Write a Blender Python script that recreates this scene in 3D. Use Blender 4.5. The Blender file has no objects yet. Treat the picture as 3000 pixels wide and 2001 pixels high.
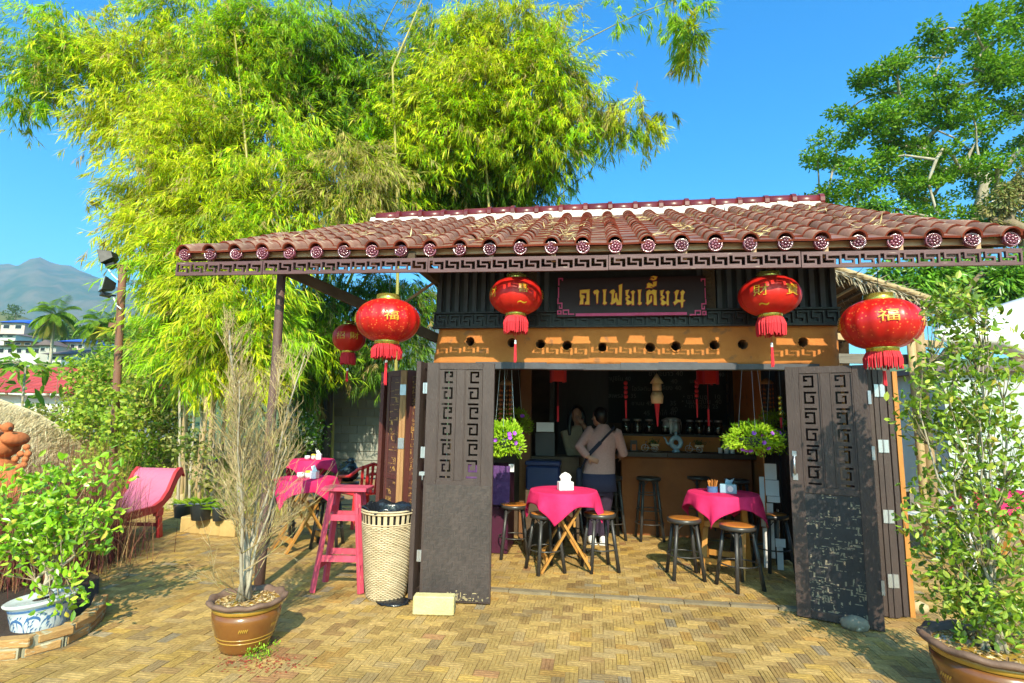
import bpy, bmesh, math, random
import numpy as np
from mathutils import Matrix, Vector, noise

# ------------------------------------------------------------------ camera, sky, sun, exposure
FPX, YAW, PITCH, ROLL, CAMH = 1600.0, 8.7, math.degrees(math.atan(215 / 1600.0)), 0.9, 1.5
SUN_ELEV, SUN_AZ = 36.6, 11.5          # azimuth: shadows run to +Y, turned this much toward -X
scn = bpy.context.scene
COL = scn.collection

def cam_basis():
    y, p, r = (math.radians(a) for a in (YAW, PITCH, ROLL))
    f = np.array([-math.sin(y) * math.cos(p), math.cos(y) * math.cos(p), math.sin(p)])
    R = np.array([math.cos(y), math.sin(y), 0.0])
    U = np.cross(R, f)
    return f, R * math.cos(r) + U * math.sin(r), -R * math.sin(r) + U * math.cos(r)
CF, CR, CU = cam_basis()
CC = np.array([0, 0, CAMH])
cd = bpy.data.cameras.new('camera'); cam = bpy.data.objects.new('camera', cd); COL.objects.link(cam)
cd.sensor_width = 36; cd.lens = 36 * FPX / 3000; cd.clip_start = 0.05; cd.clip_end = 20000
cam.matrix_world = Matrix(((CR[0], CU[0], -CF[0], 0), (CR[1], CU[1], -CF[1], 0), (CR[2], CU[2], -CF[2], CAMH), (0, 0, 0, 1)))
scn.camera = cam

w = bpy.data.worlds.new('World'); scn.world = w; w.use_nodes = True
nt = w.node_tree; bg = nt.nodes['Background']
sky = nt.nodes.new('ShaderNodeTexSky'); sky.sky_type = 'NISHITA'; sky.sun_disc = False
sky.sun_elevation = math.radians(SUN_ELEV); sky.air_density = 1.0; sky.dust_density = 2.2; sky.ozone_density = 1.6
# direction towards the sun (horizontal): opposite of the shadow direction
sdx, sdy = math.sin(math.radians(SUN_AZ)), -math.cos(math.radians(SUN_AZ))
sky.sun_rotation = math.atan2(sdx, sdy)
hs = nt.nodes.new('ShaderNodeHueSaturation'); hs.inputs['Saturation'].default_value = 1.55
tn = nt.nodes.new('ShaderNodeMix'); tn.data_type = 'RGBA'; tn.blend_type = 'MULTIPLY'; tn.inputs['Factor'].default_value = 1; tn.inputs['B'].default_value = (0.76, 1.42, 1.42, 1)
nt.links.new(sky.outputs[0], hs.inputs['Color']); nt.links.new(hs.outputs[0], tn.inputs['A']); nt.links.new(tn.outputs['Result'], bg.inputs[0])
bg.inputs[1].default_value = 0.15
sl = bpy.data.lights.new('sun', 'SUN'); so = bpy.data.objects.new('sun', sl); COL.objects.link(so)
sl.energy = 5.0; sl.angle = math.radians(0.5); sl.color = (1.0, 0.89, 0.67)
ce = math.cos(math.radians(SUN_ELEV))
so.rotation_euler = Vector((sdx * ce, sdy * ce, math.sin(math.radians(SUN_ELEV)))).to_track_quat('Z', 'Y').to_euler()
so.location = (4, -6, 8)
scn.view_settings.view_transform = 'Standard'; scn.view_settings.look = 'None'
scn.view_settings.exposure = 0.78; scn.view_settings.gamma = 1.0
scn.render.engine = 'CYCLES'
scn.cycles.use_denoising = True
scn.cycles.max_bounces = 8; scn.cycles.transparent_max_bounces = 12; scn.cycles.volume_bounces = 0
scn.cycles.sample_clamp_indirect = 6

# ------------------------------------------------------------------ pixel helpers (photo is 3000 x 2001)
def ray(px, py): return CF + CR * (px - 1500) / FPX - CU * (py - 1000.5) / FPX
def gz(px, py, z=0.0):
    d = ray(px, py); return CC + d * ((z - CAMH) / d[2])
def gy(px, py, Y):
    d = ray(px, py); return CC + d * (Y / d[1])
def proj(P):
    v = np.asarray(P, float) - CC; z = v @ CF
    return 1500 + FPX * (v @ CR) / z, 1000.5 - FPX * (v @ CU) / z, z

# ------------------------------------------------------------------ object helpers
def tag(o, label=None, cat=None, group=None, kind=None):
    if label: o['label'] = label
    if cat: o['category'] = cat
    if group: o['group'] = group
    if kind: o['kind'] = kind
    return o
def thing(name, loc=(0, 0, 0), rz=0.0, label=None, cat=None, group=None):
    o = bpy.data.objects.new(name, None); COL.objects.link(o)
    o.empty_display_size = 0.1
    o.location = loc; o.rotation_euler = (0, 0, rz)
    return tag(o, label, cat, group)
def setpar(o, parent, world=False):
    if parent is not None:
        o.parent = parent
        if world:
            o.matrix_parent_inverse = (Matrix.Translation(parent.location) @ parent.rotation_euler.to_matrix().to_4x4()).inverted()
    return o
def link(name, me, parent=None, world=False):
    o = bpy.data.objects.new(name, me); COL.objects.link(o)
    return setpar(o, parent, world)
def copy_tree(o, parent=None):
    c = o.copy(); COL.objects.link(c)
    if parent is not None: c.parent = parent
    for ch in list(o.children): copy_tree(ch, c)
    return c

class MB:
    """collects shapes into one mesh"""
    def __init__(s): s.v = []; s.f = []; s.m = []; s.cur = 0; s.sm = []; s.smooth = False
    def add(s, vs, fs):
        b = len(s.v); s.v += [tuple(map(float, v)) for v in vs]
        for f in fs:
            s.f.append([b + i for i in f]); s.m.append(s.cur); s.sm.append(s.smooth)
        return s
    def box(s, c, d, rot=None):
        hx, hy, hz = d[0] / 2, d[1] / 2, d[2] / 2
        vs = [Vector((x, y, z)) for x in (-hx, hx) for y in (-hy, hy) for z in (-hz, hz)]
        if rot is not None: vs = [rot @ v for v in vs]
        c = Vector(c)
        return s.add([v + c for v in vs], [(0, 1, 3, 2), (4, 6, 7, 5), (0, 4, 5, 1), (2, 3, 7, 6), (0, 2, 6, 4), (1, 5, 7, 3)])
    def bb(s, x0, x1, y0, y1, z0, z1):
        return s.box(((x0 + x1) / 2, (y0 + y1) / 2, (z0 + z1) / 2), (abs(x1 - x0), abs(y1 - y0), abs(z1 - z0)))
    def bar(s, p0, p1, w, h, up=(0, 0, 1)):
        p0 = Vector(p0); p1 = Vector(p1); d = p1 - p0; L = d.length; d.normalize()
        u = Vector(up); sd = d.cross(u)
        if sd.length < 1e-4: sd = d.cross(Vector((1, 0, 0)))
        sd.normalize(); u = sd.cross(d)
        rot = Matrix((d, sd, u)).transposed()
        return s.box((p0 + p1) / 2, (L, w, h), rot)
    def tube(s, pts, rad, n=8, caps=True):
        pts = [Vector(p) for p in pts]
        if not hasattr(rad, '__len__'): rad = [rad] * len(pts)
        t = (pts[1] - pts[0]).normalized()
        u = t.orthogonal().normalized(); vs = []
        for i, p in enumerate(pts):
            if i < len(pts) - 1:
                t2 = (pts[i + 1] - p)
                if i > 0: t2 = t2.normalized() + (p - pts[i - 1]).normalized()
            else: t2 = p - pts[i - 1]
            t2.normalize(); u = (u - t2 * u.dot(t2)); u.normalize(); w_ = t2.cross(u)
            for k in range(n):
                a = 2 * math.pi * k / n
                vs.append(p + (u * math.cos(a) + w_ * math.sin(a)) * rad[i])
        fs = []
        for i in range(len(pts) - 1):
            for k in range(n):
                a, b = i * n + k, i * n + (k + 1) % n
                fs.append((a, b, b + n, a + n))
        if caps:
            fs.append(tuple(range(n - 1, -1, -1))); fs.append(tuple((len(pts) - 1) * n + k for k in range(n)))
        return s.add(vs, fs)
    def lathe(s, prof, n=24, c=(0, 0, 0), caps=True, wob=None, sx=1.0, sy=1.0):
        vs = []
        for i, (r, z) in enumerate(prof):
            for k in range(n):
                a = 2 * math.pi * k / n
                rr, zz = (r, z) if wob is None else wob(r, z, a, i)
                vs.append((c[0] + rr * math.cos(a) * sx, c[1] + rr * math.sin(a) * sy, c[2] + zz))
        fs = []
        for i in range(len(prof) - 1):
            for k in range(n):
                a, b = i * n + k, i * n + (k + 1) % n
                fs.append((a, b, b + n, a + n))
        if caps and prof[0][0] > 1e-5: fs.append(tuple(range(n - 1, -1, -1)))
        if caps and prof[-1][0] > 1e-5: fs.append(tuple((len(prof) - 1) * n + k for k in range(n)))
        return s.add(vs, fs)
    def ell(s, c, r, n=16, m=10, rot=None, jit=0.0, seed=0):
        vs = []; rnd = random.Random(seed); c = Vector(c)
        for i in range(m + 1):
            th = math.pi * i / m
            for k in range(n):
                a = 2 * math.pi * k / n
                j = 1 + jit * (rnd.random() - .5) if 0 < i < m else 1
                v = Vector((r[0] * math.sin(th) * math.cos(a) * j, r[1] * math.sin(th) * math.sin(a) * j, -r[2] * math.cos(th) * j))
                if rot is not None: v = rot @ v
                vs.append(c + v)
        fs = []
        for i in range(m):
            for k in range(n):
                a, b = i * n + k, i * n + (k + 1) % n
                if i == 0: fs.append((a, b + n, a + n))
                elif i == m - 1: fs.append((a, b, a + n))
                else: fs.append((a, b, b + n, a + n))
        return s.add(vs, fs)
    def prism(s, poly, z0, z1, mat=None):
        """polygon in XY extruded along z; mat maps to world"""
        n = len(poly); vs = [Vector((x, y, z0)) for x, y in poly] + [Vector((x, y, z1)) for x, y in poly]
        if mat is not None: vs = [mat @ v for v in vs]
        return s.add(vs, [tuple(range(n - 1, -1, -1)), tuple(range(n, 2 * n))] + [(i, (i + 1) % n, (i + 1) % n + n, i + n) for i in range(n)])
    def raster(s, rows, cw, ch, depth, mat=None):
        """'#' cells solid; x right, z up from bottom row; front face at y=0, back at y=depth"""
        R = len(rows); C = max(len(r) for r in rows)
        g = lambda i, j: 0 <= i < R and 0 <= j < len(rows[i]) and rows[i][j] == '#'
        idx = {}; vs = []; fs = []
        def V(j, i, y):
            k = (j, i, y)
            if k not in idx:
                idx[k] = len(vs); v = Vector((j * cw, y * depth, (R - i) * ch)); vs.append(mat @ v if mat is not None else v)
            return idx[k]
        for i in range(R):
            for j in range(C):
                if not g(i, j): continue
                fs.append((V(j, i + 1, 0), V(j + 1, i + 1, 0), V(j + 1, i, 0), V(j, i, 0)))
                fs.append((V(j, i + 1, 1), V(j, i, 1), V(j + 1, i, 1), V(j + 1, i + 1, 1)))
                if not g(i - 1, j): fs.append((V(j, i, 0), V(j + 1, i, 0), V(j + 1, i, 1), V(j, i, 1)))
                if not g(i + 1, j): fs.append((V(j, i + 1, 0), V(j, i + 1, 1), V(j + 1, i + 1, 1), V(j + 1, i + 1, 0)))
                if not g(i, j - 1): fs.append((V(j, i, 0), V(j, i, 1), V(j, i + 1, 1), V(j, i + 1, 0)))
                if not g(i, j + 1): fs.append((V(j + 1, i, 0), V(j + 1, i + 1, 0), V(j + 1, i + 1, 1), V(j + 1, i, 1)))
        return s.add(vs, fs)
    def mesh(s, name, mats):
        me = bpy.data.meshes.new(name); me.from_pydata(s.v, [], s.f)
        if not isinstance(mats, (list, tuple)): mats = [mats]
        for m in mats: me.materials.append(MAT[m] if isinstance(m, str) else m)
        me.polygons.foreach_set('material_index', s.m)
        me.polygons.foreach_set('use_smooth', s.sm)
        me.update(); return me
    def build(s, name, mats, parent=None, world=False, bevel=0, auto=0):
        me = s.mesh(name, mats)
        if auto or bevel:
            bm = bmesh.new(); bm.from_mesh(me)
            bmesh.ops.recalc_face_normals(bm, faces=bm.faces)
            if bevel: bmesh.ops.bevel(bm, geom=[e for e in bm.edges if len(e.link_faces) == 2 and e.calc_face_angle(0) > 0.6], offset=bevel, segments=1, affect='EDGES', clamp_overlap=True)
            bm.to_mesh(me); bm.free()
        return link(name, me, parent, world)

def np_mesh(name, V, F, mat, col=None, smooth=False, fmat=None):
    """V (n,3), F (m,k) uniform polygons, col per vertex (n,3)"""
    V = np.asarray(V, np.float32); F = np.asarray(F, np.int32); m, k = F.shape
    me = bpy.data.meshes.new(name)
    me.vertices.add(len(V)); me.vertices.foreach_set('co', V.ravel())
    me.loops.add(m * k); me.loops.foreach_set('vertex_index', F.ravel())
    me.polygons.add(m); me.polygons.foreach_set('loop_start', np.arange(0, m * k, k, dtype=np.int32))
    try: me.polygons.foreach_set('loop_total', np.full(m, k, np.int32))
    except Exception: pass
    me.polygons.foreach_set('use_smooth', np.full(m, bool(smooth)))
    if col is not None:
        a = me.color_attributes.new('Col', 'FLOAT_COLOR', 'POINT')
        c4 = np.ones((len(V), 4), np.float32); c4[:, :3] = col; a.data.foreach_set('color', c4.ravel())
    for mm in (mat if isinstance(mat, (list, tuple)) else [mat]): me.materials.append(MAT[mm])
    if fmat is not None: me.polygons.foreach_set('material_index', np.asarray(fmat, np.int32))
    me.update(calc_edges=True); me.validate(); return me

def unit(a): return a / (np.linalg.norm(a, axis=-1, keepdims=True) + 1e-9)
def leaf_mesh(name, P, D, N, L, W, col, mat, shape='lance', fold=0.25, droop=0.0):
    P, D, N = (np.asarray(a, np.float32) for a in (P, D, N)); L = np.asarray(L, np.float32)[:, None]; W = np.asarray(W, np.float32)[:, None]
    D = unit(D); S = unit(np.cross(D, N)); N = np.cross(S, D); n = len(P)
    dz = np.array([0, 0, -1], np.float32) * droop * L
    if shape == 'lance':
        vs = [P, P + D * L * .38 + S * W / 2 - N * W * fold, P + D * L + dz, P + D * L * .38 - S * W / 2 - N * W * fold]
        F = np.array([[0, 1, 2], [0, 2, 3]])
    else:
        vs = [P, P + D * L * .3 + S * W * .43 - N * W * fold * .8 + dz * .1, P + D * L * .68 + S * W * .42 - N * W * fold * .8 + dz * .5, P + D * L + dz,
              P + D * L * .68 - S * W * .42 - N * W * fold * .8 + dz * .5, P + D * L * .3 - S * W * .43 - N * W * fold * .8 + dz * .1]
        F = np.array([[0, 1, 2, 3], [0, 3, 4, 5]])
    k = len(vs); V = np.stack(vs, 1).reshape(-1, 3)
    FF = (np.arange(n)[:, None, None] * k + F[None]).reshape(-1, F.shape[1])
    C = np.repeat(np.asarray(col, np.float32), k, 0)
    return np_mesh(name, V, FF, mat, C)
def seg_mesh(name, P0, P1, r0, r1, mat, n=4, col=None):
    """many tapered twigs as one mesh"""
    P0 = np.asarray(P0, np.float32); P1 = np.asarray(P1, np.float32); m = len(P0)
    r0 = np.broadcast_to(np.asarray(r0, np.float32), (m,))[:, None]; r1 = np.broadcast_to(np.asarray(r1, np.float32), (m,))[:, None]
    d = unit(P1 - P0); ref = np.where(np.abs(d[:, 2:3]) > .9, np.array([[1, 0, 0]]), np.array([[0, 0, 1]]))
    u = unit(np.cross(d, ref)); v = np.cross(d, u); rings = []
    for P, r in ((P0, r0), (P1, r1)):
        for k in range(n):
            a = 2 * math.pi * k / n; rings.append(P + (u * math.cos(a) + v * math.sin(a)) * r)
    V = np.stack(rings, 1).reshape(-1, 3)
    F = np.array([[k, (k + 1) % n, n + (k + 1) % n, n + k] for k in range(n)])
    FF = (np.arange(m)[:, None, None] * 2 * n + F[None]).reshape(-1, 4)
    C = None if col is None else np.repeat(np.asarray(col, np.float32), 2 * n, 0)
    return np_mesh(name, V, FF, mat, C, smooth=True)

# ------------------------------------------------------------------ materials
MAT = {}
def newmat(name):
    m = bpy.data.materials.new(name); m.use_nodes = True; MAT[name] = m
    return m, m.node_tree, m.node_tree.nodes['Principled BSDF']
def M(name, c1, c2=None, rough=0.6, scale=6.0, bump=0.0, bscale=None, spec=0.4, metal=0.0, rnd=0.0, detail=5.0, stretch=None, coat=0.0, contrast=1.0, sss=0.0, spots=None):
    m, t, p = newmat(name); N = t.nodes; Lk = t.links
    if c2 is None: c2 = tuple(c * 0.72 for c in c1)
    tc = N.new('ShaderNodeTexCoord'); src = tc.outputs['Object']
    if stretch:
        mp = N.new('ShaderNodeMapping'); mp.inputs['Scale'].default_value = stretch; Lk.new(src, mp.inputs[0]); src = mp.outputs[0]
    nz = N.new('ShaderNodeTexNoise'); nz.inputs['Scale'].default_value = scale; nz.inputs['Detail'].default_value = detail; nz.inputs['Roughness'].default_value = 0.62
    Lk.new(src, nz.inputs['Vector'])
    mr = N.new('ShaderNodeMapRange'); mr.inputs[1].default_value = 0.5 - 0.22 / contrast; mr.inputs[2].default_value = 0.5 + 0.22 / contrast
    Lk.new(nz.outputs[0], mr.inputs[0])
    mx = N.new('ShaderNodeMix'); mx.data_type = 'RGBA'; mx.inputs['A'].default_value = (*c1, 1); mx.inputs['B'].default_value = (*c2, 1)
    Lk.new(mr.outputs[0], mx.inputs['Factor']); out = mx.outputs['Result']
    if spots:
        (sc, ssz, sth) = spots
        n2 = N.new('ShaderNodeTexNoise'); n2.inputs['Scale'].default_value = ssz; n2.inputs['Detail'].default_value = 6; Lk.new(src, n2.inputs['Vector'])
        r2 = N.new('ShaderNodeMapRange'); r2.inputs[1].default_value = sth; r2.inputs[2].default_value = sth + .06; Lk.new(n2.outputs[0], r2.inputs[0])
        m2 = N.new('ShaderNodeMix'); m2.data_type = 'RGBA'; m2.inputs['B'].default_value = (*sc, 1)
        Lk.new(out, m2.inputs['A']); Lk.new(r2.outputs[0], m2.inputs['Factor']); out = m2.outputs['Result']
    if rnd:
        oi = N.new('ShaderNodeObjectInfo'); rr = N.new('ShaderNodeMapRange'); rr.inputs[3].default_value = 1 - rnd; rr.inputs[4].default_value = 1 + rnd
        Lk.new(oi.outputs['Random'], rr.inputs[0])
        hv = N.new('ShaderNodeHueSaturation'); Lk.new(rr.outputs[0], hv.inputs['Value']); Lk.new(out, hv.inputs['Color']); out = hv.outputs[0]
    Lk.new(out, p.inputs['Base Color'])
    p.inputs['Roughness'].default_value = rough; p.inputs['Specular IOR Level'].default_value = spec; p.inputs['Metallic'].default_value = metal
    if coat: p.inputs['Coat Weight'].default_value = coat; p.inputs['Coat Roughness'].default_value = 0.15
    rv = N.new('ShaderNodeMapRange'); rv.inputs[3].default_value = max(0.03, rough - .12); rv.inputs[4].default_value = min(1, rough + .12)
    Lk.new(nz.outputs[0], rv.inputs[0]); Lk.new(rv.outputs[0], p.inputs['Roughness'])
    if bump:
        nb = N.new('ShaderNodeTexNoise'); nb.inputs['Scale'].default_value = bscale or scale * 4; nb.inputs['Detail'].default_value = 4; Lk.new(src, nb.inputs['Vector'])
        b = N.new('ShaderNodeBump'); b.inputs['Strength'].default_value = bump; b.inputs['Distance'].default_value = 0.01; Lk.new(nb.outputs[0], b.inputs['Height'])
        Lk.new(b.outputs[0], p.inputs['Normal'])
    return m
def leafmat(name, trans=0.35, rough=0.45, spec=0.35, tint=(1.15, 1.25, 0.5)):
    m, t, p = newmat(name); N = t.nodes; Lk = t.links
    at = N.new('ShaderNodeVertexColor'); at.layer_name = 'Col'
    Lk.new(at.outputs[0], p.inputs['Base Color']); p.inputs['Roughness'].default_value = rough; p.inputs['Specular IOR Level'].default_value = spec
    tr = N.new('ShaderNodeBsdfTranslucent'); mu = N.new('ShaderNodeMix'); mu.data_type = 'RGBA'; mu.blend_type = 'MULTIPLY'; mu.inputs['Factor'].default_value = 1
    mu.inputs['B'].default_value = (*tint, 1); Lk.new(at.outputs[0], mu.inputs['A']); Lk.new(mu.outputs['Result'], tr.inputs['Color'])
    ms = N.new('ShaderNodeMixShader'); ms.inputs[0].default_value = trans
    Lk.new(p.outputs[0], ms.inputs[1]); Lk.new(tr.outputs[0], ms.inputs[2]); Lk.new(ms.outputs[0], N['Material Output'].inputs[0])
    return m
def attrmat(name, rough=0.8, spec=0.2, noise_amt=0.25, scale=30, bump=0.0, stain=0.0):
    """base colour from the 'Col' attribute with a little grain"""
    m, t, p = newmat(name); N = t.nodes; Lk = t.links
    at = N.new('ShaderNodeVertexColor'); at.layer_name = 'Col'
    tc = N.new('ShaderNodeTexCoord'); nz = N.new('ShaderNodeTexNoise'); nz.inputs['Scale'].default_value = scale; nz.inputs['Detail'].default_value = 5; Lk.new(tc.outputs['Object'], nz.inputs['Vector'])
    rr = N.new('ShaderNodeMapRange'); rr.inputs[1].default_value = .25; rr.inputs[2].default_value = .75; rr.inputs[3].default_value = 1 - noise_amt; rr.inputs[4].default_value = 1 + noise_amt; Lk.new(nz.outputs[0], rr.inputs[0])
    hv = N.new('ShaderNodeHueSaturation'); Lk.new(rr.outputs[0], hv.inputs['Value']); Lk.new(at.outputs[0], hv.inputs['Color']); out = hv.outputs[0]
    if stain:      # dirt and wear spread over many pieces
        ge = N.new('ShaderNodeNewGeometry'); ns_ = N.new('ShaderNodeTexNoise'); ns_.inputs['Scale'].default_value = 1.7; ns_.inputs['Detail'].default_value = 8; ns_.inputs['Roughness'].default_value = .68; Lk.new(ge.outputs['Position'], ns_.inputs['Vector'])
        rs_ = N.new('ShaderNodeMapRange'); rs_.inputs[1].default_value = .36; rs_.inputs[2].default_value = .66; rs_.inputs[3].default_value = 1 - stain; rs_.inputs[4].default_value = 1 + stain * .45; Lk.new(ns_.outputs[0], rs_.inputs[0])
        h2 = N.new('ShaderNodeHueSaturation'); Lk.new(rs_.outputs[0], h2.inputs['Value']); Lk.new(out, h2.inputs['Color']); out = h2.outputs[0]
    Lk.new(out, p.inputs['Base Color'])
    p.inputs['Roughness'].default_value = rough; p.inputs['Specular IOR Level'].default_value = spec
    if bump:
        b = N.new('ShaderNodeBump'); b.inputs['Strength'].default_value = bump; b.inputs['Distance'].default_value = .006; Lk.new(nz.outputs[0], b.inputs['Height']); Lk.new(b.outputs[0], p.inputs['Normal'])
    return m

M('dirt', (.36, .22, .10), (.26, .15, .06), rough=.95, scale=1.2, bump=.5, bscale=20)
M('mortar', (.30, .19, .075), (.20, .125, .05), rough=.95, scale=9, bump=.4)
M('tile_top', (.250, .132, .088), (.170, .076, .050), rough=.40, scale=11, spec=.42, rnd=.26, bump=.25, bscale=50, spots=((.33, .26, .18), 12, .63))
M('tile_rim', (.20, .035, .018), (.12, .02, .012), rough=.28, scale=20, spec=.5, rnd=.2)
M('disc', (.24, .055, .085), (.18, .035, .055), rough=.10, scale=30, spec=.9, coat=1.0, rnd=.3, bump=.5, bscale=90)
M('ridge_red', (.17, .02, .02), (.11, .015, .015), rough=.3, scale=9, spec=.5, rnd=.2)
M('white_mortar', (.66, .62, .56), (.44, .39, .34), rough=.9, scale=9, bump=.4)
M('eave_wood', (.50, .33, .20), (.38, .24, .14), rough=.8, scale=5, stretch=(1, 8, 8))
M('fascia', (.135, .066, .068), (.095, .046, .048), rough=.55, scale=9, bump=.2, spec=.35, stretch=(.4, 2, 2), spots=((.34, .24, .2), 16, .66))
M('deck', (.10, .065, .04), (.06, .04, .025), rough=.85, scale=6)
M('ochre', (.54, .20, .046), (.43, .15, .036), rough=.92, scale=3.5, bump=.45, bscale=28, spots=((.30, .13, .05), 7, .62))
M('ochre_dark', (.22, .10, .04), (.15, .07, .03), rough=.92, scale=3, bump=.3)
M('black_wood', (.028, .024, .024), (.018, .016, .017), rough=.5, scale=8, spec=.4, bump=.2, stretch=(3, 3, .6))
M('lintel', (.075, .078, .095), (.05, .05, .06), rough=.6, scale=7, bump=.25)
M('door_dark', (.074, .050, .045), (.048, .033, .031), rough=.52, scale=6, spec=.4, bump=.3, bscale=40, stretch=(2.5, 2.5, .7), spots=((.16, .12, .10), 26, .70))
M('door_red', (.115, .036, .030), (.075, .022, .020), rough=.45, scale=7, spec=.4, bump=.2, stretch=(3, 3, .7), spots=((.22, .10, .05), 24, .69))
M('raw_wood', (.42, .23, .10), (.30, .15, .06), rough=.7, scale=6, stretch=(6, 6, .8))
M('orange_wood', (.52, .22, .05), (.40, .15, .03), rough=.5, scale=6, stretch=(6, 6, .8))
M('yellow_wood', (.50, .24, .055), (.38, .165, .032), rough=.4, scale=5, spec=.45, stretch=(5, 5, 1.0), rnd=.1)
M('steel', (.62, .64, .68), (.48, .5, .54), rough=.35, scale=14, metal=.85, rnd=.15)
M('iron_rim', (.05, .045, .042), (.03, .028, .027), rough=.35, scale=20, spec=.5)
M('stool_leg', (.045, .042, .042), (.028, .026, .026), rough=.42, scale=9, spec=.5, rnd=.2, spots=((.12, .10, .08), 24, .68))
M('stool_seat', (.52, .20, .035), (.36, .115, .02), rough=.30, scale=7, spec=.5, rnd=.22, stretch=(1.5, 7, 4))
M('bar_seat', (.05, .035, .025), (.03, .02, .015), rough=.5, scale=9)
M('pink_cloth', (.70, .036, .150), (.58, .022, .112), rough=.9, scale=5, bump=.55, bscale=16, spec=.1, contrast=1.3)
M('pink_paint', (.62, .085, .15), (.50, .055, .10), rough=.6, scale=6, bump=.25, bscale=25, stretch=(3, 3, .8), spots=((.55, .20, .18), 12, .64))
M('bench_pink', (.60, .16, .25), (.52, .12, .20), rough=.38, scale=3, spec=.5)
M('bench_red', (.45, .035, .035), (.36, .025, .028), rough=.45, scale=5, spec=.4)
M('paper_white', (.82, .82, .83), (.74, .75, .78), rough=.6, scale=9)
M('white_paint', (.78, .78, .77), (.66, .66, .66), rough=.6, scale=6)
M('wicker', (.60, .475, .31), (.47, .35, .21), rough=.6, scale=11, spec=.3, rnd=.1, contrast=1.4)
M('black_plastic', (.016, .018, .024), (.010, .011, .015), rough=.22, scale=10, spec=.6, bump=.7, bscale=22)
M('plastic_pot', (.075, .10, .125), (.05, .065, .085), rough=.45, scale=7)
M('concrete_block', (.62, .54, .27), (.52, .44, .20), rough=.95, scale=10, bump=.5, bscale=60)
M('yellow_block', (.52, .36, .14), (.42, .27, .10), rough=.95, scale=6, bump=.5)
M('glaze_brown', (.24, .095, .022), (.16, .058, .015), rough=.2, scale=5, spec=.55, coat=.4)
M('glaze_yellow', (.44, .25, .035), (.36, .19, .025), rough=.25, scale=12, spec=.5, coat=.3)
M('pot_rim', (.20, .12, .085), (.14, .08, .055), rough=.7, scale=12, bump=.3)
M('soil', (.055, .032, .020), (.035, .02, .013), rough=1, scale=30, bump=.8, bscale=60)
attrmat('chips', rough=.9, noise_amt=.2)
M('porcelain', (.66, .70, .72), (.56, .61, .63), rough=.15, scale=6, spec=.6)
M('cobalt', (.045, .12, .30), (.09, .20, .40), rough=.15, scale=26, spec=.6)
M('celadon', (.30, .48, .60), (.22, .38, .52), rough=.2, scale=14, spec=.6)
M('terracotta', (.52, .165, .055), (.40, .11, .035), rough=.85, scale=7, bump=.5)
M('bark', (.27, .205, .13), (.17, .12, .075), rough=.9, scale=12, bump=.8, stretch=(1, 1, .35))
M('bark_pale', (.48, .43, .33), (.30, .25, .18), rough=.9, scale=7, bump=.5, stretch=(1, 1, .3))
M('bamboo_culm', (.40, .34, .085), (.30, .27, .06), rough=.4, scale=6, spec=.4, stretch=(3, 3, .5), rnd=.25)
M('bamboo_old', (.46, .33, .17), (.33, .23, .12), rough=.6, scale=6, stretch=(4, 4, .5), rnd=.2)
M('trunk_dark', (.085, .065, .042), (.05, .04, .026), rough=.95, scale=8, bump=.5, stretch=(4, 4, .5))
M('rust_pole', (.23, .085, .045), (.17, .10, .075), rough=.8, scale=7, bump=.4, stretch=(2, 2, .6))
M('flood_black', (.022, .022, .024), (.015, .015, .017), rough=.45, scale=8)
M('thatch', (.62, .50, .31), (.50, .39, .23), rough=.95, scale=9, bump=.3, stretch=(4, 1, 4))
M('thatch_dark', (.16, .10, .055), (.10, .06, .035), rough=.95, scale=9, bump=.7)
M('block_wall', (.34, .34, .30), (.25, .26, .22), rough=.95, scale=3, bump=.4, rnd=.12)
M('stone', (.30, .25, .18), (.19, .16, .115), rough=.9, scale=9, bump=.8, spots=((.45, .42, .36), 9, .60))
M('stone_pale', (.50, .38, .22), (.40, .29, .16), rough=.95, scale=7, bump=.6)
M('edge_brick', (.46, .27, .10), (.33, .17, .06), rough=.95, scale=12, bump=.6, rnd=.25, stretch=(1, 1, 5), spots=((.40, .36, .24), 10, .58))
M('edge_mortar', (.40, .36, .25), (.29, .26, .17), rough=.95, scale=10, bump=.5)
M('lantern_red', (.58, .018, .010), (.44, .010, .008), rough=.42, scale=9, spec=.4, bump=.15, bscale=40)
M('gold_ink', (.68, .40, .03), (.58, .32, .02), rough=.3, scale=20, spec=.6)
M('gold_ring', (.72, .58, .12), (.62, .48, .08), rough=.22, scale=9, metal=.8)
M('tassel', (.62, .018, .035), (.46, .01, .02), rough=.7, scale=60, stretch=(6, 6, .3))
M('sign_board', (.030, .008, .013), (.022, .006, .010), rough=.5, scale=5)
M('sign_gold', (.95, .64, .07), (.85, .48, .04), rough=.45, scale=20)
M('sign_red', (.45, .015, .03), (.36, .012, .02), rough=.5, scale=20)
M('sign_pink', (.70, .08, .26), (.58, .06, .20), rough=.5, scale=20)
M('chalkboard', (.012, .020, .020), (.018, .027, .026), rough=.8, scale=3)
M('chalk', (.17, .185, .18), (.10, .115, .115), rough=1, scale=60)
M('counter_wood', (.055, .038, .026), (.035, .024, .017), rough=.55, scale=5, stretch=(.7, 5, 5), bump=.3)
M('skin', (.42, .235, .16), (.37, .20, .135), rough=.5, scale=8)
M('hair', (.012, .009, .008), (.008, .006, .005), rough=.35, scale=40, stretch=(1, 1, .2))
M('sweater', (.46, .285, .265), (.37, .23, .215), rough=.95, scale=60, spec=.1, bump=1.0, bscale=14)
M('navy', (.05, .048, .095), (.038, .037, .075), rough=.95, scale=90, spec=.1)
M('trousers', (.035, .02, .045), (.024, .014, .032), rough=.9, scale=12)
M('strap', (.018, .022, .045), (.013, .016, .034), rough=.8, scale=12)
M('beige_cloth', (.34, .28, .19), (.27, .22, .15), rough=.95, scale=50)
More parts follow.
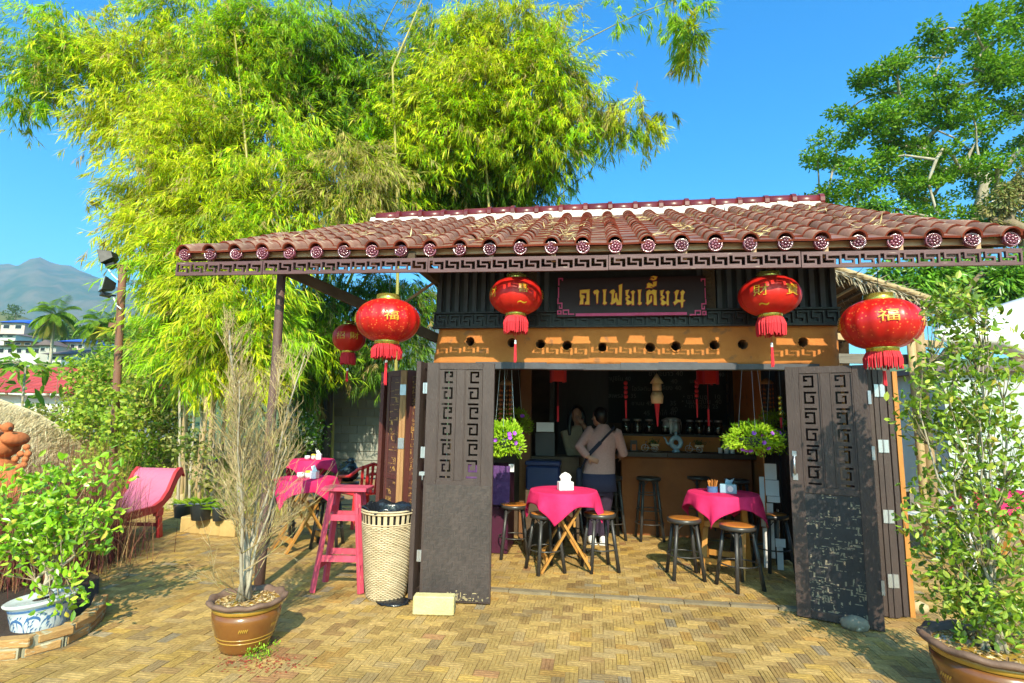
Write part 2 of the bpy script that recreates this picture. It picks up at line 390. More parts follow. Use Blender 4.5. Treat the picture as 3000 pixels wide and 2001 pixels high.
M('cooler_blue', (.014, .028, .10), (.011, .022, .08), rough=.4, scale=8)
M('purple_paint', (.07, .009, .035), (.05, .007, .026), rough=.5, scale=7)
M('violet_cloth', (.12, .05, .20), (.08, .03, .14), rough=.7, scale=8, bump=.8, bscale=18)
M('red_plastic', (.55, .03, .035), (.48, .025, .03), rough=.3, scale=6, spec=.5)
M('tarp_white', (.80, .79, .77), (.70, .69, .68), rough=.8, scale=2, bump=.2)
M('pale_wall', (.46, .52, .48), (.40, .45, .42), rough=.9, scale=2)
M('green_paint', (.10, .42, .20), (.08, .34, .16), rough=.5, scale=6)
M('car_dark', (.018, .022, .03), (.014, .017, .024), rough=.18, scale=4, spec=.6)
M('grey_plank', (.20, .18, .155), (.13, .12, .105), rough=.9, scale=5, stretch=(.6, 6, 6), bump=.4)
M('red_roof', (.46, .06, .055), (.36, .045, .042), rough=.8, scale=2.5, rnd=.15)
M('blue_roof', (.03, .12, .60), (.03, .10, .50), rough=.6, scale=1)
M('grey_roof', (.16, .12, .12), (.12, .09, .09), rough=.9, scale=1)
M('house_white', (.66, .65, .62), (.52, .51, .48), rough=.9, scale=.5)
M('house_pink', (.62, .45, .42), (.52, .37, .34), rough=.9, scale=.5)
M('house_ochre', (.46, .30, .14), (.38, .24, .11), rough=.9, scale=.5)
M('house_grey', (.42, .40, .35), (.34, .32, .28), rough=.9, scale=.5)
M('window_dark', (.03, .035, .04), (.02, .022, .026), rough=.2, scale=3)
M('hill_green', (.075, .115, .035), (.16, .14, .05), rough=1, scale=.05, contrast=1.3)
M('mountain', (.035, .075, .04), (.12, .11, .07), rough=1, scale=.02, contrast=1.8)
leafmat('leaf', trans=.42)
leafmat('leaf_gloss', trans=.25, rough=.3, spec=.5)
attrmat('straw', rough=.85, noise_amt=.15)
attrmat('twig', rough=.9, noise_amt=.2, scale=14)
attrmat('brick_col', rough=.88, noise_amt=.3, scale=38, bump=.45, stain=.30)
M('post_wood', (.15, .085, .075), (.10, .055, .05), rough=.6, scale=6, bump=.3, stretch=(3, 3, .6))
# glass jars, floodlight glass
m_, t_, p_ = newmat('glass'); p_.inputs['Base Color'].default_value = (.92, .95, .95, 1); p_.inputs['Roughness'].default_value = .04; p_.inputs['Transmission Weight'].default_value = 1; p_.inputs['IOR'].default_value = 1.45
m_, t_, p_ = newmat('flood_glass'); p_.inputs['Base Color'].default_value = (.42, .47, .45, 1); p_.inputs['Roughness'].default_value = .12
def woven(name, c1, c2, worn, cell=0.013, worn_th=.60, low=0.0, lowz=.3):
    """twill-woven split bamboo (flat weave, fine relief); paint worn off single strips, more near the foot"""
    m, t, p = newmat(name); N = t.nodes; Lk = t.links
    def n(op, a, b=None):
        x = N.new('ShaderNodeMath'); x.operation = op
        for i, q in enumerate((a, b)):
            if q is None: continue
            if isinstance(q, (int, float)): x.inputs[i].default_value = q
            else: Lk.new(q, x.inputs[i])
        return x.outputs[0]
    def fmix(f, a, b):
        x = N.new('ShaderNodeMix'); x.data_type = 'FLOAT'; Lk.new(f, x.inputs['Factor']); Lk.new(a, x.inputs['A']); Lk.new(b, x.inputs['B']); return x.outputs['Result']
    tc = N.new('ShaderNodeTexCoord'); sp = N.new('ShaderNodeSeparateXYZ'); Lk.new(tc.outputs['Object'], sp.inputs[0])
    u = n('DIVIDE', n('ADD', sp.outputs['X'], sp.outputs['Y']), cell); v = n('DIVIDE', sp.outputs['Z'], cell)
    cu, cv = n('FLOOR', u), n('FLOOR', v)
    q = n('FLOOR', n('DIVIDE', n('SUBTRACT', cu, cv), 4.0)); sel = n('LESS_THAN', n('FLOORED_MODULO', q, 2.0), 1.0)
    eu, ev = n('ABSOLUTE', n('SUBTRACT', n('FRACT', u), .5)), n('ABSOLUTE', n('SUBTRACT', n('FRACT', v), .5))
    prof = fmix(sel, eu, ev); sid = fmix(sel, cu, cv); edge = n('GREATER_THAN', prof, .40)
    wn = N.new('ShaderNodeTexWhiteNoise'); wn.noise_dimensions = '3D'; cmb = N.new('ShaderNodeCombineXYZ'); Lk.new(q, cmb.inputs[0]); Lk.new(sid, cmb.inputs[1]); Lk.new(sel, cmb.inputs[2]); Lk.new(cmb.outputs[0], wn.inputs[0])
    nz = N.new('ShaderNodeTexNoise'); nz.inputs['Scale'].default_value = 4.5; nz.inputs['Detail'].default_value = 4; Lk.new(tc.outputs['Object'], nz.inputs['Vector'])
    hz = N.new('ShaderNodeMapRange'); hz.inputs[1].default_value = lowz; hz.inputs[2].default_value = 0; hz.inputs[3].default_value = 0; hz.inputs[4].default_value = low; Lk.new(sp.outputs['Z'], hz.inputs[0])
    sc = n('ADD', n('ADD', n('MULTIPLY', nz.outputs[0], .55), n('MULTIPLY', wn.outputs[0], .45)), hz.outputs[0])
    n2 = N.new('ShaderNodeTexNoise'); n2.inputs['Scale'].default_value = 55; n2.inputs['Detail'].default_value = 3; Lk.new(tc.outputs['Object'], n2.inputs['Vector'])
    isw = n('MULTIPLY', n('MULTIPLY', n('GREATER_THAN', sc, worn_th), n('GREATER_THAN', n2.outputs[0], .47)), n('GREATER_THAN', .36, prof))
    mx = N.new('ShaderNodeMix'); mx.data_type = 'RGBA'; mx.inputs['A'].default_value = (*c1, 1); mx.inputs['B'].default_value = (*c2, 1); Lk.new(wn.outputs[0], mx.inputs['Factor'])
    m2 = N.new('ShaderNodeMix'); m2.data_type = 'RGBA'; m2.inputs['B'].default_value = (*worn, 1); Lk.new(mx.outputs['Result'], m2.inputs['A']); Lk.new(isw, m2.inputs['Factor'])
    n3 = N.new('ShaderNodeTexNoise'); n3.inputs['Scale'].default_value = 3.2; n3.inputs['Detail'].default_value = 7; n3.inputs['Roughness'].default_value = .7; Lk.new(tc.outputs['Object'], n3.inputs['Vector'])
    r3 = N.new('ShaderNodeMapRange'); r3.inputs[1].default_value = .35; r3.inputs[2].default_value = .72; r3.inputs[3].default_value = .75; r3.inputs[4].default_value = 1.25; Lk.new(n3.outputs[0], r3.inputs[0])
    h3 = N.new('ShaderNodeHueSaturation'); Lk.new(r3.outputs[0], h3.inputs['Value']); Lk.new(m2.outputs['Result'], h3.inputs['Color'])
    Lk.new(h3.outputs[0], p.inputs['Base Color']); p.inputs['Roughness'].default_value = .55
    b = N.new('ShaderNodeBump'); b.inputs['Strength'].default_value = .45; b.inputs['Distance'].default_value = .004; b.invert = True
    Lk.new(n('ADD', n('MULTIPLY', prof, prof), n('MULTIPLY', edge, .25)), b.inputs['Height']); Lk.new(b.outputs[0], p.inputs['Normal'])
woven('weave_dark', (.068, .048, .043), (.042, .031, .029), (.42, .33, .18), cell=.0095, worn_th=.86, low=.42, lowz=.13)
woven('weave_black', (.026, .024, .028), (.020, .019, .022), (.25, .205, .14), cell=.0085, worn_th=.705, low=.17, lowz=.8)
woven('weave_red', (.105, .035, .028), (.065, .022, .018), (.42, .22, .06), cell=.009, worn_th=.625)
M('limeskin', (.30, .46, .03), (.24, .40, .025), rough=.35, scale=40)

# ================================================================== GROUND
rng = np.random.default_rng(7); random.seed(7)
def hill_z(x, y):
    """terrain: flat around the cafe, falling a little then rising to green hillsides far off"""
    d = np.hypot(x, y); z = np.zeros_like(d) - .035
    z = z + np.clip((d - 45) / 60, 0, 1) ** 1.5 * 5.5 + np.clip((d - 100) / 160, 0, 1) ** 1.3 * 21
    z = z + np.clip((d - 45) / 60, 0, 1) * (np.sin(x * .045 + 1.3) * np.cos(y * .05) * 1.6 + np.sin(x * .012 + y * .017) * 3)
    return z
rr = np.concatenate([np.linspace(0, 12, 9), np.geomspace(15, 420, 26), np.geomspace(520, 6000, 6)])
aa = np.linspace(0, 2 * np.pi, 73)[:-1]
V = []; F = []
for i, r in enumerate(rr):
    x, y = r * np.cos(aa), r * np.sin(aa); z = hill_z(x, y)
    if r > 450: z = z * 0 - .1 + 20 * max(0, 1 - (r - 420) / 400)
    V += list(zip(x, y, z))
for i in range(len(rr) - 1):
    for k in range(72): F.append((i * 72 + k, i * 72 + (k + 1) % 72, (i + 1) * 72 + (k + 1) % 72, (i + 1) * 72 + k))
gm, gt, gp = newmat('ground_mat')
mb = np_mesh('ground', np.array(V), np.array(F), 'dirt', smooth=True)
mb.materials.clear()
_n = gt.nodes; _tc = _n.new('ShaderNodeTexCoord'); _sp = _n.new('ShaderNodeVectorMath'); _sp.operation = 'LENGTH'; gt.links.new(_tc.outputs['Object'], _sp.inputs[0])
_mr = _n.new('ShaderNodeMapRange'); _mr.inputs[1].default_value = 14; _mr.inputs[2].default_value = 40; gt.links.new(_sp.outputs['Value'], _mr.inputs[0])
_nz = _n.new('ShaderNodeTexNoise'); _nz.inputs['Scale'].default_value = .6; _nz.inputs['Detail'].default_value = 9; gt.links.new(_tc.outputs['Object'], _nz.inputs['Vector'])
_a = _n.new('ShaderNodeMix'); _a.data_type = 'RGBA'; _a.inputs['A'].default_value = (.40, .25, .12, 1); _a.inputs['B'].default_value = (.25, .15, .07, 1); gt.links.new(_nz.outputs[0], _a.inputs['Factor'])
_b = _n.new('ShaderNodeMix'); _b.data_type = 'RGBA'; _b.inputs['B'].default_value = (.085, .13, .035, 1); gt.links.new(_a.outputs['Result'], _b.inputs['A']); gt.links.new(_mr.outputs[0], _b.inputs['Factor'])
gt.links.new(_b.outputs['Result'], gp.inputs['Base Color']); gp.inputs['Roughness'].default_value = 1
mb.materials.append(gm)
tag(link('ground', mb), kind='structure')

# ---- paving: herringbone of grooved bricks on a mortar bed
PX0, PX1, PY0, PY1 = -7.4, 4.6, 1.2, 8.6
bed = MB().bb(PX0, PX1, PY0, PY1, -.06, -.0055).build('paving', 'mortar'); tag(bed, kind='structure')
BL, BW = .152, .076; gp_ = .0046
prof = [(0, -.03), (0, 0), (.29, 0), (.325, -.0042), (.36, 0), (.64, 0), (.675, -.0042), (.71, 0), (1, 0), (1, -.03)]
def brick_geo():
    w_ = BW - gp_; l_ = BL - gp_; n = len(prof); vs = []
    for x in (-l_ / 2, l_ / 2):
        for q, z in prof: vs.append((x, (q - .5) * w_, z))
    fs = [(i, i + 1, i + 1 + n, i + n) for i in range(n - 1)]
    fs = [f[::-1] for f in fs]
    tri = []
    for a, b, c, d in fs: tri += [(a, b, c), (a, c, d)]
    for base in (0, n):      # end caps as strips
        ids = [base + i for i in range(n)]
        for i in range(1, n - 1): tri.append((ids[0], ids[i], ids[i + 1]) if base == 0 else (ids[0], ids[i + 1], ids[i]))
    return np.array(vs, np.float32), np.array(tri, np.int32)
BV, BF = brick_geo()
PAL = np.array([(.42, .268, .088), (.38, .240, .078), (.45, .292, .105), (.345, .212, .072), (.41, .262, .095), (.32, .190, .072), (.375, .250, .105), (.30, .197, .088), (.44, .272, .072), (.385, .218, .062), (.34, .175, .075), (.29, .22, .135)])
PW = np.array([.17, .16, .13, .1, .13, .06, .08, .04, .06, .04, .015, .015]); PW /= PW.sum()
cells = []
nx, ny = int((PX1 - PX0) / BW), int((PY1 - PY0) / BW)
for j in range(ny):
    for i in range(nx):
        s_ = (i - j) % 4
        if s_ == 0 and i + 1 < nx: cells.append((PX0 + (i + 1) * BW, PY0 + (j + .5) * BW, 0))
        elif s_ == 3 and j + 1 < ny: cells.append((PX0 + (i + .5) * BW, PY0 + (j + 1) * BW, 1))
vis = []
for (x, y, v) in cells:
    if 7.4 < y and x > 2.6: continue
    px, py, z = proj((x, y, 0)); ok = z > .3 and -120 < px < 3120 and py < 2080
    if not ok and y < 2.2: continue
    vis.append((0 if (ok and py < 2000) else 1, z, x, y, v))
vis.sort()
near = [q for q in vis if q[0] == 0][:300]; nearset = set((q[2], q[3]) for q in near)
rest = [q for q in vis if (q[2], q[3]) not in nearset and (abs(q[2]) < 8)]
bm_var = []
for c in PAL:
    bm_var.append(np_mesh('brick', BV, BF, 'brick_col', np.tile(c, (len(BV), 1))))
def brick_tf():
    return rng.normal(0, .0011), rng.normal(0, .009), rng.normal(0, .007), rng.normal(0, .012)
pidx = rng.choice(len(PAL), size=len(vis), p=PW)
_sp = gz(760, 1950)
for _k, _q in enumerate(near + rest):       # reddish clay bricks round the brown pot
    if ((_q[2] - _sp[0]) / .75) ** 2 + ((_q[3] - _sp[1]) / .22) ** 2 < 1 and rng.random() < .16: pidx[_k] = 10
for k, (_, _, x, y, v) in enumerate(near):
    dz, rx, ry, rz = brick_tf()
    o = link('brick', bm_var[pidx[k]], bed); o.location = (x, y, dz)
    o.rotation_euler = (rx, ry, rz + (math.pi / 2 if v else 0))
VV = []; FF = []; CC_ = []
for k, (_, _, x, y, v) in enumerate(rest):
    dz, rx, ry, rz = brick_tf(); a = rz + (math.pi / 2 if v else 0); c, s_ = math.cos(a), math.sin(a)
    q = BV.copy(); zz = q[:, 2] + dz + q[:, 0] * ry + q[:, 1] * rx
    VV.append(np.stack([q[:, 0] * c - q[:, 1] * s_ + x, q[:, 0] * s_ + q[:, 1] * c + y, zz], 1)); FF.append(BF + k * len(BV))
    CC_.append(np.tile(PAL[pidx[k + len(near)]] * rng.uniform(.9, 1.1), (len(BV), 1)))
tag(link('brick_field', np_mesh('brick_field', np.concatenate(VV), np.concatenate(FF), 'brick_col', np.concatenate(CC_)), bed), kind='stuff')
# worn cement strip along the door line
M('threshold', (.26, .20, .12), (.17, .13, .08), rough=.95, scale=8, bump=.4)
mbs = MB()
for i in range(9):
    x0 = -1.45 + i * .36; mbs.bb(x0, x0 + .352, 4.83 + .01 * math.sin(i * 2.1), 4.90 + .008 * math.cos(i), -.02, .016 + .003 * (i % 3))
mbs.build('door_threshold', 'threshold', bed)

# ================================================================== PAVILION
PAV = thing('cafe_pavilion', (0.3, 6.5, 0), label='dark timber cafe pavilion with red-brown tiled roof and ochre mud wall', cat='building')
def P(mb, name, mats, parent=PAV, **k): return mb.build(name, mats, parent, world=(parent is PAV), **k)
EY, RY, RZ = 4.19, 6.75, 4.02                    # eave line, ridge line
EX0, EX1 = -3.62, 2.95
def ez(x): return 2.832 - .0115 * x              # eave height drops slightly to the right
RX0, RX1 = -2.92, 2.66
def slope_pt(x, t, h=0.0):
    """point on front slope: t 0 at eave, 1 at ridge"""
    z = ez(x) * (1 - t) + RZ * t; y = EY * (1 - t) + RY * t
    A = math.atan2(RZ - ez(x), RY - EY)
    return Vector((x, y - math.sin(A) * h, z + math.cos(A) * h))
SL = math.hypot(RY - EY, RZ - 2.832)
BYE = 9.52                                       # rear eave
deck = MB()
BYL, BZL = 7.3, 3.72                             # the rear slope is cut short over the open veranda
A_ = [(EX0, EY + .13, ez(EX0) + .01), (EX1, EY + .13, ez(EX1) + .01), (RX1, RY, RZ - .05), (RX0, RY, RZ - .05), (RX0, BYL, BZL), (RX1, BYL, BZL)]
B_ = [(x, y, z - .05) for x, y, z in A_]
deck.add(A_ + B_, [(0, 1, 2, 3), (3, 2, 5, 4), (6, 9, 8, 7), (9, 10, 11, 8), (0, 6, 7, 1), (4, 5, 11, 10), (0, 3, 9, 6), (3, 4, 10, 9), (1, 7, 8, 2), (2, 8, 11, 5)])
ROOF = P(deck, 'roof', 'deck')
ROOFINV = PAV.matrix_world
def RP(mb, name, mats, **k):
    o = mb.build(name, mats, ROOF); return o
# --- tiles
NC = 27; NR = 14; pitch = (EX1 - EX0 - .14) / (NC - 1); rowl = 1.0 / NR
def half_tile(L=.27, r0=.066, r1=.056, th=.012, n=9):
    m = MB(); vs = []
    for (y, r) in ((0, r0), (L, r1)):
        for rr_ in (r, r - th):
            for k in range(n):
                a = math.pi * (k / (n - 1)); vs.append((math.cos(a) * rr_, y, math.sin(a) * rr_))
    def q(ring, k): return ring * n + k
    m.smooth = True
    m.add(vs, [(q(0, k), q(0, k + 1), q(2, k + 1), q(2, k)) for k in range(n - 1)])
    base = 0
    m.smooth = False; m.cur = 1
    for k in range(n - 1): m.f.append([q(0, k + 1), q(0, k), q(1, k), q(1, k + 1)]); m.m.append(1); m.sm.append(False)
    for k in range(n - 1): m.f.append([q(1, k + 1), q(1, k), q(3, k), q(3, k + 1)]); m.m.append(1); m.sm.append(True)
    return m.mesh('cover_tile', ['tile_top', 'tile_rim'])
tile_me = half_tile()
pan = MB(); pan.bb(-pitch / 2 + .02, pitch / 2 - .02, 0, .26, -.008, .008); pan.m[2] = 1
pan_me = pan.mesh('pan_tile', ['tile_top', 'tile_rim'])
def basis_at(x, tilt, roll=0):
    A = math.atan2(RZ - ez(x), RY - EY) + tilt
    return Matrix.Rotation(A, 4, 'X') @ Matrix.Rotation(roll, 4, 'Y')
covers = []; pans = []
def xlim(t): return EX0 * (1 - t) + RX0 * t, EX1 * (1 - t) + RX1 * t
for c in range(NC):
    x = EX0 + .07 + c * pitch
    for r in range(NR):
        t = r * rowl - .012; lo, hi = xlim(max(t, 0) + rowl * .5)
        if lo + .02 < x < hi - .02: covers.append((c, r, x, t))
        xp = x + pitch / 2
        if c < NC - 1 and lo + .06 < xp < hi - .06: pans.append((c, r, xp, t))
def put_tile(me, name, x, t, h, tilt):
    o = link(name, me, ROOF)
    j = random.uniform
    o.matrix_local = Matrix.Translation(slope_pt(x + j(-.005, .005), t + j(-.005, .004), h)) @ basis_at(x, tilt + j(-.018, .018), j(-.05, .05)) @ Matrix.Rotation(j(-.04, .04), 4, 'Z')
    return o
covers.sort(key=lambda q: q[1]); pans.sort(key=lambda q: q[1])
extra_cov = covers[300:]; extra_pan = pans[300:]
for c, r, x, t in covers[:300]: put_tile(tile_me, 'cover_tile', x, t, .012, -.035)
for c, r, x, t in pans[:300]: put_tile(pan_me, 'pan_tile', x, t, .012, -.045)
def merged(me, items, name, h, tilt):
    n = len(me.vertices); co = np.empty(n * 3, np.float32); me.vertices.foreach_get('co', co); co = co.reshape(-1, 3)
    m = MB(); polys = [(list(p.vertices), p.material_index, p.use_smooth) for p in me.polygons]
    for c, r, x, t in items:
        T = Matrix.Translation(slope_pt(x, t, h)) @ basis_at(x, tilt + random.uniform(-.012, .012)); b = len(m.v)
        m.v += [tuple(T @ Vector(v)) for v in co]
        for vs, mi, sm in polys: m.f.append([b + i for i in vs]); m.m.append(mi); m.sm.append(sm)
    if items: tag(RP(m, name, ['tile_top', 'tile_rim']), kind='stuff')
merged(tile_me, extra_cov, 'upper_cover_tiles', .012, -.035)
merged(pan_me, extra_pan, 'upper_pan_tiles', .012, -.045)
# rear slope, plain ribs (never faces the photograph)
back = MB()
for c in range(NC):
    x = EX0 + .07 + c * pitch
    x = min(max(x, RX0 + .05), RX1 - .05)
    back.tube([(x, RY + .05, RZ - .03), (x, BYL, BZL)], .06, 6)
RP(back, 'rear_tiles', 'tile_top')
# hip tiles
hip_me = half_tile(.30, .075, .066, .012, 7)
for (xe, xr) in ((EX0, RX0), (EX1, RX1)):
    p0 = Vector((xe, EY, ez(xe) + .005)); p1 = Vector((xr, RY, RZ + .01)); n_ = 13
    d = (p1 - p0).normalized(); side = d.cross(Vector((0, 0, 1))).normalized(); up = side.cross(d)
    R3 = Matrix((side, d, up)).transposed().to_4x4()
    for k in range(n_):
        if xe < 0 and k > n_: break
        o = link('hip_tile', hip_me, ROOF)
        o.matrix_local = Matrix.Translation(p0.lerp(p1, k / n_) + up * (-.025)) @ R3 @ Matrix.Rotation(-.04 + random.uniform(-.02, .02), 4, 'X')
# ridge: white mortar bed and capped tiles
mo = MB(); n_ = 46
for k in range(n_):
    x0 = RX0 - .05 + (RX1 - RX0 + .05) * k / n_; x1 = RX0 - .05 + (RX1 - RX0 + .05) * (k + 1) / n_
    h = .085 + .03 * noise.noise((k * .7, 3, 1)); y0 = RY - .15 + .03 * noise.noise((k * .9, 1, 5))
    mo.add([(x0, y0, RZ - .07), (x1, y0, RZ - .07), (x1, RY - .06, RZ + h), (x0, RY - .06, RZ + h), (x0, RY + .12, RZ - .04), (x1, RY + .12, RZ - .04)], [(0, 1, 2, 3), (3, 2, 5, 4)])
RP(mo, 'ridge_mortar', 'white_mortar')
rc = MB(); rc.smooth = True; rc.tube([(0, 0, 0), (.31, 0, 0)], [.078, .078], 12); rc.smooth = False; rc.tube([(.285, 0, 0), (.335, 0, 0)], [.092, .092], 12)
rc_me = rc.mesh('ridge_tile', 'ridge_red'); nrt = 18
for k in range(nrt):
    x = RX0 + .02 + (RX1 - RX0) * k / nrt
    o = link('ridge_tile', rc_me, ROOF); o.location = (x, RY, RZ + .085 + .006 * math.sin(k * 1.7)); o.rotation_euler = (0, random.uniform(-.012, .012), random.uniform(-.01, .01))
# eave discs: moulded flower medallions
dm = MB(); dm.smooth = True
nn = 22
prof_d = [(.053, .02), (.053, -.004), (.050, -.011), (.044, -.005), (.041, -.005)]
vs = []
for (r, y) in prof_d:
    for k in range(nn): a = 2 * math.pi * k / nn; vs.append((r * math.cos(a), y, r * math.sin(a)))
fs = [(i * nn + k, (i + 1) * nn + k, (i + 1) * nn + (k + 1) % nn, i * nn + (k + 1) % nn) for i in range(len(prof_d) - 1) for k in range(nn)]
fs.append(tuple((len(prof_d) - 1) * nn + k for k in range(nn))); dm.add(vs, fs)
for k in range(7):
    a = 2 * math.pi * k / 7; dm.ell((math.cos(a) * .024, -.006, math.sin(a) * .024), (.0115, .009, .0115), 8, 5)
dm.ell((0, -.006, 0), (.012, .012, .012), 8, 6)
for k in range(7):
    a = 2 * math.pi * (k + .5) / 7; dm.ell((math.cos(a) * .035, -.005, math.sin(a) * .035), (.006, .006, .006), 6, 4)
disc_me = dm.mesh('eave_disc', 'disc')
for c in range(NC):
    x = EX0 + .07 + c * pitch
    o = link('eave_disc', disc_me, ROOF); o.location = (x, EY - .03, ez(x) - .028)
    o.rotation_euler = (random.uniform(-.25, .18), random.uniform(0, 6.28), random.uniform(-.12, .12))
eb = MB(); eb.bar((EX0 + .02, EY + .035, ez(EX0) - .024), (EX1 - .02, EY + .035, ez(EX1) - .024), .02, .045); RP(eb, 'eave_batten', 'eave_wood')
st = MB()
# short struts holding the fascia below the eave
for k in range(13):
    x = EX0 + .3 + k * .50; st = MB().bb(x - .017, x + .017, EY - .012, EY + .012, ez(x) - .13, ez(x) - .02); RP(st, 'fascia_strut', 'eave_wood')
# fascia: pierced key-fret boards
UNIT = ["#..#######", "#..#......", "#..#......", "#..#####..", "#......#..", "#......#..", "########.."]
def fret(nu, cw, ch, depth, rails=True):
    rows = [r * nu + '#' for r in UNIT]
    if rails: rows = ['#' * len(rows[0])] * 2 + rows + ['#' * len(rows[0])] * 2
    return rows
cuts = [(-3.62, -2.80), (-2.795, -1.34), (-1.335, .105), (.11, 1.495), (1.50, 2.935)]
for i, (x0, x1) in enumerate(cuts):
    nu = max(1, round((x1 - x0) / .1275)); cw = (x1 - x0) / (nu * 10 + 1); rows = fret(nu, cw, .0097, .02)
    a = math.atan(-.0115)
    T = Matrix.Translation((x0, EY - .035 + .004 * (i % 2), ez(x0) - .214 + (.004 if i % 2 else 0))) @ Matrix.Rotation(-a, 4, 'Y')
    P(MB().raster(rows, cw, .0108, .022, T), 'fascia_board', 'fascia')
# --- ochre mud wall above the doors, with round vents
WX0, WX1, WY = -1.52, 2.06, 4.95
hol = [(1377, 1001), (1500, 1004), (1583, 1008), (1661, 1012), (1765, 1017), (1905, 1018), (1980, 1014), (2093, 1011), (2176, 1009), (2352, 1003)]
holes = [gy(px, py, WY) for px, py in hol]
def wall_mesh():
    nx_, nz_ = 150, 26; z0, z1 = 1.965, 2.30; m = MB(); m.smooth = True; idx = {}
    inh = lambda x, z: any((x - h[0]) ** 2 + (z - h[2]) ** 2 < .046 ** 2 for h in holes)
    vs = []
    for i in range(nx_ + 1):
        for j in range(nz_ + 1):
            x = WX0 + (WX1 - WX0) * i / nx_; z = z0 + (z1 - z0) * j / nz_
            e = min(x - WX0, WX1 - x); rnd_ = .05 * max(0, 1 - e / .09) ** 2
            y = WY + rnd_ + .012 * noise.noise((x * 3, z * 4, 0)) + .004 * noise.noise((x * 17, z * 17, 3))
            if j == 0: z += .012 * noise.noise((x * 5, 0, 2)); y += .015
            if j == 0 and x > 1.86: z -= .03
            # narrow towards the top on the left like a hand-moulded end
            if x < WX0 + .2: x += .05 * (z - z0) / (z1 - z0) * (1 - (x - WX0) / .2)
            for h in holes:            # snap the rim of each vent to a circle
                dd = math.hypot(x - h[0], z - h[2])
                if .0 < dd < .055:
                    f_ = None
                    if f_: x = h[0] + (x - h[0]) * f_; z = h[2] + (z - h[2]) * f_
                    y += -.004
            idx[i, j] = len(vs); vs.append((x, y, z))
    fs = []; border = []
    for i in range(nx_):
        for j in range(nz_):
            q = (idx[i, j], idx[i + 1, j], idx[i + 1, j + 1], idx[i, j + 1])
            cx = sum(vs[k][0] for k in q) / 4; cz = sum(vs[k][2] for k in q) / 4
            if not inh(cx, cz): fs.append(q)
    m.add(vs, fs)
    # edges: bottom, ends
    m.smooth = False
    for i in range(nx_):
        a, b = vs[idx[i, 0]], vs[idx[i + 1, 0]]
        m.add([a, b, (b[0], b[1] + .22, b[2]), (a[0], a[1] + .22, a[2])], [(0, 3, 2, 1)])
    for i in (0, nx_):
        for j in range(nz_):
            a, b = vs[idx[i, j]], vs[idx[i, j + 1]]
            m.add([a, b, (b[0], b[1] + .22, b[2]), (a[0], a[1] + .22, a[2])], [(0, 1, 2, 3)])
    return m
P(wall_mesh(), 'mud_wall', 'ochre')
for h in holes:
    vt = MB(); vt.smooth = True; n_ = 20; vs = []
    for yy, r in ((WY + .02, .064), (WY - .012, .052), (WY - .004, .042), (WY + .2, .038)):
        for k in range(n_): a = 2 * math.pi * k / n_; vs.append((h[0] + r * math.cos(a), yy, h[2] + r * math.sin(a)))
    vt.add(vs, [(i * n_ + k, i * n_ + (k + 1) % n_, (i + 1) * n_ + (k + 1) % n_, (i + 1) * n_ + k) for i in range(3) for k in range(n_)])
    vt.m = [0] * (2 * n_) + [1] * n_; P(vt, 'vent_lining', ['ochre', 'ochre_dark'])
P(MB().bb(WX0 + .03, WX1 - .03, WY + .235, WY + .25, 1.95, 2.32), 'wall_backing', 'deck')
lt = MB()
for k in range(10):
    x0 = -1.42 + k * .329; lt.bb(x0, x0 + .329, WY - .03 + .004 * math.sin(k * 2), WY + .10, 1.915 + .004 * math.sin(k), 1.972 + .008 * math.sin(k * 1.3))
P(lt, 'lintel', 'lintel')
# --- black slatted band with key frieze
P(MB().raster([r * 29 + '#' for r in UNIT], (WX1 - WX0 - .03) / 291, .0155, .02, Matrix.Translation((WX0 + .02, WY - .045, 2.315))), 'key_frieze', 'black_wood')
P(MB().bb(WX0 + .02, WX1 - .01, WY - .02, WY + .04, 2.305, 2.432), 'frieze_backing', 'black_wood')
P(MB().bb(WX0 + .01, WX1, WY - .052, WY + .02, 2.2955, 2.312), 'frieze_rail', 'black_wood')
P(MB().bb(WX0 + .01, WX1, WY - .05, WY + .02, 2.434, 2.45), 'frieze_rail', 'black_wood')
P(MB().bb(WX0 + .02, WX1 - .01, WY + .03, WY + .05, 2.451, 3.0), 'slat_backing', 'black_wood')
slx = WX0 + .06
while slx < WX1 - .03:
    if not (-.42 < slx < .86): P(MB().bb(slx - .02, slx + .02, WY - .012, WY + .029, 2.452, 2.98), 'wall_slat', 'lintel')
    slx += .085
# carved board at either side of the sign
for x in (-.58, 1.0):
    cvm = MB().bb(x - .05, x + .05, WY - .03, WY - .01, 2.452, 2.9)
    for k in range(7):
        cvm.tube([(x + .028 * math.cos(a), WY - .034, 2.49 + k * .055 + .022 * math.sin(a)) for a in [i * .7 + k for i in range(8)]], .006, 5)
    P(cvm, 'carved_panel', 'deck')
# posts, beams
def post(x, y, r, z1, mat='black_wood', name='post'):
    m = MB(); m.smooth = True; m.tube([(x + .006 * math.sin(i * 1.9), y, i * z1 / 6) for i in range(7)], [r * (1.05 - .02 * i) for i in range(7)], 12); return P(m, name, mat)
post(-2.84, 4.52, .042, 2.84, 'post_wood')
post(2.72, 6.9, .05, 2.9)
for x in (WX0 + .06, WX1 - .05):
    P(MB().bb(x - .055, x + .055, WY + .08, WY + .2, 0, 1.95), 'door_post', 'black_wood')
    P(MB().bb(x - .05, x + .05, 8.5, 8.6, 0, 2.9), 'rear_post', 'black_wood')
P(MB().bar((EX0 + .1, 4.52, 2.87), (EX1 - .1, 4.52, 2.81), .06, .10), 'eave_beam', 'black_wood')
P(MB().bar((-2.84, 4.52, 2.80), (-1.50, 5.2, 2.22), .06, .09), 'brace', 'deck')
P(MB().bar((-1.95, 4.85, 2.42), (-1.52, 4.95, 2.75), .028, .02), 'brace', 'eave_wood')
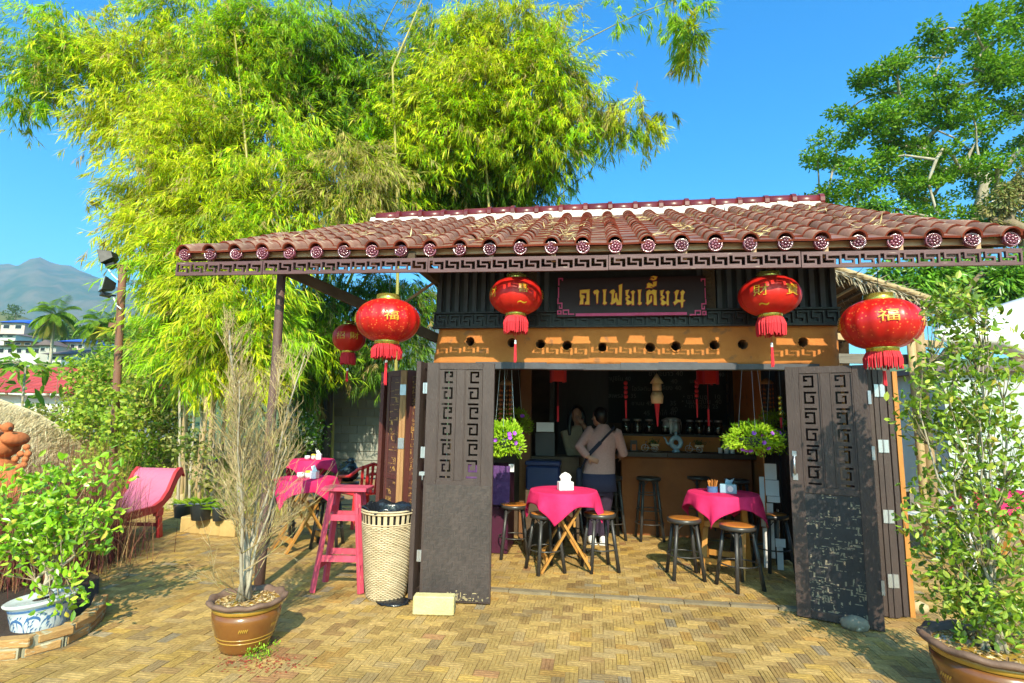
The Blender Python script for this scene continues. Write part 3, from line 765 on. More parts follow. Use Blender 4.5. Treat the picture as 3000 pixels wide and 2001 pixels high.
P(MB().bar((-1.5, 4.2, 2.78), (-1.5, 8.6, 2.80), .07, .1), 'side_beam', 'deck')
for k in range(11):
    x = EX0 + .3 + k * .59
    P(MB().bar((x, EY + .16, ez(x) - .03), (min(max(x, RX0), RX1), RY, RZ - .17), .045, .06), 'rafter', 'deck')
# enclosing walls of the bar room (dark boarded), right gable filled with planks
P(MB().bb(-1.56, -1.50, 5.75, 8.6, 0, 2.85), 'side_wall', 'deck')
P(MB().bb(-1.5, 2.1, 8.62, 8.68, 0, 2.42), 'back_wall', 'deck')
P(MB().bb(-1.5, 2.1, 8.60, 8.66, 2.47, 3.3), 'back_wall_top', 'deck')
P(MB().bb(2.02, 2.08, 7.15, 8.6, 0, 2.85), 'side_wall', 'ochre')
P(MB().bb(2.0, 2.06, 5.3, 5.38, 0, 2.85), 'side_post', 'black_wood')
for k in range(9): P(MB().bb(2.02, 2.045, 5.42 + k * .19, 5.42 + k * .19 + .178, .02 if k % 3 else .5, 2.84), 'added_side_board', 'black_wood')  # boards added so the view through the door cut-outs stays dark
P(MB().bb(2.0, 2.06, 6.5, 6.6, 0, 2.85), 'side_post', 'black_wood')
P(MB().bb(-1.5, 2.08, 4.98, 8.6, 2.86, 2.9), 'ceiling', 'deck')
P(MB().bb(-.93, -.80, 6.85, 6.98, 0, 2.86), 'interior_pillar', 'ochre_dark')
P(MB().bb(-.62, -.56, 7.6, 7.66, 0, 2.86), 'interior_pillar', 'black_wood')
P(MB().bb(-1.5, -.9, 7.05, 7.1, 0, 2.86), 'partition', 'deck')
P(MB().bb(-.55, .2, 8.3, 8.34, 0, 2.86), 'rear_screen', 'black_wood')
gb = MB()
for k in range(26):
    pass
# ---- doors
SP_A = ["########", "#......#", "######.#", "##..##.#", "##.###.#", "##.###.#", "##.....#", "########"]
SP_B = ["########", "##.....#", "##.###.#", "##.##..#", "##.#####", "##.#####", "##.....#", "########"]
LINE = ["########", "#......#"]
def key_rows(n, flip=False):
    rows = []
    for k in range(n):
        rows += [r[::-1] if flip else r for r in (SP_A if k % 2 else SP_B)]
        if k < n - 1 and k % 2: rows += LINE
    rows += LINE + ["########"]
    return rows
def door_leaf(name, x0, y0, x1, y1, H, T=.04, mat='door_dark', weave='weave_dark', key=True, flip=False, handle=None, z0=.012, label=None, weave_up=False, split=.50):
    """leaf standing from (x0,y0) to (x1,y1); local x runs along the leaf, front is local -y"""
    W = math.hypot(x1 - x0, y1 - y0); ang = math.atan2(y1 - y0, x1 - x0)
    T4 = Matrix.Translation((x0, y0, z0)) @ Matrix.Rotation(ang, 4, 'Z')
    fr = MB(); s_ = .105 * W / .6; mid = H * split
    def bx(a, b, c, d, e, f): fr.box(T4 @ Vector(((a + b) / 2, (c + d) / 2, (e + f) / 2)), (b - a, d - c, f - e), T4.to_3x3())
    bx(0, s_, 0, T, 0, H); bx(W - s_, W, 0, T, 0, H)
    bx(s_, W - s_, 0, T, H - .055, H); bx(s_, W - s_, 0, T, mid - .03, mid + .02); bx(s_, W - s_, 0, T, 0, .06)
    if key: bx(W / 2 - .035, W / 2 + .035, 0, T, mid + .02, H - .055)
    leaf = P(fr, 'door', mat, bevel=.003)
    if label: leaf['label'] = label
    if key:
        for a, b in ((s_, W / 2 - .035), (W / 2 + .035, W - s_)):
            rows = key_rows(6, flip); ch = (H - .055 - mid - .02) / len(rows); cw = (b - a) / 8
            rows = ['#' + q_ + '#' for q_ in rows]; cw = (b - a) / 10; k = MB().raster(rows, cw, ch, .016, T4 @ Matrix.Translation((a, .008, mid + .02))).build('key_panel', mat, leaf); 
            # frame bead round the panel
            bd = MB()
            for q in (a + .004, b - .004): bd.box(T4 @ Vector((q, .002, (mid + H) / 2 - .018)), (.007, .012, H - .075 - mid), T4.to_3x3())
            bd.build('bead', mat, leaf)
    else:
        pn = MB(); pn.box(T4 @ Vector((W / 2, .014, (mid + H) / 2 - .02)), (W - 2 * s_, .012, H - mid - .075), T4.to_3x3()); pn.build('woven_panel', weave, leaf)
    pn = MB(); pn.box(T4 @ Vector((W / 2, .012, mid / 2 + .015)), (W - 2 * s_, .012, mid - .09), T4.to_3x3()); pn.build('woven_panel', weave, leaf)
    if handle:
        hx, hz = handle; hd = MB(); hd.smooth = True
        hd.tube([T4 @ Vector(p) for p in ((hx, 0, hz - .07), (hx, -.03, hz - .06), (hx, -.035, hz), (hx, -.03, hz + .06), (hx, 0, hz + .07))], .008, 8)
        hd.smooth = False; hd.box(T4 @ Vector((hx, -.003, hz - .09)), (.035, .006, .05), T4.to_3x3()); hd.box(T4 @ Vector((hx, -.003, hz + .09)), (.03, .006, .04), T4.to_3x3())
        hd.build('handle', 'steel', leaf)
    return leaf, T4, W
def hinge(leaf, T4, pts, s=(.05, .004, .085), mat='steel'):
    for (x, y, z) in pts:
        h = MB(); h.box(T4 @ Vector((x, y, z)), s, T4.to_3x3()); h.tube([T4 @ Vector((x, y - .004, z - s[2] / 2)), T4 @ Vector((x, y - .004, z + s[2] / 2))], .006, 8); h.build('hinge', mat, leaf)
# left leaf, woven face down to the sill
lf, T4, W = door_leaf('door', -1.40, 4.445, -.83, 4.49, 1.915, label='dark brown folding door leaf with spiral cut-outs and woven lower half', split=.485)
wv = MB(); wv.box(T4 @ Vector((W / 2 + .005, -.006, .465)), (W - .035, .008, .89), T4.to_3x3()); wv.build('woven_panel', 'weave_dark', lf)
lb, T4b, Wb = door_leaf('door', -1.465, 4.47, -1.425, 5.02, 1.93, key=False, mat='door_dark')
hinge(lf, T4, [(-.012, -.004, z) for z in (.35, 1.17, 1.70)], s=(.035, .006, .09))
lk = MB(); lk.box(T4 @ Vector((-.01, -.012, 1.0)), (.045, .02, .03), T4.to_3x3()); lk.tube([T4 @ Vector((-.005, -.02, .985)), T4 @ Vector((-.005, -.02, .95))], .006, 6); lk.build('latch', 'steel', lf)
# right leaf
rf, T4, W = door_leaf('door', 1.52, 4.70, 2.03, 4.47, 1.905, weave='weave_black', flip=True, handle=(.04, 1.13), label='black folding door leaf with paint worn off the weave, propped by a stone')
hinge(rf, T4, [(W + .006, .0, z) for z in (.3, 1.25, 1.66)], s=(.02, .02, .10))
pk = MB(); pk.box(T4 @ Vector((W * .70, .07, 1.42)), (.022, .02, 1.0), T4.to_3x3()); pk.build('raw_batten', 'orange_wood', rf)
# folded stack of leaves to its side
for k, x in enumerate((2.135, 2.185, 2.285, 2.335)):
    q, Tq, Wq = door_leaf('door', x + .0, 4.80 + .012 * k, x + .02 + .004 * k, 5.36, 1.90, T=-.036, key=False, mat='door_dark')
    if k in (1, 2):
        pass
hs_ = MB()
for z in (.28, .76, 1.30, 1.74):
    h = MB(); h.bb(2.222, 2.298, 4.792, 4.797, z - .05, z + .05); h.tube([(2.26, 4.789, z - .05), (2.26, 4.789, z + .05)], .005, 8); h.build('hinge', 'steel', q)
for x in (2.235, 2.275): P(MB().bb(x - .017, x + .017, 4.80, 4.83, .01, 1.91), 'door_edge', 'door_dark')
P(MB().bb(2.395, 2.43, 4.86, 4.92, 0, 1.90), 'door_jamb', 'orange_wood')
P(MB().bb(2.34, 2.392, 4.87, 5.3, 0, 1.895), 'door_jamb', 'black_wood')
# red-brown leaves folded in a V by the left post
l1, T1, W1 = door_leaf('door', -2.04, 5.20, -1.83, 5.02, 1.90, key=False, mat='door_red', weave='weave_red', split=.47, label='red-brown folding door leaf with worn split-bamboo weave')
l2, T2, W2 = door_leaf('door', -1.775, 5.02, -1.53, 5.22, 1.90, key=False, mat='door_red', weave='weave_red', split=.47, label='red-brown folding door leaf with worn split-bamboo weave')
l3, T3, W3 = door_leaf('door', -2.10, 5.26, -2.05, 5.65, 1.90, key=False, mat='door_red', weave='weave_red', split=.47)
for x in (-1.818, -1.788): P(MB().bb(x - .014, x + .014, 4.995, 5.03, .01, 1.905), 'door_edge', 'raw_wood')
for z in (.42, 1.22, 1.72): h = MB().bb(-1.832, -1.774, 4.988, 4.993, z - .05, z + .05); h.build('hinge', 'steel', l2)

# ================================================================== SIGN
SY = 4.88
def zs(u, v, Y=SY): return gy(1620 + u / 5.11, 800 + v / 5.11, Y)
LET = {
 'ko': [(405,262),(550,250),(546,300),(546,475),(478,475),(482,445),(502,425),(505,300),(425,310),(425,330),(470,340),(478,370),(455,385),(455,470),(400,475),(405,430),(415,400),(403,350)],
 'aa': [(605,290),(620,265),(665,255),(690,280),(680,310),(670,455),(655,460),(645,310),(625,325)],
 'e1': [(745,255),(800,250),(790,300),(785,430),(805,445),(800,465),(770,480),(745,460),(755,430),(755,300)],
 'fo': [(850,290),(870,265),(910,250),(930,280),(915,310),(908,395),(932,370),(930,310),(955,305),(960,380),(985,420),(990,330),(985,190),(1035,170),(1030,300),(1025,480),(955,480),(945,430),(925,450),(880,475),(860,460),(875,430),(880,320)],
 'yo': [(1085,265),(1140,255),(1125,290),(1115,330),(1140,345),(1150,370),(1128,385),(1112,395),(1150,425),(1175,430),(1185,330),(1165,285),(1200,265),(1225,285),(1210,320),(1210,480),(1185,485),(1175,455),(1120,485),(1090,460),(1105,430),(1085,390),(1090,370),(1118,357),(1090,340)],
 'to': [(1395,310),(1400,280),(1440,255),(1465,275),(1500,255),(1550,265),(1545,320),(1550,485),(1505,480),(1505,335),(1480,312),(1455,320),(1437,330),(1432,420),(1455,400),(1460,350),(1480,345),(1480,430),(1415,485),(1390,455),(1400,430)],
 'ii': [(1395,225),(1410,200),(1405,170),(1430,150),(1470,165),(1500,190),(1495,140),(1550,130),(1545,190),(1500,215),(1480,205),(1440,197),(1490,228)],
 'mai': [(1455,65),(1500,50),(1560,60),(1540,100),(1500,115),(1450,95),(1475,85),(1505,97),(1520,75),(1495,68)],
 'no': [(1815,290),(1850,260),(1885,265),(1870,310),(1855,350),(1850,400),(1905,410),(1915,340),(1905,290),(1940,260),(1970,290),(1950,330),(1945,400),(1975,415),(1945,440),(1940,510),(1920,520),(1910,440),(1870,440),(1820,485),(1800,445),(1830,420),(1830,340)],
}
LET['e2'] = [(u + 522, v + 4) for u, v in LET['e1']]; LET['yo2'] = [(u + 520, v + 4) for u, v in LET['yo']]
SIGN = thing('sign_board', (0.2, SY, 2.45), label='dark maroon hanging sign with gold Thai lettering under the eave', cat='sign')
a0, a1 = zs(62, 50), zs(2300, 650)
sz0 = (zs(62, 645)[2] + zs(2300, 655)[2]) / 2
MB().bb(a0[0], a1[0], SY, SY + .03, sz0, sz0 + .36).build('board', 'sign_board', SIGN, world=True, bevel=.004)
def poly3(pts, Y, d, grow=0.0):
    P_ = [Vector((zs(u, v, SY)[0], zs(u, v, SY)[2])) for u, v in pts]
    ar = sum(P_[i].x * P_[(i + 1) % len(P_)].y - P_[(i + 1) % len(P_)].x * P_[i].y for i in range(len(P_)))
    if ar < 0: P_.reverse()
    if grow:
        Q = []
        for i, p in enumerate(P_):
            a = (p - P_[i - 1]).normalized(); b = (P_[(i + 1) % len(P_)] - p).normalized()
            n1 = Vector((a.y, -a.x)); n2 = Vector((b.y, -b.x)); n = (n1 + n2); n = n / max(.55, n.length_squared / 2) / 1 if n.length > .2 else n1
            Q.append(p + n * grow * .8)
        P_ = Q
    return MB().prism([(p.x, p.y) for p in P_], Y, Y + d, Matrix(((1, 0, 0, 0), (0, 0, 1, 0), (0, 1, 0, 0), (0, 0, 0, 1))))
for k, pts in LET.items():
    poly3(pts, SY - .012, .0125, .006).build('letter_outline', 'sign_red', SIGN, world=True)
    poly3(pts, SY - .018, .005).build('letter', 'sign_gold', SIGN, world=True)
def zbox(u0, v0, u1, v1):
    p, q = zs(u0, v0), zs(u1, v1); return MB().bb(p[0], q[0], SY - .006, SY + .001, q[2], p[2])
bt = MB()
def zb(u0, v0, u1, v1):
    p, q = zs(u0, v0), zs(u1, v1); bt.bb(p[0], q[0], SY - .006, SY - .0005, q[2], p[2])
zb(340, 606, 2005, 628)
for mir in (False, True):
    def R_(u0, v0, u1, v1):
        if mir: u0, u1 = 2362 - u1, 2362 - u0
        zb(u0, v0 + (8 if mir else 0), u1, v1 + (8 if mir else 0))
    R_(225, 606, 318, 626); R_(64, 445, 142, 462); R_(126, 462, 142, 536); R_(90, 520, 126, 536); R_(90, 490, 102, 520); R_(66, 380, 84, 445)
    R_(64, 560, 82, 622); R_(82, 604, 128, 622); R_(112, 560, 128, 604); R_(82, 560, 112, 576); R_(145, 548, 242, 566); R_(225, 566, 242, 606); R_(145, 566, 162, 622); R_(162, 606, 210, 622)
    R_(76, 215, 92, 370); R_(80, 76, 150, 92); R_(134, 92, 150, 116); R_(80, 92, 96, 185)
bt.build('border_key', 'sign_pink', SIGN, world=True)

# ================================================================== LANTERNS
def text_flat(s, size):
    cu = bpy.data.curves.new('t', 'FONT'); cu.body = s; cu.size = size; cu.align_x = 'CENTER'; cu.align_y = 'CENTER'; cu.resolution_u = 2
    ob = bpy.data.objects.new('t', cu); COL.objects.link(ob)
    dg = bpy.context.evaluated_depsgraph_get(); me = bpy.data.meshes.new_from_object(ob.evaluated_get(dg))
    bpy.data.objects.remove(ob)
    bm = bmesh.new(); bm.from_mesh(me); bmesh.ops.triangulate(bm, faces=bm.faces)
    for _ in range(3):
        es = [e for e in bm.edges if e.calc_length() > size * .12]
        if es: bmesh.ops.subdivide_edges(bm, edges=es, cuts=1); bmesh.ops.triangulate(bm, faces=bm.faces)
    vs = [tuple(v.co) for v in bm.verts]; bm.verts.index_update(); fs = [[v.index for v in f.verts] for f in bm.faces]
    bm.free(); return vs, fs
m_, t_, p_ = newmat('lantern_dots')
_N = t_.nodes; _tc = _N.new('ShaderNodeTexCoord'); _vo = _N.new('ShaderNodeTexVoronoi'); _vo.inputs['Scale'].default_value = 38; t_.links.new(_tc.outputs['Object'], _vo.inputs['Vector'])
_mp = _N.new('ShaderNodeMapRange'); _mp.inputs[1].default_value = .20; _mp.inputs[2].default_value = .26; t_.links.new(_vo.outputs['Distance'], _mp.inputs[0])
_mx = _N.new('ShaderNodeMix'); _mx.data_type = 'RGBA'; _mx.inputs['A'].default_value = (.70, .13, .035, 1); _mx.inputs['B'].default_value = (.50, .012, .010, 1); t_.links.new(_mp.outputs[0], _mx.inputs['Factor'])
t_.links.new(_mx.outputs['Result'], p_.inputs['Base Color']); p_.inputs['Roughness'].default_value = .28; p_.inputs['Specular IOR Level'].default_value = .5
def lantern(px, py, Y, wpx, hpx, label, chars, big, top_z, group='red paper lanterns under the eave', fringe=.135, tail=(.07, .16), face=0.0):
    c = gy(px, py, Y); s_ = proj(c)[2] / FPX; rx = wpx * s_ / 2; rz = hpx * s_ / 2
    T = thing('paper_lantern', tuple(c), 0, label, 'lantern', group)
    b = MB(); b.smooth = True; n = 64; prof_ = []
    for i in range(19):
        th = math.pi * (.10 + .80 * i / 18); prof_.append((rx * math.sin(th) ** .82, -rz * math.cos(th) / math.cos(.10 * math.pi)))
    npl = 16 if big else 14
    def wob(r, z, a, i):
        pl = (abs(math.sin(a * npl / 2)) ** .6); return r * (.955 + .045 * pl), z
    b.lathe(prof_, n, wob=wob); b.build('body', 'lantern_dots' if big else 'lantern_red', T)
    rt = prof_[-1][0]
    for sgn in (1, -1):
        z0 = sgn * (rz - .004); h = sgn * rz * .26
        g = MB(); g.smooth = True; g.lathe([(rt * 1.0, z0 - .01 * sgn), (rt * 1.03, z0), (rt * 1.0, z0 + h), (rt * .9, z0 + h)] if sgn > 0 else [(rt * .9, z0 + h), (rt * 1.0, z0 + h), (rt * 1.03, z0), (rt * 1.0, z0 + .01)], 32); g.build('ring', 'gold_ring', T)
    f = MB(); nf = 60; zt = -rz * 1.22
    for k in range(nf):
        a = 2 * math.pi * k / nf + random.uniform(-.03, .03); r0 = rt * .98; r1 = rt * random.uniform(1.05, 1.22); L = fringe * random.uniform(.88, 1.06)
        ca, sa = math.cos(a), math.sin(a)
        f.tube([(r0 * ca, r0 * sa, zt + .01), (r1 * ca, r1 * sa, zt - L * .35), (r1 * ca * .99, r1 * sa * .99, zt - L)], [.006, .0075, .005], 4, caps=False)
    f.build('fringe', 'tassel', T)
    if tail:
        zc = zt - fringe; t1 = MB(); t1.tube([(0, 0, zt), (0, 0, zc - tail[0])], .002, 5); t1.build('tail_cord', 'tassel', T)
        bd = MB(); bd.smooth = True; bd.ell((0, 0, zc - tail[0] * .95), (.010, .010, .012), 10, 8); bd.ell((0, 0, zc - tail[0] * 1.2), (.011, .011, .012), 10, 8); bd.build('bead', 'paper_white', T)
        tt = MB()
        for k in range(14):
            a = k * 2.4; r = .011 * math.sqrt((k + .5) / 14); tt.tube([(r * .6 * math.cos(a), r * .6 * math.sin(a), zc - tail[0] * 1.3), (r * math.cos(a) * 1.1, r * math.sin(a) * 1.1, zc - tail[0] * 1.3 - tail[1] * random.uniform(.88, 1))], .0035, 4)
        tt.build('tail_tassel', 'tassel', T)
    cd_ = MB(); cd_.tube([(0, 0, rz * 1.2), (.004, 0, top_z - c[2])], .0025, 5); cd_.build('hanging_cord', 'iron_rim', T)
    # gold characters wrapped on the body
    base = math.atan2(-c[1], -c[0]) + face
    for (s, az, dz, sz) in chars:
        vs, fs = text_flat(s, sz); out = []; vs = [(x_, y_ * (.66 if big else .8), 0) for x_, y_, _z in vs]
        for (x, y, _) in vs:
            z = max(-rz * .85, min(rz * .85, y + dz)); th = math.acos(max(-1, min(1, z / rz)))
            th = math.acos(max(-1, min(1, z / rz * math.cos(.10 * math.pi)))); r = rx * max(.05, math.sin(th)) ** .82 * 1.0 + .006
            a = base + az + x / rx
            out.append((r * math.cos(a), r * math.sin(a), z))
        MB().add(out, fs).build('gold_character', 'gold_ink', T)
    return T
lantern(1137, 940, 4.40, 186, 122, 'large dotted red lantern with gold character beside the open veranda', [('福', .1, .0, .125), ('福', 1.5, 0, .155), ('福', -1.5, 0, .155)], True, 2.70, fringe=.11, tail=(.02, .20))
lantern(2580, 950, 4.42, 214, 142, 'large dotted red lantern with gold character above the stacked door leaves', [('福', .2, .02, .145), ('福', 1.35, 0, .18), ('福', -1.4, 0, .18)], True, 2.70, fringe=.11, tail=(.01, .12))
lantern(1512, 868, 4.55, 157, 105, 'pleated red lantern with gold emblems hanging beside the sign, near the woven-bottomed door', [('喜', .25, .02, .10), ('財', -1.0, .0, .12), ('吉', 1.35, 0, .11), ('~', .25, -.085, .16)], False, 2.66)
lantern(2254, 867, 4.55, 172, 112, 'pleated red lantern with gold emblems hanging beside the sign, near the black worn door', [('財', -.25, .0, .12), ('寶', .75, .0, .12), ('~', -.2, -.095, .16)], False, 2.66)
lantern(1023, 990, 5.35, 96, 78, 'small faded red lantern hanging deep in the veranda', [('招', -.5, 0, .10), ('財', .3, 0, .10)], False, 2.8, fringe=.11, tail=(.05, .12))

# ================================================================== FURNITURE
def make_stool(h=.55, r=.155, spread=.2, seat='stool_seat', rings=((.21, 1.0),), name='wooden_stool'):
    T = thing(name)
    s_ = MB(); s_.smooth = True; s_.lathe([(r * .93, h - .022), (r * .93, h - .004), (r * .6, h - .001), (.001, h)], 32); s_.build('seat', seat, T)
    a = MB(); a.smooth = True; a.lathe([(r * .90, h - .045), (r * 1.0, h - .045), (r * 1.03, h - .03), (r * 1.02, h - .008), (r * .94, h - .006)], 32); a.build('seat_rim', 'iron_rim', T)
    legs = []
    for k in range(4):
        an = math.pi / 4 + k * math.pi / 2; ca, sa = math.cos(an), math.sin(an); l = MB(); l.smooth = True
        l.tube([(r * .78 * ca, r * .78 * sa, h - .03), (spread * ca, spread * sa, 0)], [.0165, .0185], 10); l.build('leg', 'stool_leg', T)
    for (z, f) in rings:
        q = MB(); q.smooth = True; rr_ = (r * .78 + (spread - r * .78) * (1 - z / (h - .03))) * .97
        q.tube([(rr_ * math.cos(t * math.pi / 16), rr_ * math.sin(t * math.pi / 16), z) for t in range(33)], .007, 6, caps=False); q.build('ring', 'iron_rim', T)
    for k in range(4):
        an = math.pi / 4 + k * math.pi / 2; b = MB(); b.smooth = True
        for sg in (-1, 1):
            a2 = an + sg * .55
            b.tube([(r * .86 * math.cos(an), r * .86 * math.sin(an), h - .12), (r * .80 * math.cos(an + sg * .25), r * .80 * math.sin(an + sg * .25), h - .075), (r * .82 * math.cos(a2), r * .82 * math.sin(a2), h - .045)], .005, 5)
        b.build('brace', 'iron_rim', T)
    return T
def place(T, first, loc, rz, label, cat, group):
    o = T if first else copy_tree(T)
    o.location = (loc[0], loc[1], loc[2] if len(loc) > 2 else 0.002); o.rotation_euler = (0, 0, rz)
    return tag(o, label, cat, group)
S0 = make_stool()
GRP = 'black-legged wooden stools around the tables'
spots = [((1505, 1630), .2, 'wooden stool with yellow worn seat beside the purple cabinet side of the napkin table'),
         ((1597, 1672), .55, 'wooden stool tucked under the drooping corner of the pink cloth with white napkin box'),
         ((1758, 1668), .35, 'wooden stool in front of the standing person at the table with white napkin box'),
         ((2008, 1690), .1, 'wooden stool facing the open floor at the table with blue napkin box'),
         ((2168, 1722), .45, 'wooden stool at the door side of the table with blue napkin box'),
         ((2268, 1668), .3, 'dark shaded wooden stool beside the white slatted stand')]
first = True
for (p, rz, lab) in spots:
    g = gz(*p); place(S0, first, g, rz, lab, 'stool', GRP); first = False
for (p, rz, lab) in [((958, 1600), .2, 'wooden stool behind the tall pink stool outdoors'), ((818, 1590), .7, 'wooden stool behind the bare shrub, by the crossed yellow table legs'), ((1012, 1530), .4, 'black stool holding a black bag beside the red plastic chair')]:
    g = gz(*p); place(S0, False, g, rz, lab, 'stool', 'wooden stools of the open-air tables')
for (x, y, rz, lab) in [(-.30, 6.45, .4, 'wooden stool in shade behind the table with white napkin box'), (1.55, 6.55, .2, 'wooden stool in shade behind the table with blue napkin box')]:
    place(S0, False, (x, y), rz, lab, 'stool', GRP)
B0 = make_stool(.76, .145, .2, 'bar_seat', ((.2, 1), (.36, 1), (.55, 1)), 'bar_stool')
first = True
for (p, rz, lab) in [((1790, 1578), .3, 'tall black bar stool beside the standing person'), ((1903, 1580), .15, 'tall black bar stool in front of the bare ochre counter'), ((2050, 1572), .5, 'tall black bar stool behind the open floor stool, under the teapot end of the counter'), ((2165, 1590), .2, 'tall black bar stool at the flower basket end of the counter')]:
    g = gz(*p); place(B0, first, g, rz, lab, 'bar stool', 'tall bar stools along the counter'); first = False

def make_table(R=.33, h=.745):
    T = thing('folding_table')
    t = MB(); t.smooth = True; t.lathe([(R * .98, h - .022), (R, h - .018), (R, h - .004), (R * .98, h)], 40); t.build('table_top', 'yellow_wood', T)
    for k, y in enumerate((-.19, .19)):
        for sg in (-1, 1):
            l = MB(); yy = y + sg * .014 * (1 if k else -1) * 1.0
            l.bar((sg * .25, yy, 0), (-sg * .20, yy, h - .024), .022, .05, up=(0, 1, 0)); l.build('leg', 'yellow_wood', T)
    for (x, z) in ((-.195, .12), (.195, .12), (.075, .45), (-.075, .45)):
        r_ = MB(); r_.bar((x, -.175, z), (x, .175, z), .02, .055); r_.build('rail', 'yellow_wood', T)
    return T
T0 = make_table()
def cloth(name, loc, rz, label, R=.335, half=.46, h=.752, seed=0, group='pink tablecloths'):
    rnd = random.Random(seed); n = 56; vs = []; ph = [rnd.uniform(0, 6.28) for _ in range(4)]
    for i in range(n + 1):
        for j in range(n + 1):
            u = (i / n * 2 - 1) * half; v = (j / n * 2 - 1) * half; r = math.hypot(u, v); a = math.atan2(v, u)
            if r <= R: vs.append((u, v, h + .0015 * noise.noise((u * 9, v * 9, seed))))
            else:
                e = r - R; w_ = min(1, e / .08)
                fold = (.42 * math.sin(9 * a + ph[0]) + .3 * math.sin(5 * a + ph[1]) + .2 * math.sin(14 * a + ph[2]))
                out = .012 * w_ + e * (.16 + .20 * fold)
                rr_ = R + max(.006 * w_, out); aa_ = a + .06 * e / .2 * math.sin(7 * a + ph[3])
                vs.append((rr_ * math.cos(aa_), rr_ * math.sin(aa_), h - max(0, e - .004) * .95 + .0))
    m = MB(); m.smooth = True
    m.add(vs, [(i * (n + 1) + j, (i + 1) * (n + 1) + j, (i + 1) * (n + 1) + j + 1, i * (n + 1) + j + 1) for i in range(n) for j in range(n)])
    o = m.build(name, 'pink_cloth'); o.location = loc; o.rotation_euler = (0, 0, rz)
    sm_ = o.modifiers.new('thick', 'SOLIDIFY'); sm_.thickness = .0025; sm_.offset = 0
    return tag(o, label, 'tablecloth', group)
TL, TR = (-.32, 5.70), (1.27, 5.92)
TO1 = tuple(gz(898, 1402, .75)[:2]); TO2 = tuple(gz(915, 1347, .75)[:2])
for k, (t, rz, lab, cl, cz) in enumerate([(TL, .25, 'yellow folding table under pink cloth with white napkin box', 'pink cloth under the white napkin box, hanging in soft points', .62),
                          (TR, 1.25, 'yellow folding table under pink cloth with blue napkin box', 'pink cloth under the blue napkin box and condiment jar', .30),
                          (TO1, .9, 'yellow folding table with crossed legs behind the tall pink stool outdoors', 'pink cloth half in shadow behind the tall pink stool', .55),
                          (TO2, .2, 'farther open-air table in front of the grey block wall', 'pink cloth in front of the grey block wall, with yellow-topped box', .85)]):
    place(T0, k == 0, t, rz, lab, 'table', 'folding tables'); cloth('tablecloth', (t[0], t[1], 0.004), cz, cl, seed=k + 3)
def napkin_box(loc, rz, label, mat='paper_white', s=1.0, top=True):
    T = thing('napkin_box', loc, rz, label, 'napkin box', 'napkin boxes on the tables')
    MB().bb(-.075 * s, .075 * s, -.045 * s, .045 * s, 0, .085 * s).build('box', mat, T, bevel=.006)
    if top:
        m = MB(); m.prism([(-.05 * s, 0), (.05 * s, 0), (.05 * s, .03 * s), (.062 * s, .045 * s), (.04 * s, .075 * s), (0, .095 * s), (-.04 * s, .075 * s), (-.062 * s, .045 * s), (-.05 * s, .03 * s)], -.012, .012, Matrix.Translation((0, 0, .084 * s)) @ Matrix.Rotation(math.pi / 2, 4, 'X')); m.build('tissue', 'paper_white', T)
    return T
napkin_box((TL[0] + .02, TL[1] - .03, .757), .35, 'white napkin holder with shaped tissue on pink table inside', s=1.0)
nb = napkin_box((TR[0] + .05, TR[1] - .02, .757), -.25, 'pale blue napkin box with tissue pulled out, on pink table inside', 'celadon', s=1.05, top=False)
m = MB(); m.add([(-.03, 0, .088), (.03, .01, .088), (.06, -.01, .15), (.015, 0, .125), (-.02, .01, .14)], [(0, 1, 2, 3), (0, 3, 4)]); m.build('tissue', 'celadon', nb)
MB().ell((.02, -.049, .045), (.028, .003, .03), 10, 8).build('painted_flower', 'paper_white', nb)
j = thing('condiment_jar', (TR[0] - .10, TR[1] + .0, .757), 0, 'blue patterned jar of orange sachets on pink table', 'jar')
MB().lathe([(.05, 0), (.052, .06), (.046, .06), (.044, .02)], 20).build('jar', 'cobalt', j)
m = MB()
for k in range(16):
    a = k * 2.4; r = .032 * math.sqrt(k / 16); m.bar((r * math.cos(a), r * math.sin(a), .03), (r * 1.7 * math.cos(a), r * 1.7 * math.sin(a), .11 + .02 * random.random()), .012, .003, up=(math.sin(a), -math.cos(a), .1))
m.build('sachets', 'orange_wood', j)
def condiments(loc, rz, label):
    T = thing('condiment_tray', loc, rz, label, 'condiments', 'condiment sets on the outdoor tables')
    for (x, r, h, mt) in ((-.085, .045, .06, 'porcelain'), (0.005, .032, .06, 'porcelain')):
        m = MB(); m.smooth = True; m.lathe([(r * .7, 0), (r, h * .4), (r * .9, h), (r * .7, h), (r * .6, h * .6)], 18, (x, 0, 0)); m.build('bowl', mt, T)
    m = MB()
    for k in range(8): m.ell((.005 + .02 * math.cos(k * 2.4), .02 * math.sin(k * 2.4), .07), (.012, .012, .016), 6, 5)
    m.build('sachets', 'sign_gold', T)
    MB().bb(.05, .13, -.035, .035, 0, .085).build('box', 'paper_white', T, bevel=.005)
    m = MB(); m.add([(.06, 0, .086), (.12, 0, .086), (.07, .02, .15), (.04, .0, .13)], [(0, 1, 2, 3)]); m.build('tissue', 'paper_white', T)
    return T
condiments((TO1[0] + .02, TO1[1] - .02, .757), -.1, 'white bowls, sachets and napkin box on the half-shaded pink cloth')
condiments((TO2[0] + .02, TO2[1] - .02, .757), .2, 'white bowl and box on the cloth before the grey wall')

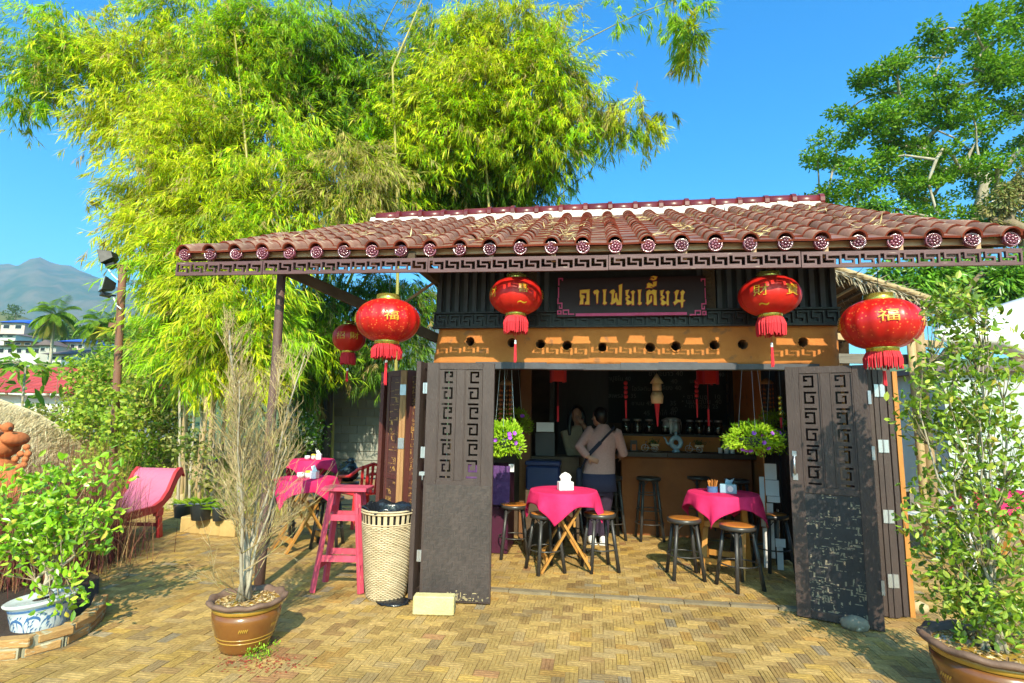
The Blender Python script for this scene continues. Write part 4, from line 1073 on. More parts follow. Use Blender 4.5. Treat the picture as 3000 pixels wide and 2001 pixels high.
# tall pink stool
g = gz(1003, 1722); T = thing('pink_stool', (g[0], g[1], .002), .12, 'tall weathered pink wooden stool with square seat and splayed legs', 'stool')
MB().box((0, 0, .835), (.40, .25, .03)).build('seat', 'pink_paint', T, bevel=.004)
for sx in (-1, 1):
    for sy in (-1, 1):
        MB().bar((sx * .11, sy * .075, .82), (sx * .205, sy * .15, 0), .048, .034).build('leg', 'pink_paint', T, bevel=.003)
for z in (.60, .27):
    f = 1 - z / .82; x = .11 + .095 * f; y = .075 + .075 * f
    for sy in (-1, 1): MB().bb(-x, x, sy * y - .011, sy * y + .011, z - .025, z + .025).build('rail', 'pink_paint', T)
for z in (.66, .20):
    f = 1 - z / .82; x = .11 + .095 * f; y = .075 + .075 * f
    for sx in (-1, 1): MB().bb(sx * x - .011, sx * x + .011, -y - .03, y + .03, z - .025, z + .025).build('rail', 'pink_paint', T)

# woven waste basket
g = gz(1130, 1748); BT = thing('woven_basket', (g[0], g[1], .002), 0, 'tall woven cane waste basket lined with a black bag, beside the door', 'basket')
H_ = .70; rb, rt_ = .150, .222
rad = lambda z: rb + (rt_ - rb) * (z / H_) ** .8
wv = MB(); wv.smooth = True; nst = 28
for i in range(50):
    z = .02 + i * .0115
    pts = []
    for k in range(nst * 2):
        a = 2 * math.pi * k / (nst * 2); r = rad(z) + .0042 * math.cos(nst * a + math.pi * i); pts.append((r * math.cos(a), r * math.sin(a), z + .003 * math.sin(5 * a + i)))
    n0 = len(wv.v)
    vs = []; 
    for p in pts:
        d = math.hypot(p[0], p[1])
        for dr, dz in ((.004, -.007), (.006, 0), (.004, .007), (-.002, 0)): vs.append((p[0] * (1 + dr / d), p[1] * (1 + dr / d), p[2] + dz))
    L_ = len(pts); wv.add(vs, [(k * 4 + q, ((k + 1) % L_) * 4 + q, ((k + 1) % L_) * 4 + (q + 1) % 4, k * 4 + (q + 1) % 4) for k in range(L_) for q in range(4)])
wv.build('weave', 'wicker', BT)
for k in range(nst):
    a = 2 * math.pi * k / nst; ca, sa = math.cos(a), math.sin(a); m = MB()
    zs_ = [0, .2, .4, .58, H_]
    m.add([((rad(z)) * ca + w_ * -sa, (rad(z)) * sa + w_ * ca, z) for z in zs_ for w_ in (-.014, .014)], [(2 * i, 2 * i + 1, 2 * i + 3, 2 * i + 2) for i in range(len(zs_) - 1)]); m.build('stake', 'wicker', BT)
for z in (.60, .685, .705):
    m = MB(); m.smooth = True; m.tube([(rad(z) * 1.01 * math.cos(t * math.pi / 20), rad(z) * 1.01 * math.sin(t * math.pi / 20), z) for t in range(41)], .009 if z > .65 else .006, 6, caps=False); m.build('hoop', 'wicker', BT)
bg_ = MB(); bg_.smooth = True
bg_.lathe([(.10, .42), (.17, .45), (.19, .55), (.205, .69), (.214, .728), (.228, .722), (.231, .70)], 48, caps=False, wob=lambda r, z, a, i: (r + (.012 if i > 3 else .003) * noise.noise((math.cos(a) * 6, math.sin(a) * 6, i * .7)), z + (.05 if i > 3 else 0) * noise.noise((math.cos(a) * 2.2, math.sin(a) * 2.2, 1 + i * .2))))
bg_.build('bag_liner', 'black_plastic', BT)
sk = MB(); sk.smooth = True; sk.ell((.10, -.12, .008), (.14, .11, .012), 20, 8, jit=.35, seed=4); sk.build('bag_skirt', 'black_plastic', BT)

# block holding the door, stones
g = gz(1268, 1802); o = MB().bb(-.155, .155, -.05, .05, 0, .135).build('concrete_block', 'concrete_block', bevel=.008); o.location = (g[0], g[1] + .03, .002); o.rotation_euler = (0, 0, .12)
tag(o, 'pale yellow concrete block propping the dark woven door leaf', 'block')
def stone(px, py, r, lab, mat, seed, rz=0):
    g = gz(px, py); m = MB(); m.smooth = True; m.ell((0, 0, r[2] * .75), r, 18, 12, jit=.16, seed=seed); o = m.build('stone', mat); o.location = (g[0], g[1], 0); o.rotation_euler = (0, 0, rz); tag(o, lab, 'stone')
stone(2505, 1845, (.095, .06, .055), 'grey speckled stone at the foot of the black worn door', 'stone', 2, -.25)
stone(2690, 1795, (.075, .045, .05), 'smooth tan stone beside the orange door jamb', 'stone_pale', 5, -.2)

# ================================================================== BAR
CY = 7.50
M('counter_ochre', (.30, .10, .03), (.21, .07, .022), rough=.9, scale=3, bump=.4, bscale=26)
BAR = thing('bar_counter', (1.2, CY, 0), label='ochre mud bar counter with dark plank top inside the pavilion', cat='counter')
def curved_counter():
    m = MB(); m.smooth = True; n = 20; vs = []
    for i in range(n + 1):
        x = .35 + 1.62 * i / n
        for j in range(7):
            z = .98 * j / 6; y = CY + .05 * max(0, 1 - j / 2) * -1 + .012 * noise.noise((x * 3, z * 3, 1)) - .10 * math.sin(math.pi * i / n) * .3
            vs.append((x, y, z))
    m.add(vs, [(i * 7 + j, (i + 1) * 7 + j, (i + 1) * 7 + j + 1, i * 7 + j + 1) for i in range(n) for j in range(6)])
    m.smooth = False; m.bb(.36, 1.96, CY + .06, CY + .35, 0, .975); m.bb(.34, .355, CY - .02, CY + .35, 0, .975)
    return m
curved_counter().build('body', 'counter_ochre', BAR, world=True)
for x0, x1 in ((.28, .92), (.925, 1.60), (1.605, 2.0)):
    MB().bb(x0, x1, CY - .12, CY + .28, .985, 1.05).build('plank', 'counter_wood', BAR, world=True, bevel=.005)
MB().bb(.30, 2.0, CY + .285, CY + .42, .98, 1.24).build('shelf_wall', 'ochre', BAR, world=True)
MB().bb(.30, 2.0, CY + .27, CY + .62, 1.242, 1.27).build('shelf', 'counter_wood', BAR, world=True)
# jars on the shelf
jar = MB(); jar.smooth = True; jar.lathe([(.056, 0), (.062, .02), (.062, .12), (.05, .155), (.048, .185), (.044, .185), (.046, .15), (.057, .115), (.057, .024), (.05, .008), (.001, .008)], 24)
jar_me = jar.mesh('jar', 'glass'); lid = MB(); lid.smooth = True; lid.lathe([(.051, .17), (.052, .195), (.04, .2), (.001, .2)], 20); lid_me = lid.mesh('lid', 'steel'); band = MB(); band.smooth = True; band.lathe([(.055, .012), (.055, .09), (.001, .09)], 16); fill_me = band.mesh('contents', 'counter_wood')
for k, px in enumerate((1835, 1868, 1902, 1950, 1982, 2022, 2050, 2078, 2106)):
    c = gy(px, 1284, CY + .42 + .05 * (k % 2))
    T = thing('glass_jar', (c[0], c[1], 1.272), random.random(), 'clear glass storage jar in the row on the bar shelf', 'jar', 'glass jars in a row on the bar shelf')
    link('glass', jar_me, T); link('lid', lid_me, T)
    if k % 3 != 1: link('contents', fill_me, T)
c = gy(1968, 1265, CY + .58); T = thing('rice_cooker', (c[0], c[1], 1.272), 0, 'pale round-topped rice cooker behind the glass jars', 'cooker')
m = MB(); m.smooth = True; m.lathe([(.12, 0), (.135, .05), (.135, .17), (.125, .175)], 28); m.build('body', 'paper_white', T)
m = MB(); m.smooth = True; m.lathe([(.13, .178), (.125, .2), (.07, .225), (.001, .23)], 28); m.build('lid', 'paper_white', T)
# ring-shaped celadon teapot
c = gy(1981, 1322, CY - .02); T = thing('ring_teapot', (c[0], c[1], 1.052), .1, 'pale blue ring-shaped porcelain teapot on the bar', 'teapot')
m = MB(); m.smooth = True; n1, n2 = 32, 12; vs = []
for i in range(n1):
    a = 2 * math.pi * i / n1
    for k in range(n2):
        b = 2 * math.pi * k / n2; r = .062 + .032 * math.cos(b); vs.append((r * math.cos(a), .028 * math.sin(b), .125 + r * math.sin(a)))
m.add(vs, [(i * n2 + k, i * n2 + (k + 1) % n2, ((i + 1) % n1) * n2 + (k + 1) % n2, ((i + 1) % n1) * n2 + k) for i in range(n1) for k in range(n2)]); m.build('body', 'celadon', T)
m = MB(); m.smooth = True; m.lathe([(.05, 0), (.05, .02), (.035, .035), (.035, .045)], 24, sy=.7); m.build('foot', 'celadon', T)
m = MB(); m.smooth = True; m.lathe([(.018, .20), (.016, .24), (.022, .25), (.012, .265), (.001, .268)], 16); m.build('lid', 'celadon', T)
m = MB(); m.smooth = True; m.tube([(-.085, 0, .10), (-.12, 0, .125), (-.135, 0, .17), (-.16, 0, .195)], [.022, .014, .010, .008], 10); m.build('spout', 'celadon', T)
def trike(px, py, lab):
    c = gy(px, py, CY - .03); T = thing('toy_tricycle_planter', (c[0], c[1], 1.052), random.uniform(-.2, .2), lab, 'planter', 'wire tricycle planters on the bar')
    for (x, y, r) in ((-.07, 0, .045), (.06, -.03, .035), (.06, .03, .035)):
        m = MB(); m.smooth = True; m.tube([(x + r * math.cos(t * math.pi / 10), y, r + .003 + r * math.sin(t * math.pi / 10)) for t in range(21)], .003, 5, caps=False)
        for t in range(3): m.tube([(x + r * math.cos(t * 1.05), y, r + .003 + r * math.sin(t * 1.05)), (x - r * math.cos(t * 1.05), y, r + .003 - r * math.sin(t * 1.05))], .0015, 4)
        m.build('wheel', 'steel', T)
    m = MB(); m.smooth = True; m.tube([(-.07, 0, .048), (-.05, 0, .13)], .003, 5); m.tube([(-.06, 0, .05), (.06, 0, .04)], .003, 5); m.tube([(-.05, -.035, .125), (-.05, .035, .125)], .003, 5); m.build('frame', 'steel', T)
    MB().bb(.005, .11, -.035, .035, .072, .10).build('basket', 'wicker', T)
    n = 90; Pp = rng.normal(0, 1, (n, 3)) * [.035, .025, .018] + [.055, 0, .12]; D = unit(rng.normal(0, 1, (n, 3)) + [0, 0, .6])
    link('foliage', leaf_mesh('foliage', Pp, D, rng.normal(0, 1, (n, 3)), np.full(n, .035), np.full(n, .012), np.array([(.05, .10, .025)] * n), 'leaf'), T)
trike(1905, 1325, 'wire tricycle planter on the bar near the standing person'); trike(2035, 1325, 'wire tricycle planter on the bar near the flower basket')
c = gy(1857, 1322, CY); T = thing('counter_card', (c[0], c[1], 1.052), .2, 'small black stand with orange card on the bar', 'card stand'); MB().box((0, 0, .07), (.09, .012, .14)).build('stand', 'iron_rim', T); MB().box((0, -.009, .05), (.055, .004, .075)).build('card', 'terracotta', T)
for k, px in enumerate((2110, 2128, 2146)):
    c = gy(px, 1326, CY - .03); m = MB(); m.smooth = True; m.lathe([(.024, 0), (.028, .07), (.025, .07), (.022, .01)], 16); o = m.build('cup', 'paper_white'); o.location = (c[0], c[1], 1.052); tag(o, 'small white cup standing at the end of the bar', 'cup', 'white cups at the bar end')
for k, px in enumerate((2118, 2132)):
    c = gy(px, 1322, CY + .1); m = MB(); m.smooth = True; m.lathe([(.03, 0), (.03, .14), (.012, .19), (.012, .25), (.014, .26), (.001, .262)], 16); o = m.build('syrup_bottle', ['flood_black', 'celadon'][k]); o.location = (c[0], c[1] + .0, 1.052); tag(o, ['dark pump bottle at the end of the bar', 'pale blue bottle at the end of the bar'][k], 'bottle')
# chalkboard with chalk menu
CBY = 8.585
b0, b1 = gy(1720, 1085, CBY), gy(2158, 1245, CBY)
CB = thing('chalkboard', ((b0[0] + b1[0]) / 2, CBY, 1.4), label='black chalkboard menu with handwritten prices behind the bar', cat='chalkboard')
zt_, zb_ = 2.42, b1[2]
MB().bb(b0[0], b1[0], CBY, CBY + .02, zb_, zt_).build('board', 'chalkboard', CB, world=True)
def chalk_text(s, px, py, size):
    c = gy(px, py, CBY); vs, fs = text_flat(s, size); MB().add([(x + c[0], CBY - .003, y + c[2]) for x, y, _ in vs], fs).build('chalk_line', 'chalk', CB, world=True)
for s, px, py, z in (('ชามะนาว 40', 1950, 1095, .11), ('กาแฟ 40', 2090, 1098, .09), ('40', 1975, 1118, .1), ('โอเลี้ยง 40', 1955, 1137, .1), ('นม 40', 2040, 1117, .08), ('• ชาไข่มุก   10', 2055, 1163, .1), ('• นมสดปั่น  40', 2055, 1177, .1), ('• โกโก้ร้อน 25', 2055, 1191, .09), ('35', 1972, 1182, .1), ('40', 1975, 1200, .11), ('โกโก้ 40', 1950, 1211, .1), ('45', 1895, 1211, .1), ('โอวัลติน 45', 1890, 1140, .09), ('ชานม 45', 1880, 1182, .09), ('คาปูชิโน 40', 1810, 1110, .09), ('เอสเพรสโซ 35', 1815, 1160, .09)):
    chalk_text(s, px, py, z)
P_ = gy(2132, 1245, CBY - .02)
MB().raster([''.join(r) for r in zip(*[u * 5 + '#' for u in ["#..#######", "#..#......", "#..#####..", "#......#..", "########.."]])], .016, .016, .02, Matrix.Translation((P_[0], CBY - .03, zb_))).build('key_frame', 'deck', CB, world=True)
# red square lanterns and charms hanging inside
def box_lantern(px, py, Y, w_, h, lab):
    c = gy(px, py, Y); T = thing('box_lantern', tuple(c), .2, lab, 'lantern', 'square red lanterns inside the bar')
    MB().bb(-w_ / 2, w_ / 2, -w_ / 2, w_ / 2, -h / 2, h / 2).build('body', 'lantern_red', T)
    for sx in (-1, 1):
        for sy in (-1, 1): MB().bb(sx * w_ * .56 - .012, sx * w_ * .56 + .012, sy * w_ * .56 - .012, sy * w_ * .56 + .012, -h * .55, h * .55).build('corner_post', 'sign_red', T)
    m = MB(); m.tube([(0, 0, -h / 2), (0, 0, -h / 2 - .28)], .002, 4); m.tube([(.0, 0, -h / 2 - .28), (0, 0, -h / 2 - .46)], .012, 6); m.build('tassel', 'tassel', T)
    m = MB(); m.tube([(0, 0, h / 2), (0, 0, 2.85 - c[2])], .002, 4); m.build('cord', 'iron_rim', T)
box_lantern(1635, 1092, 6.3, .13, .2, 'square red lantern hanging above the person behind the counter end'); box_lantern(2072, 1095, 6.3, .14, .22, 'square red lantern hanging in front of the chalkboard')
def charm(px, py, Y, kind, lab, L=.4):
    c = gy(px, py, Y); T = thing('hanging_charm', tuple(c), 0, lab, 'ornament', 'hanging charms inside the bar')
    m = MB(); m.smooth = True
    if kind == 'pagoda':
        m.lathe([(.075, -.02), (.004, .09)], 8); m.lathe([(.05, -.10), (.05, -.02)], 8); m.lathe([(.06, -.24), (.07, -.16), (.05, -.11)], 10); m.build('house', 'wicker', T)
        q = MB(); q.tube([(0, 0, -.24), (0, 0, -.24 - L)], [.03, .006], 8); q.build('tassel', 'tassel', T)
    elif kind == 'chime':
        m.lathe([(.085, 0), (.05, .04), (.003, .07)], 14); m.build('hat', 'raw_wood', T)
        for k in range(8):
            a = k * math.pi / 4; q = MB(); q.tube([(.07 * math.cos(a), .07 * math.sin(a), 0), (.07 * math.cos(a), .07 * math.sin(a), -L * .8 - .04 * (k % 3))], .0015, 4)
            for i in range(7): q.ell((.07 * math.cos(a), .07 * math.sin(a), -.06 - i * .05), (.009, .009, .012), 6, 5)
            q.build('bead_string', 'terracotta' if k % 2 else 'raw_wood', T)
    else:
        for i in range(4): m.ell((0, 0, -.05 * i), (.022, .02, .024), 10, 7)
        m.build('knot', 'sign_red' if kind == 'knot' else 'gold_ring', T); q = MB(); q.tube([(0, 0, -.19), (0, 0, -.19 - L * .5)], [.012, .007], 6); q.build('tassel', 'tassel', T)
    q = MB(); q.tube([(0, 0, .0), (0, 0, 2.85 - c[2])], .0015, 4); q.build('cord', 'iron_rim', T)
charm(1482, 1128, 5.9, 'chime', 'shell wind chime with conical hat near the hanging petunias', .33)
charm(1924, 1118, 6.2, 'pagoda', 'small wicker pagoda charm with red tassel before the chalkboard', .25)
charm(1833, 1122, 6.2, 'knot', 'red knotted charm before the chalkboard, by the pagoda charm'); charm(2040, 1118, 6.2, 'knot', 'red knotted charm beside the square red lantern')
charm(2246, 1125, 6.6, 'chime', 'beaded wind chime beyond the flower basket on the open side', .4)
charm(2285, 1165, 5.6, 'bell', 'gold bell charm with red tassel by the black worn door', .2)
# left inside: cabinet, bench with violet cloth, notices
T = thing('purple_cabinet', (-1.22, 6.3, 0), 0, 'low dark purple cabinet with crinkled violet cloth behind the door leaf', 'cabinet')
MB().bb(-.22, .27, -.2, .3, 0, .50).build('cabinet', 'purple_paint', T, bevel=.01)
m = MB(); m.smooth = True; n = 16; vs = [(-.23 + .52 * i / n, -.215 - .02 * noise.noise((i * .8, j * .8, 2)), .52 + .42 * j / n) for i in range(n + 1) for j in range(n + 1)]
m.add(vs, [(i * (n + 1) + j, (i + 1) * (n + 1) + j, (i + 1) * (n + 1) + j + 1, i * (n + 1) + j + 1) for i in range(n) for j in range(n)]); m.build('cloth', 'violet_cloth', T)
MB().bb(-.22, .27, -.19, .25, .505, .93).build('upper_box', 'purple_paint', T)
c = gy(1597, 1252, 7.0); T = thing('till', (c[0], c[1], 1.0), .1, 'pale till screen on the dark side counter', 'till'); MB().box((0, 0, .35), (.22, .03, .12), Matrix.Rotation(-.3, 3, 'X')).build('screen', 'paper_white', T); MB().box((0, .05, .14), (.24, .2, .28)).build('base', 'flood_black', T)
o = MB().bb(-.85, -.2, 6.95, 7.45, 0, .99).build('side_counter', 'deck'); tag(o, 'dark boarded side counter with the till on it', 'counter')
for (px, py, Y, lab) in ((1498, 1371, 6.2, 'small white notice on the black door post, above the violet cloth'), (2262, 1372, 6.48, 'small white notice on the right black post beside the counter')):
    c = gy(px, py, Y); o = MB().box((0, 0, 0), (.062, .004, .085)).build('notice', 'paper_white'); o.location = c; tag(o, lab, 'notice')
# blue cool box
c = gz(1640, 1590); T = thing('cool_box', (-.62, 6.75, .002), 0, 'blue cool box on a stand in front of the person behind the counter', 'cool box')
MB().bb(-.2, .2, -.15, .15, .62, .90).build('box', 'cooler_blue', T, bevel=.02); MB().bb(-.21, .21, -.16, .16, .902, .96).build('lid', 'cooler_blue', T, bevel=.015); MB().bb(-.14, .14, -.153, -.1495, .66, .82).build('label_panel', 'cooler_blue', T); MB().bb(-.2, .2, -.14, .14, 0, .618).build('stand', 'deck', T)
# white slatted stand
c = gz(2335, 1615); T = thing('slatted_stand', (1.78, 6.1, .002), -.15, 'white painted slatted stand leaning beside the black door', 'stand')
for (x0, x1, z0, z1, y) in ((-.05, .06, .88, 1.04, -.02), (-.05, .075, .72, .875, -.03), (-.04, .08, .655, .715, -.025), (-.045, .015, .10, .64, 0.0), (-.10, -.055, .40, .9, .03), (.02, .11, .22, .30, -.03), (.03, .085, 0, .215, -.02), (-.09, -.05, 0.0, .39, .02)):
    MB().bb(x0, x1, y, y + .018, z0, z1).build('slat', 'white_paint', T)
# ================================================================== HANGING FLOWER BASKETS
def petunia(px, py, Y, wpx, hpx, lab, dark=False, seed=1):
    r = np.random.default_rng(seed); c = gy(px, py, Y); s_ = proj(c)[2] / FPX; rx = wpx * s_ / 2; rz = hpx * s_ / 2
    T = thing('flower_basket', tuple(c), 0, lab, 'flower basket', 'hanging petunia baskets')
    m = MB(); m.smooth = True; m.lathe([(rx * .3, -rz * .6), (rx * .45, -rz * .1), (rx * .5, 0), (rx * .42, 0)], 20); m.build('pot', 'plastic_pot', T)
    n = 1500; d = unit(r.normal(0, 1, (n, 3))); rad_ = r.uniform(.55, 1.0, (n, 1)) * np.array([[1 + .28 * noise.noise(Vector(q_) * 1.6 + Vector((seed, 0, 0)))] for q_ in d]); Pp = d * rad_ * [rx, rx * .8, rz]; Pp[:, 2] -= np.maximum(0, (np.abs(Pp[:, 0]) / rx - .5)) * rz * .5
    D = unit(d + r.normal(0, .5, (n, 3)) + [0, 0, .25]); base = np.array([(.42, .64, .03), (.48, .68, .05), (.34, .56, .02)]) * (.55 if dark else 1.0)  # dark baskets: leaf colour itself lowered to stand for shade
    link('foliage', leaf_mesh('foliage', Pp, D, r.normal(0, .6, (n, 3)) + [.2, -.9, .7], r.uniform(.026, .044, n), r.uniform(.012, .020, n), base[r.integers(0, 3, n)], 'leaf', 'oval'), T)
    k = 10
    for i in range(k):
        a = r.uniform(0, 6.28); e = r.uniform(-.9, .5); v = np.array([math.cos(a) * math.cos(e), -abs(math.sin(a)) * math.cos(e), math.sin(e)])
        f = MB(); q = Vector(v).to_track_quat('Z', 'Y').to_matrix(); vs = [q @ Vector((0, 0, -.006))]; 
        for t in range(10): rr_ = .019 if t % 2 else .023; vs.append(q @ Vector((rr_ * math.cos(t * .628), rr_ * math.sin(t * .628), .004)))
        f.add([Vector(v * [rx, rx * .8, rz] * 1.04) + w_ for w_ in vs], [(0, 1 + t, 1 + (t + 1) % 10) for t in range(10)]); f.build('flower', 'petal', T)
    for (x, y) in ((-.5, 0), (.5, .1), (0, -.4)):
        q = MB(); q.tube([(x * rx, y * rx, 0), (x * rx * .5, y * rx * .5, rz + (2.6 - c[2] - rz) * .5), (0.01, 0, 2.6 - c[2])], .0022, 5); q.build('wire', 'steel', T)
M('petal', (.30, .05, .60), (.42, .12, .62), rough=.7, scale=40)
petunia(1478, 1285, 5.25, 122, 105, 'bright petunia basket hanging beside the woven-bottomed door', seed=3)
petunia(2205, 1283, 5.55, 165, 88, 'bright petunia basket hanging before the bar by the black worn door', seed=4)
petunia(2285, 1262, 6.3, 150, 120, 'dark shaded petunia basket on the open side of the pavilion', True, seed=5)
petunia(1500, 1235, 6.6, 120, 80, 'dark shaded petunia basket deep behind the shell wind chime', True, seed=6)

# ================================================================== PEOPLE
def solid(mb, name, mat, parent, vox, smooth_it=4):
    me = mb.mesh(name, mat); ob = bpy.data.objects.new('tmp', me); COL.objects.link(ob)
    r = ob.modifiers.new('r', 'REMESH'); r.mode = 'VOXEL'; r.voxel_size = vox; r.use_smooth_shade = True
    s_ = ob.modifiers.new('s', 'SMOOTH'); s_.iterations = smooth_it; s_.factor = .5
    dg = bpy.context.evaluated_depsgraph_get(); m2 = bpy.data.meshes.new_from_object(ob.evaluated_get(dg)); m2.name = name
    bpy.data.objects.remove(ob)
    return link(name, m2, parent, world=True)
def loft(mb, rings, n=20):
    """rings: (centre, rx, ry, yaw)"""
    vs = []
    for c, rx, ry, yw in rings:
        for k in range(n):
            a = 2 * math.pi * k / n; x, y = rx * math.cos(a), ry * math.sin(a)
            vs.append((c[0] + x * math.cos(yw) - y * math.sin(yw), c[1] + x * math.sin(yw) + y * math.cos(yw), c[2]))
    fs = [(i * n + k, i * n + (k + 1) % n, (i + 1) * n + (k + 1) % n, (i + 1) * n + k) for i in range(len(rings) - 1) for k in range(n)]
    fs.append(tuple(range(n - 1, -1, -1))); fs.append(tuple((len(rings) - 1) * n + k for k in range(n))); mb.add(vs, fs)
def hand(mb, wrist, d, palm_n, s=1.0, curl=.5):
    """palm and five fingers; d = pointing direction, palm_n = palm normal"""
    d = Vector(d).normalized(); pn = Vector(palm_n); pn = (pn - d * pn.dot(d)).normalized(); sd = d.cross(pn); w_ = Vector(wrist)
    rot = Matrix((d, sd, pn)).transposed()
    mb.ell(w_ + d * .045 * s, (.05 * s, .038 * s, .015 * s), 12, 8, rot)
    for k, (off, L) in enumerate(((-.028, .062), (-.0095, .074), (.0095, .070), (.028, .055))):
        p0 = w_ + d * .08 * s + sd * off * s; p1 = p0 + (d * .55 + pn * curl * .3) * L * s; p2 = p1 + (d * .38 + pn * curl * .75) * L * s * .8
        mb.tube([p0 - d * .02 * s, p0, p1, p2], [.0095 * s, .0093 * s, .0085 * s, .007 * s], 7)
    t0 = w_ + d * .02 * s - sd * .03 * s
    mb.tube([t0, t0 + (d * .5 - sd * .6 + pn * .3) * .04 * s, t0 + (d * 1.2 - sd * .8 + pn * .7) * .05 * s], [.012 * s, .0105 * s, .008 * s], 7)
# ---- standing customer, seen from behind, one hand on the small of the back
PYY = 6.80
g = gz(1752, 1590); PP = thing('person', (g[0], g[1], 0), 0, 'person in pink sweater with navy hem standing with hand on back', 'person')
q = lambda px, py, dy=0.0: Vector(gy(px, py, PYY + dy))
neck = q(1766, 1246); head = q(1755, 1222, .03); hipc = q(1754, 1415); yaw = .18
bd = MB(); bd.smooth = True
bd.ell(head, (.074, .092, .108), 18, 14, Matrix.Rotation(.5, 3, 'Z')); fdir = Vector((-.75, .66, -.05)).normalized()
bd.ell(head + fdir * .03 + Vector((0, 0, -.055)), (.052, .056, .058), 12, 8)
bd.tube([head + fdir * .088 + Vector((0, 0, .012)), head + fdir * .112 + Vector((0, 0, -.022)), head + fdir * .09 + Vector((0, 0, -.032))], [.008, .014, .010], 8)
for s_ in (-1, 1):
    sd = Vector((-fdir.y, fdir.x, 0)) * s_; bd.ell(head + sd * .077 + Vector((0, 0, -.012)), (.014, .022, .032), 10, 8, Matrix.Rotation(math.atan2(fdir.y, fdir.x), 3, 'Z'))
bd.tube([neck + Vector((0, 0, -.10)), neck + Vector((0, 0, -.02)), head + Vector((.012, -.01, -.05))], [.07, .055, .05], 12)
loft(bd, [(neck + Vector((0, 0, -.05)), .08, .07, yaw), (neck + Vector((.0, 0, -.12)), .16, .09, yaw), (neck.lerp(hipc, .45), .14, .095, yaw), (hipc + Vector((0, 0, .08)), .15, .10, yaw), (hipc + Vector((0, 0, -.12)), .15, .105, yaw)], 18)
shL, shR = q(1730, 1262), q(1808, 1270); elL = q(1697, 1308, -.12); haL = q(1724, 1341, -.16); elR = q(1826, 1328, .08); haR = q(1815, 1335, .30)
bd.tube([shL, elL, haL], [.05, .042, .03], 10); bd.tube([shR, elR, haR], [.05, .042, .03], 10)
hand(bd, haL, (.9, .12, -.35), (.1, 1, .1), .95, .35); hand(bd, haR, (-.3, .9, -.1), (-.8, 0, -.5), .95, .6)
for sx, fx in ((-.085, 1733), (.085, 1768)):
    ft = Vector(gy(fx, 1585, PYY)); ft.z = .07; hp = hipc + Vector((sx, 0, -.05)); kn = hp.lerp(ft, .5) + Vector((0, .02, .03))
    bd.tube([hp, hp.lerp(kn, .5), kn, kn.lerp(ft, .4), ft], [.088, .076, .056, .052, .036], 12)
solid(bd, 'body', 'skin', PP, .0085)
hr = MB(); hr.smooth = True
hr.ell(head + Vector((.012, -.018, .022)) - fdir * .01, (.084, .098, .106), 16, 12, Matrix.Rotation(.5, 3, 'Z')); hr.ell(head - fdir * .05 + Vector((0, 0, -.03)), (.062, .06, .075), 12, 9); hr.ell(head - fdir * .085 + Vector((.01, 0, .01)), (.036, .036, .034), 12, 9)
solid(hr, 'hair', 'hair', PP, .008, 3)
sw = MB(); sw.smooth = True
loft(sw, [(neck + Vector((0, 0, .012)), .064, .06, yaw), (neck + Vector((0, 0, -.03)), .085, .07, yaw), (neck + Vector((.004, 0, -.085)), .165, .095, yaw), (neck.lerp(hipc, .25), .185, .12, yaw), (neck.lerp(hipc, .5), .172, .118, yaw), (neck.lerp(hipc, .75), .188, .125, yaw), (hipc + Vector((0, 0, .10)), .198, .132, yaw)], 24)
sw.tube([shL + Vector((.03, 0, .012)), shL, shL.lerp(elL, .5), elL, elL.lerp(haL, .5), haL - (haL - elL).normalized() * .02], [.06, .068, .06, .058, .05, .044], 12)
sw.tube([shR - Vector((.03, 0, -.012)), shR, shR.lerp(elR, .5), elR, elR.lerp(haR, .5), haR - (haR - elR).normalized() * .02], [.06, .068, .062, .058, .05, .044], 12)
solid(sw, 'sweater', 'sweater', PP, .009, 5)
hm = MB(); hm.smooth = True
loft(hm, [(hipc + Vector((0, 0, .115)), .199, .133, yaw), (hipc + Vector((0, 0, .03)), .206, .139, yaw), (hipc + Vector((.006, 0, -.09)), .213, .145, yaw), (hipc + Vector((.006, 0, -.092)), .19, .12, yaw)], 28)
hm.build('sweater_hem', 'navy', PP, world=True)
tr = MB(); tr.smooth = True
loft(tr, [(hipc + Vector((0, 0, .03)), .165, .115, yaw), (hipc + Vector((0, 0, -.14)), .165, .118, yaw)], 18)
for sx, fx in ((-.085, 1733), (.085, 1768)):
    ft = Vector(gy(fx, 1580, PYY)); ft.z = .09; hp = hipc + Vector((sx, 0, -.08)); kn = hp.lerp(ft, .5) + Vector((0, .02, .03))
    tr.tube([hp, hp.lerp(kn, .5), kn, kn.lerp(ft, .4), ft], [.098, .088, .072, .066, .062], 14)
solid(tr, 'trousers', 'trousers', PP, .01, 4)
for fx, a in ((1733, .25), (1768, -.05)):
    ft = Vector(gy(fx, 1585, PYY)); sh = MB(); sh.smooth = True; R3 = Matrix.Rotation(a, 3, 'Z')
    sh.ell(Vector((ft.x, ft.y + .05, .045)), (.048, .13, .045), 14, 10, R3); sh.ell(Vector((ft.x, ft.y - .03, .06)), (.045, .06, .06), 12, 8, R3); sh.box((ft.x, ft.y + .045, .012), (.085, .25, .022), R3)
    solid(sh, 'shoe', 'paper_white', PP, .007, 3)
stp = MB()
a_, b_ = q(1797, 1256, -.085), q(1722, 1335, -.145); m_ = a_.lerp(b_, .5) + Vector((0, -.035, 0))
for p0, p1 in ((a_, m_), (m_, b_), (b_, q(1702, 1375, -.06)), (a_, q(1795, 1250, .06))): stp.bar(p0, p1, .010, .045, up=(.5, 0, .7))
stp.build('bag_strap', 'strap', PP, world=True)
MB().box(q(1697, 1398, -.02), (.07, .16, .22)).build('shoulder_bag', 'strap', PP, world=True, bevel=.02)
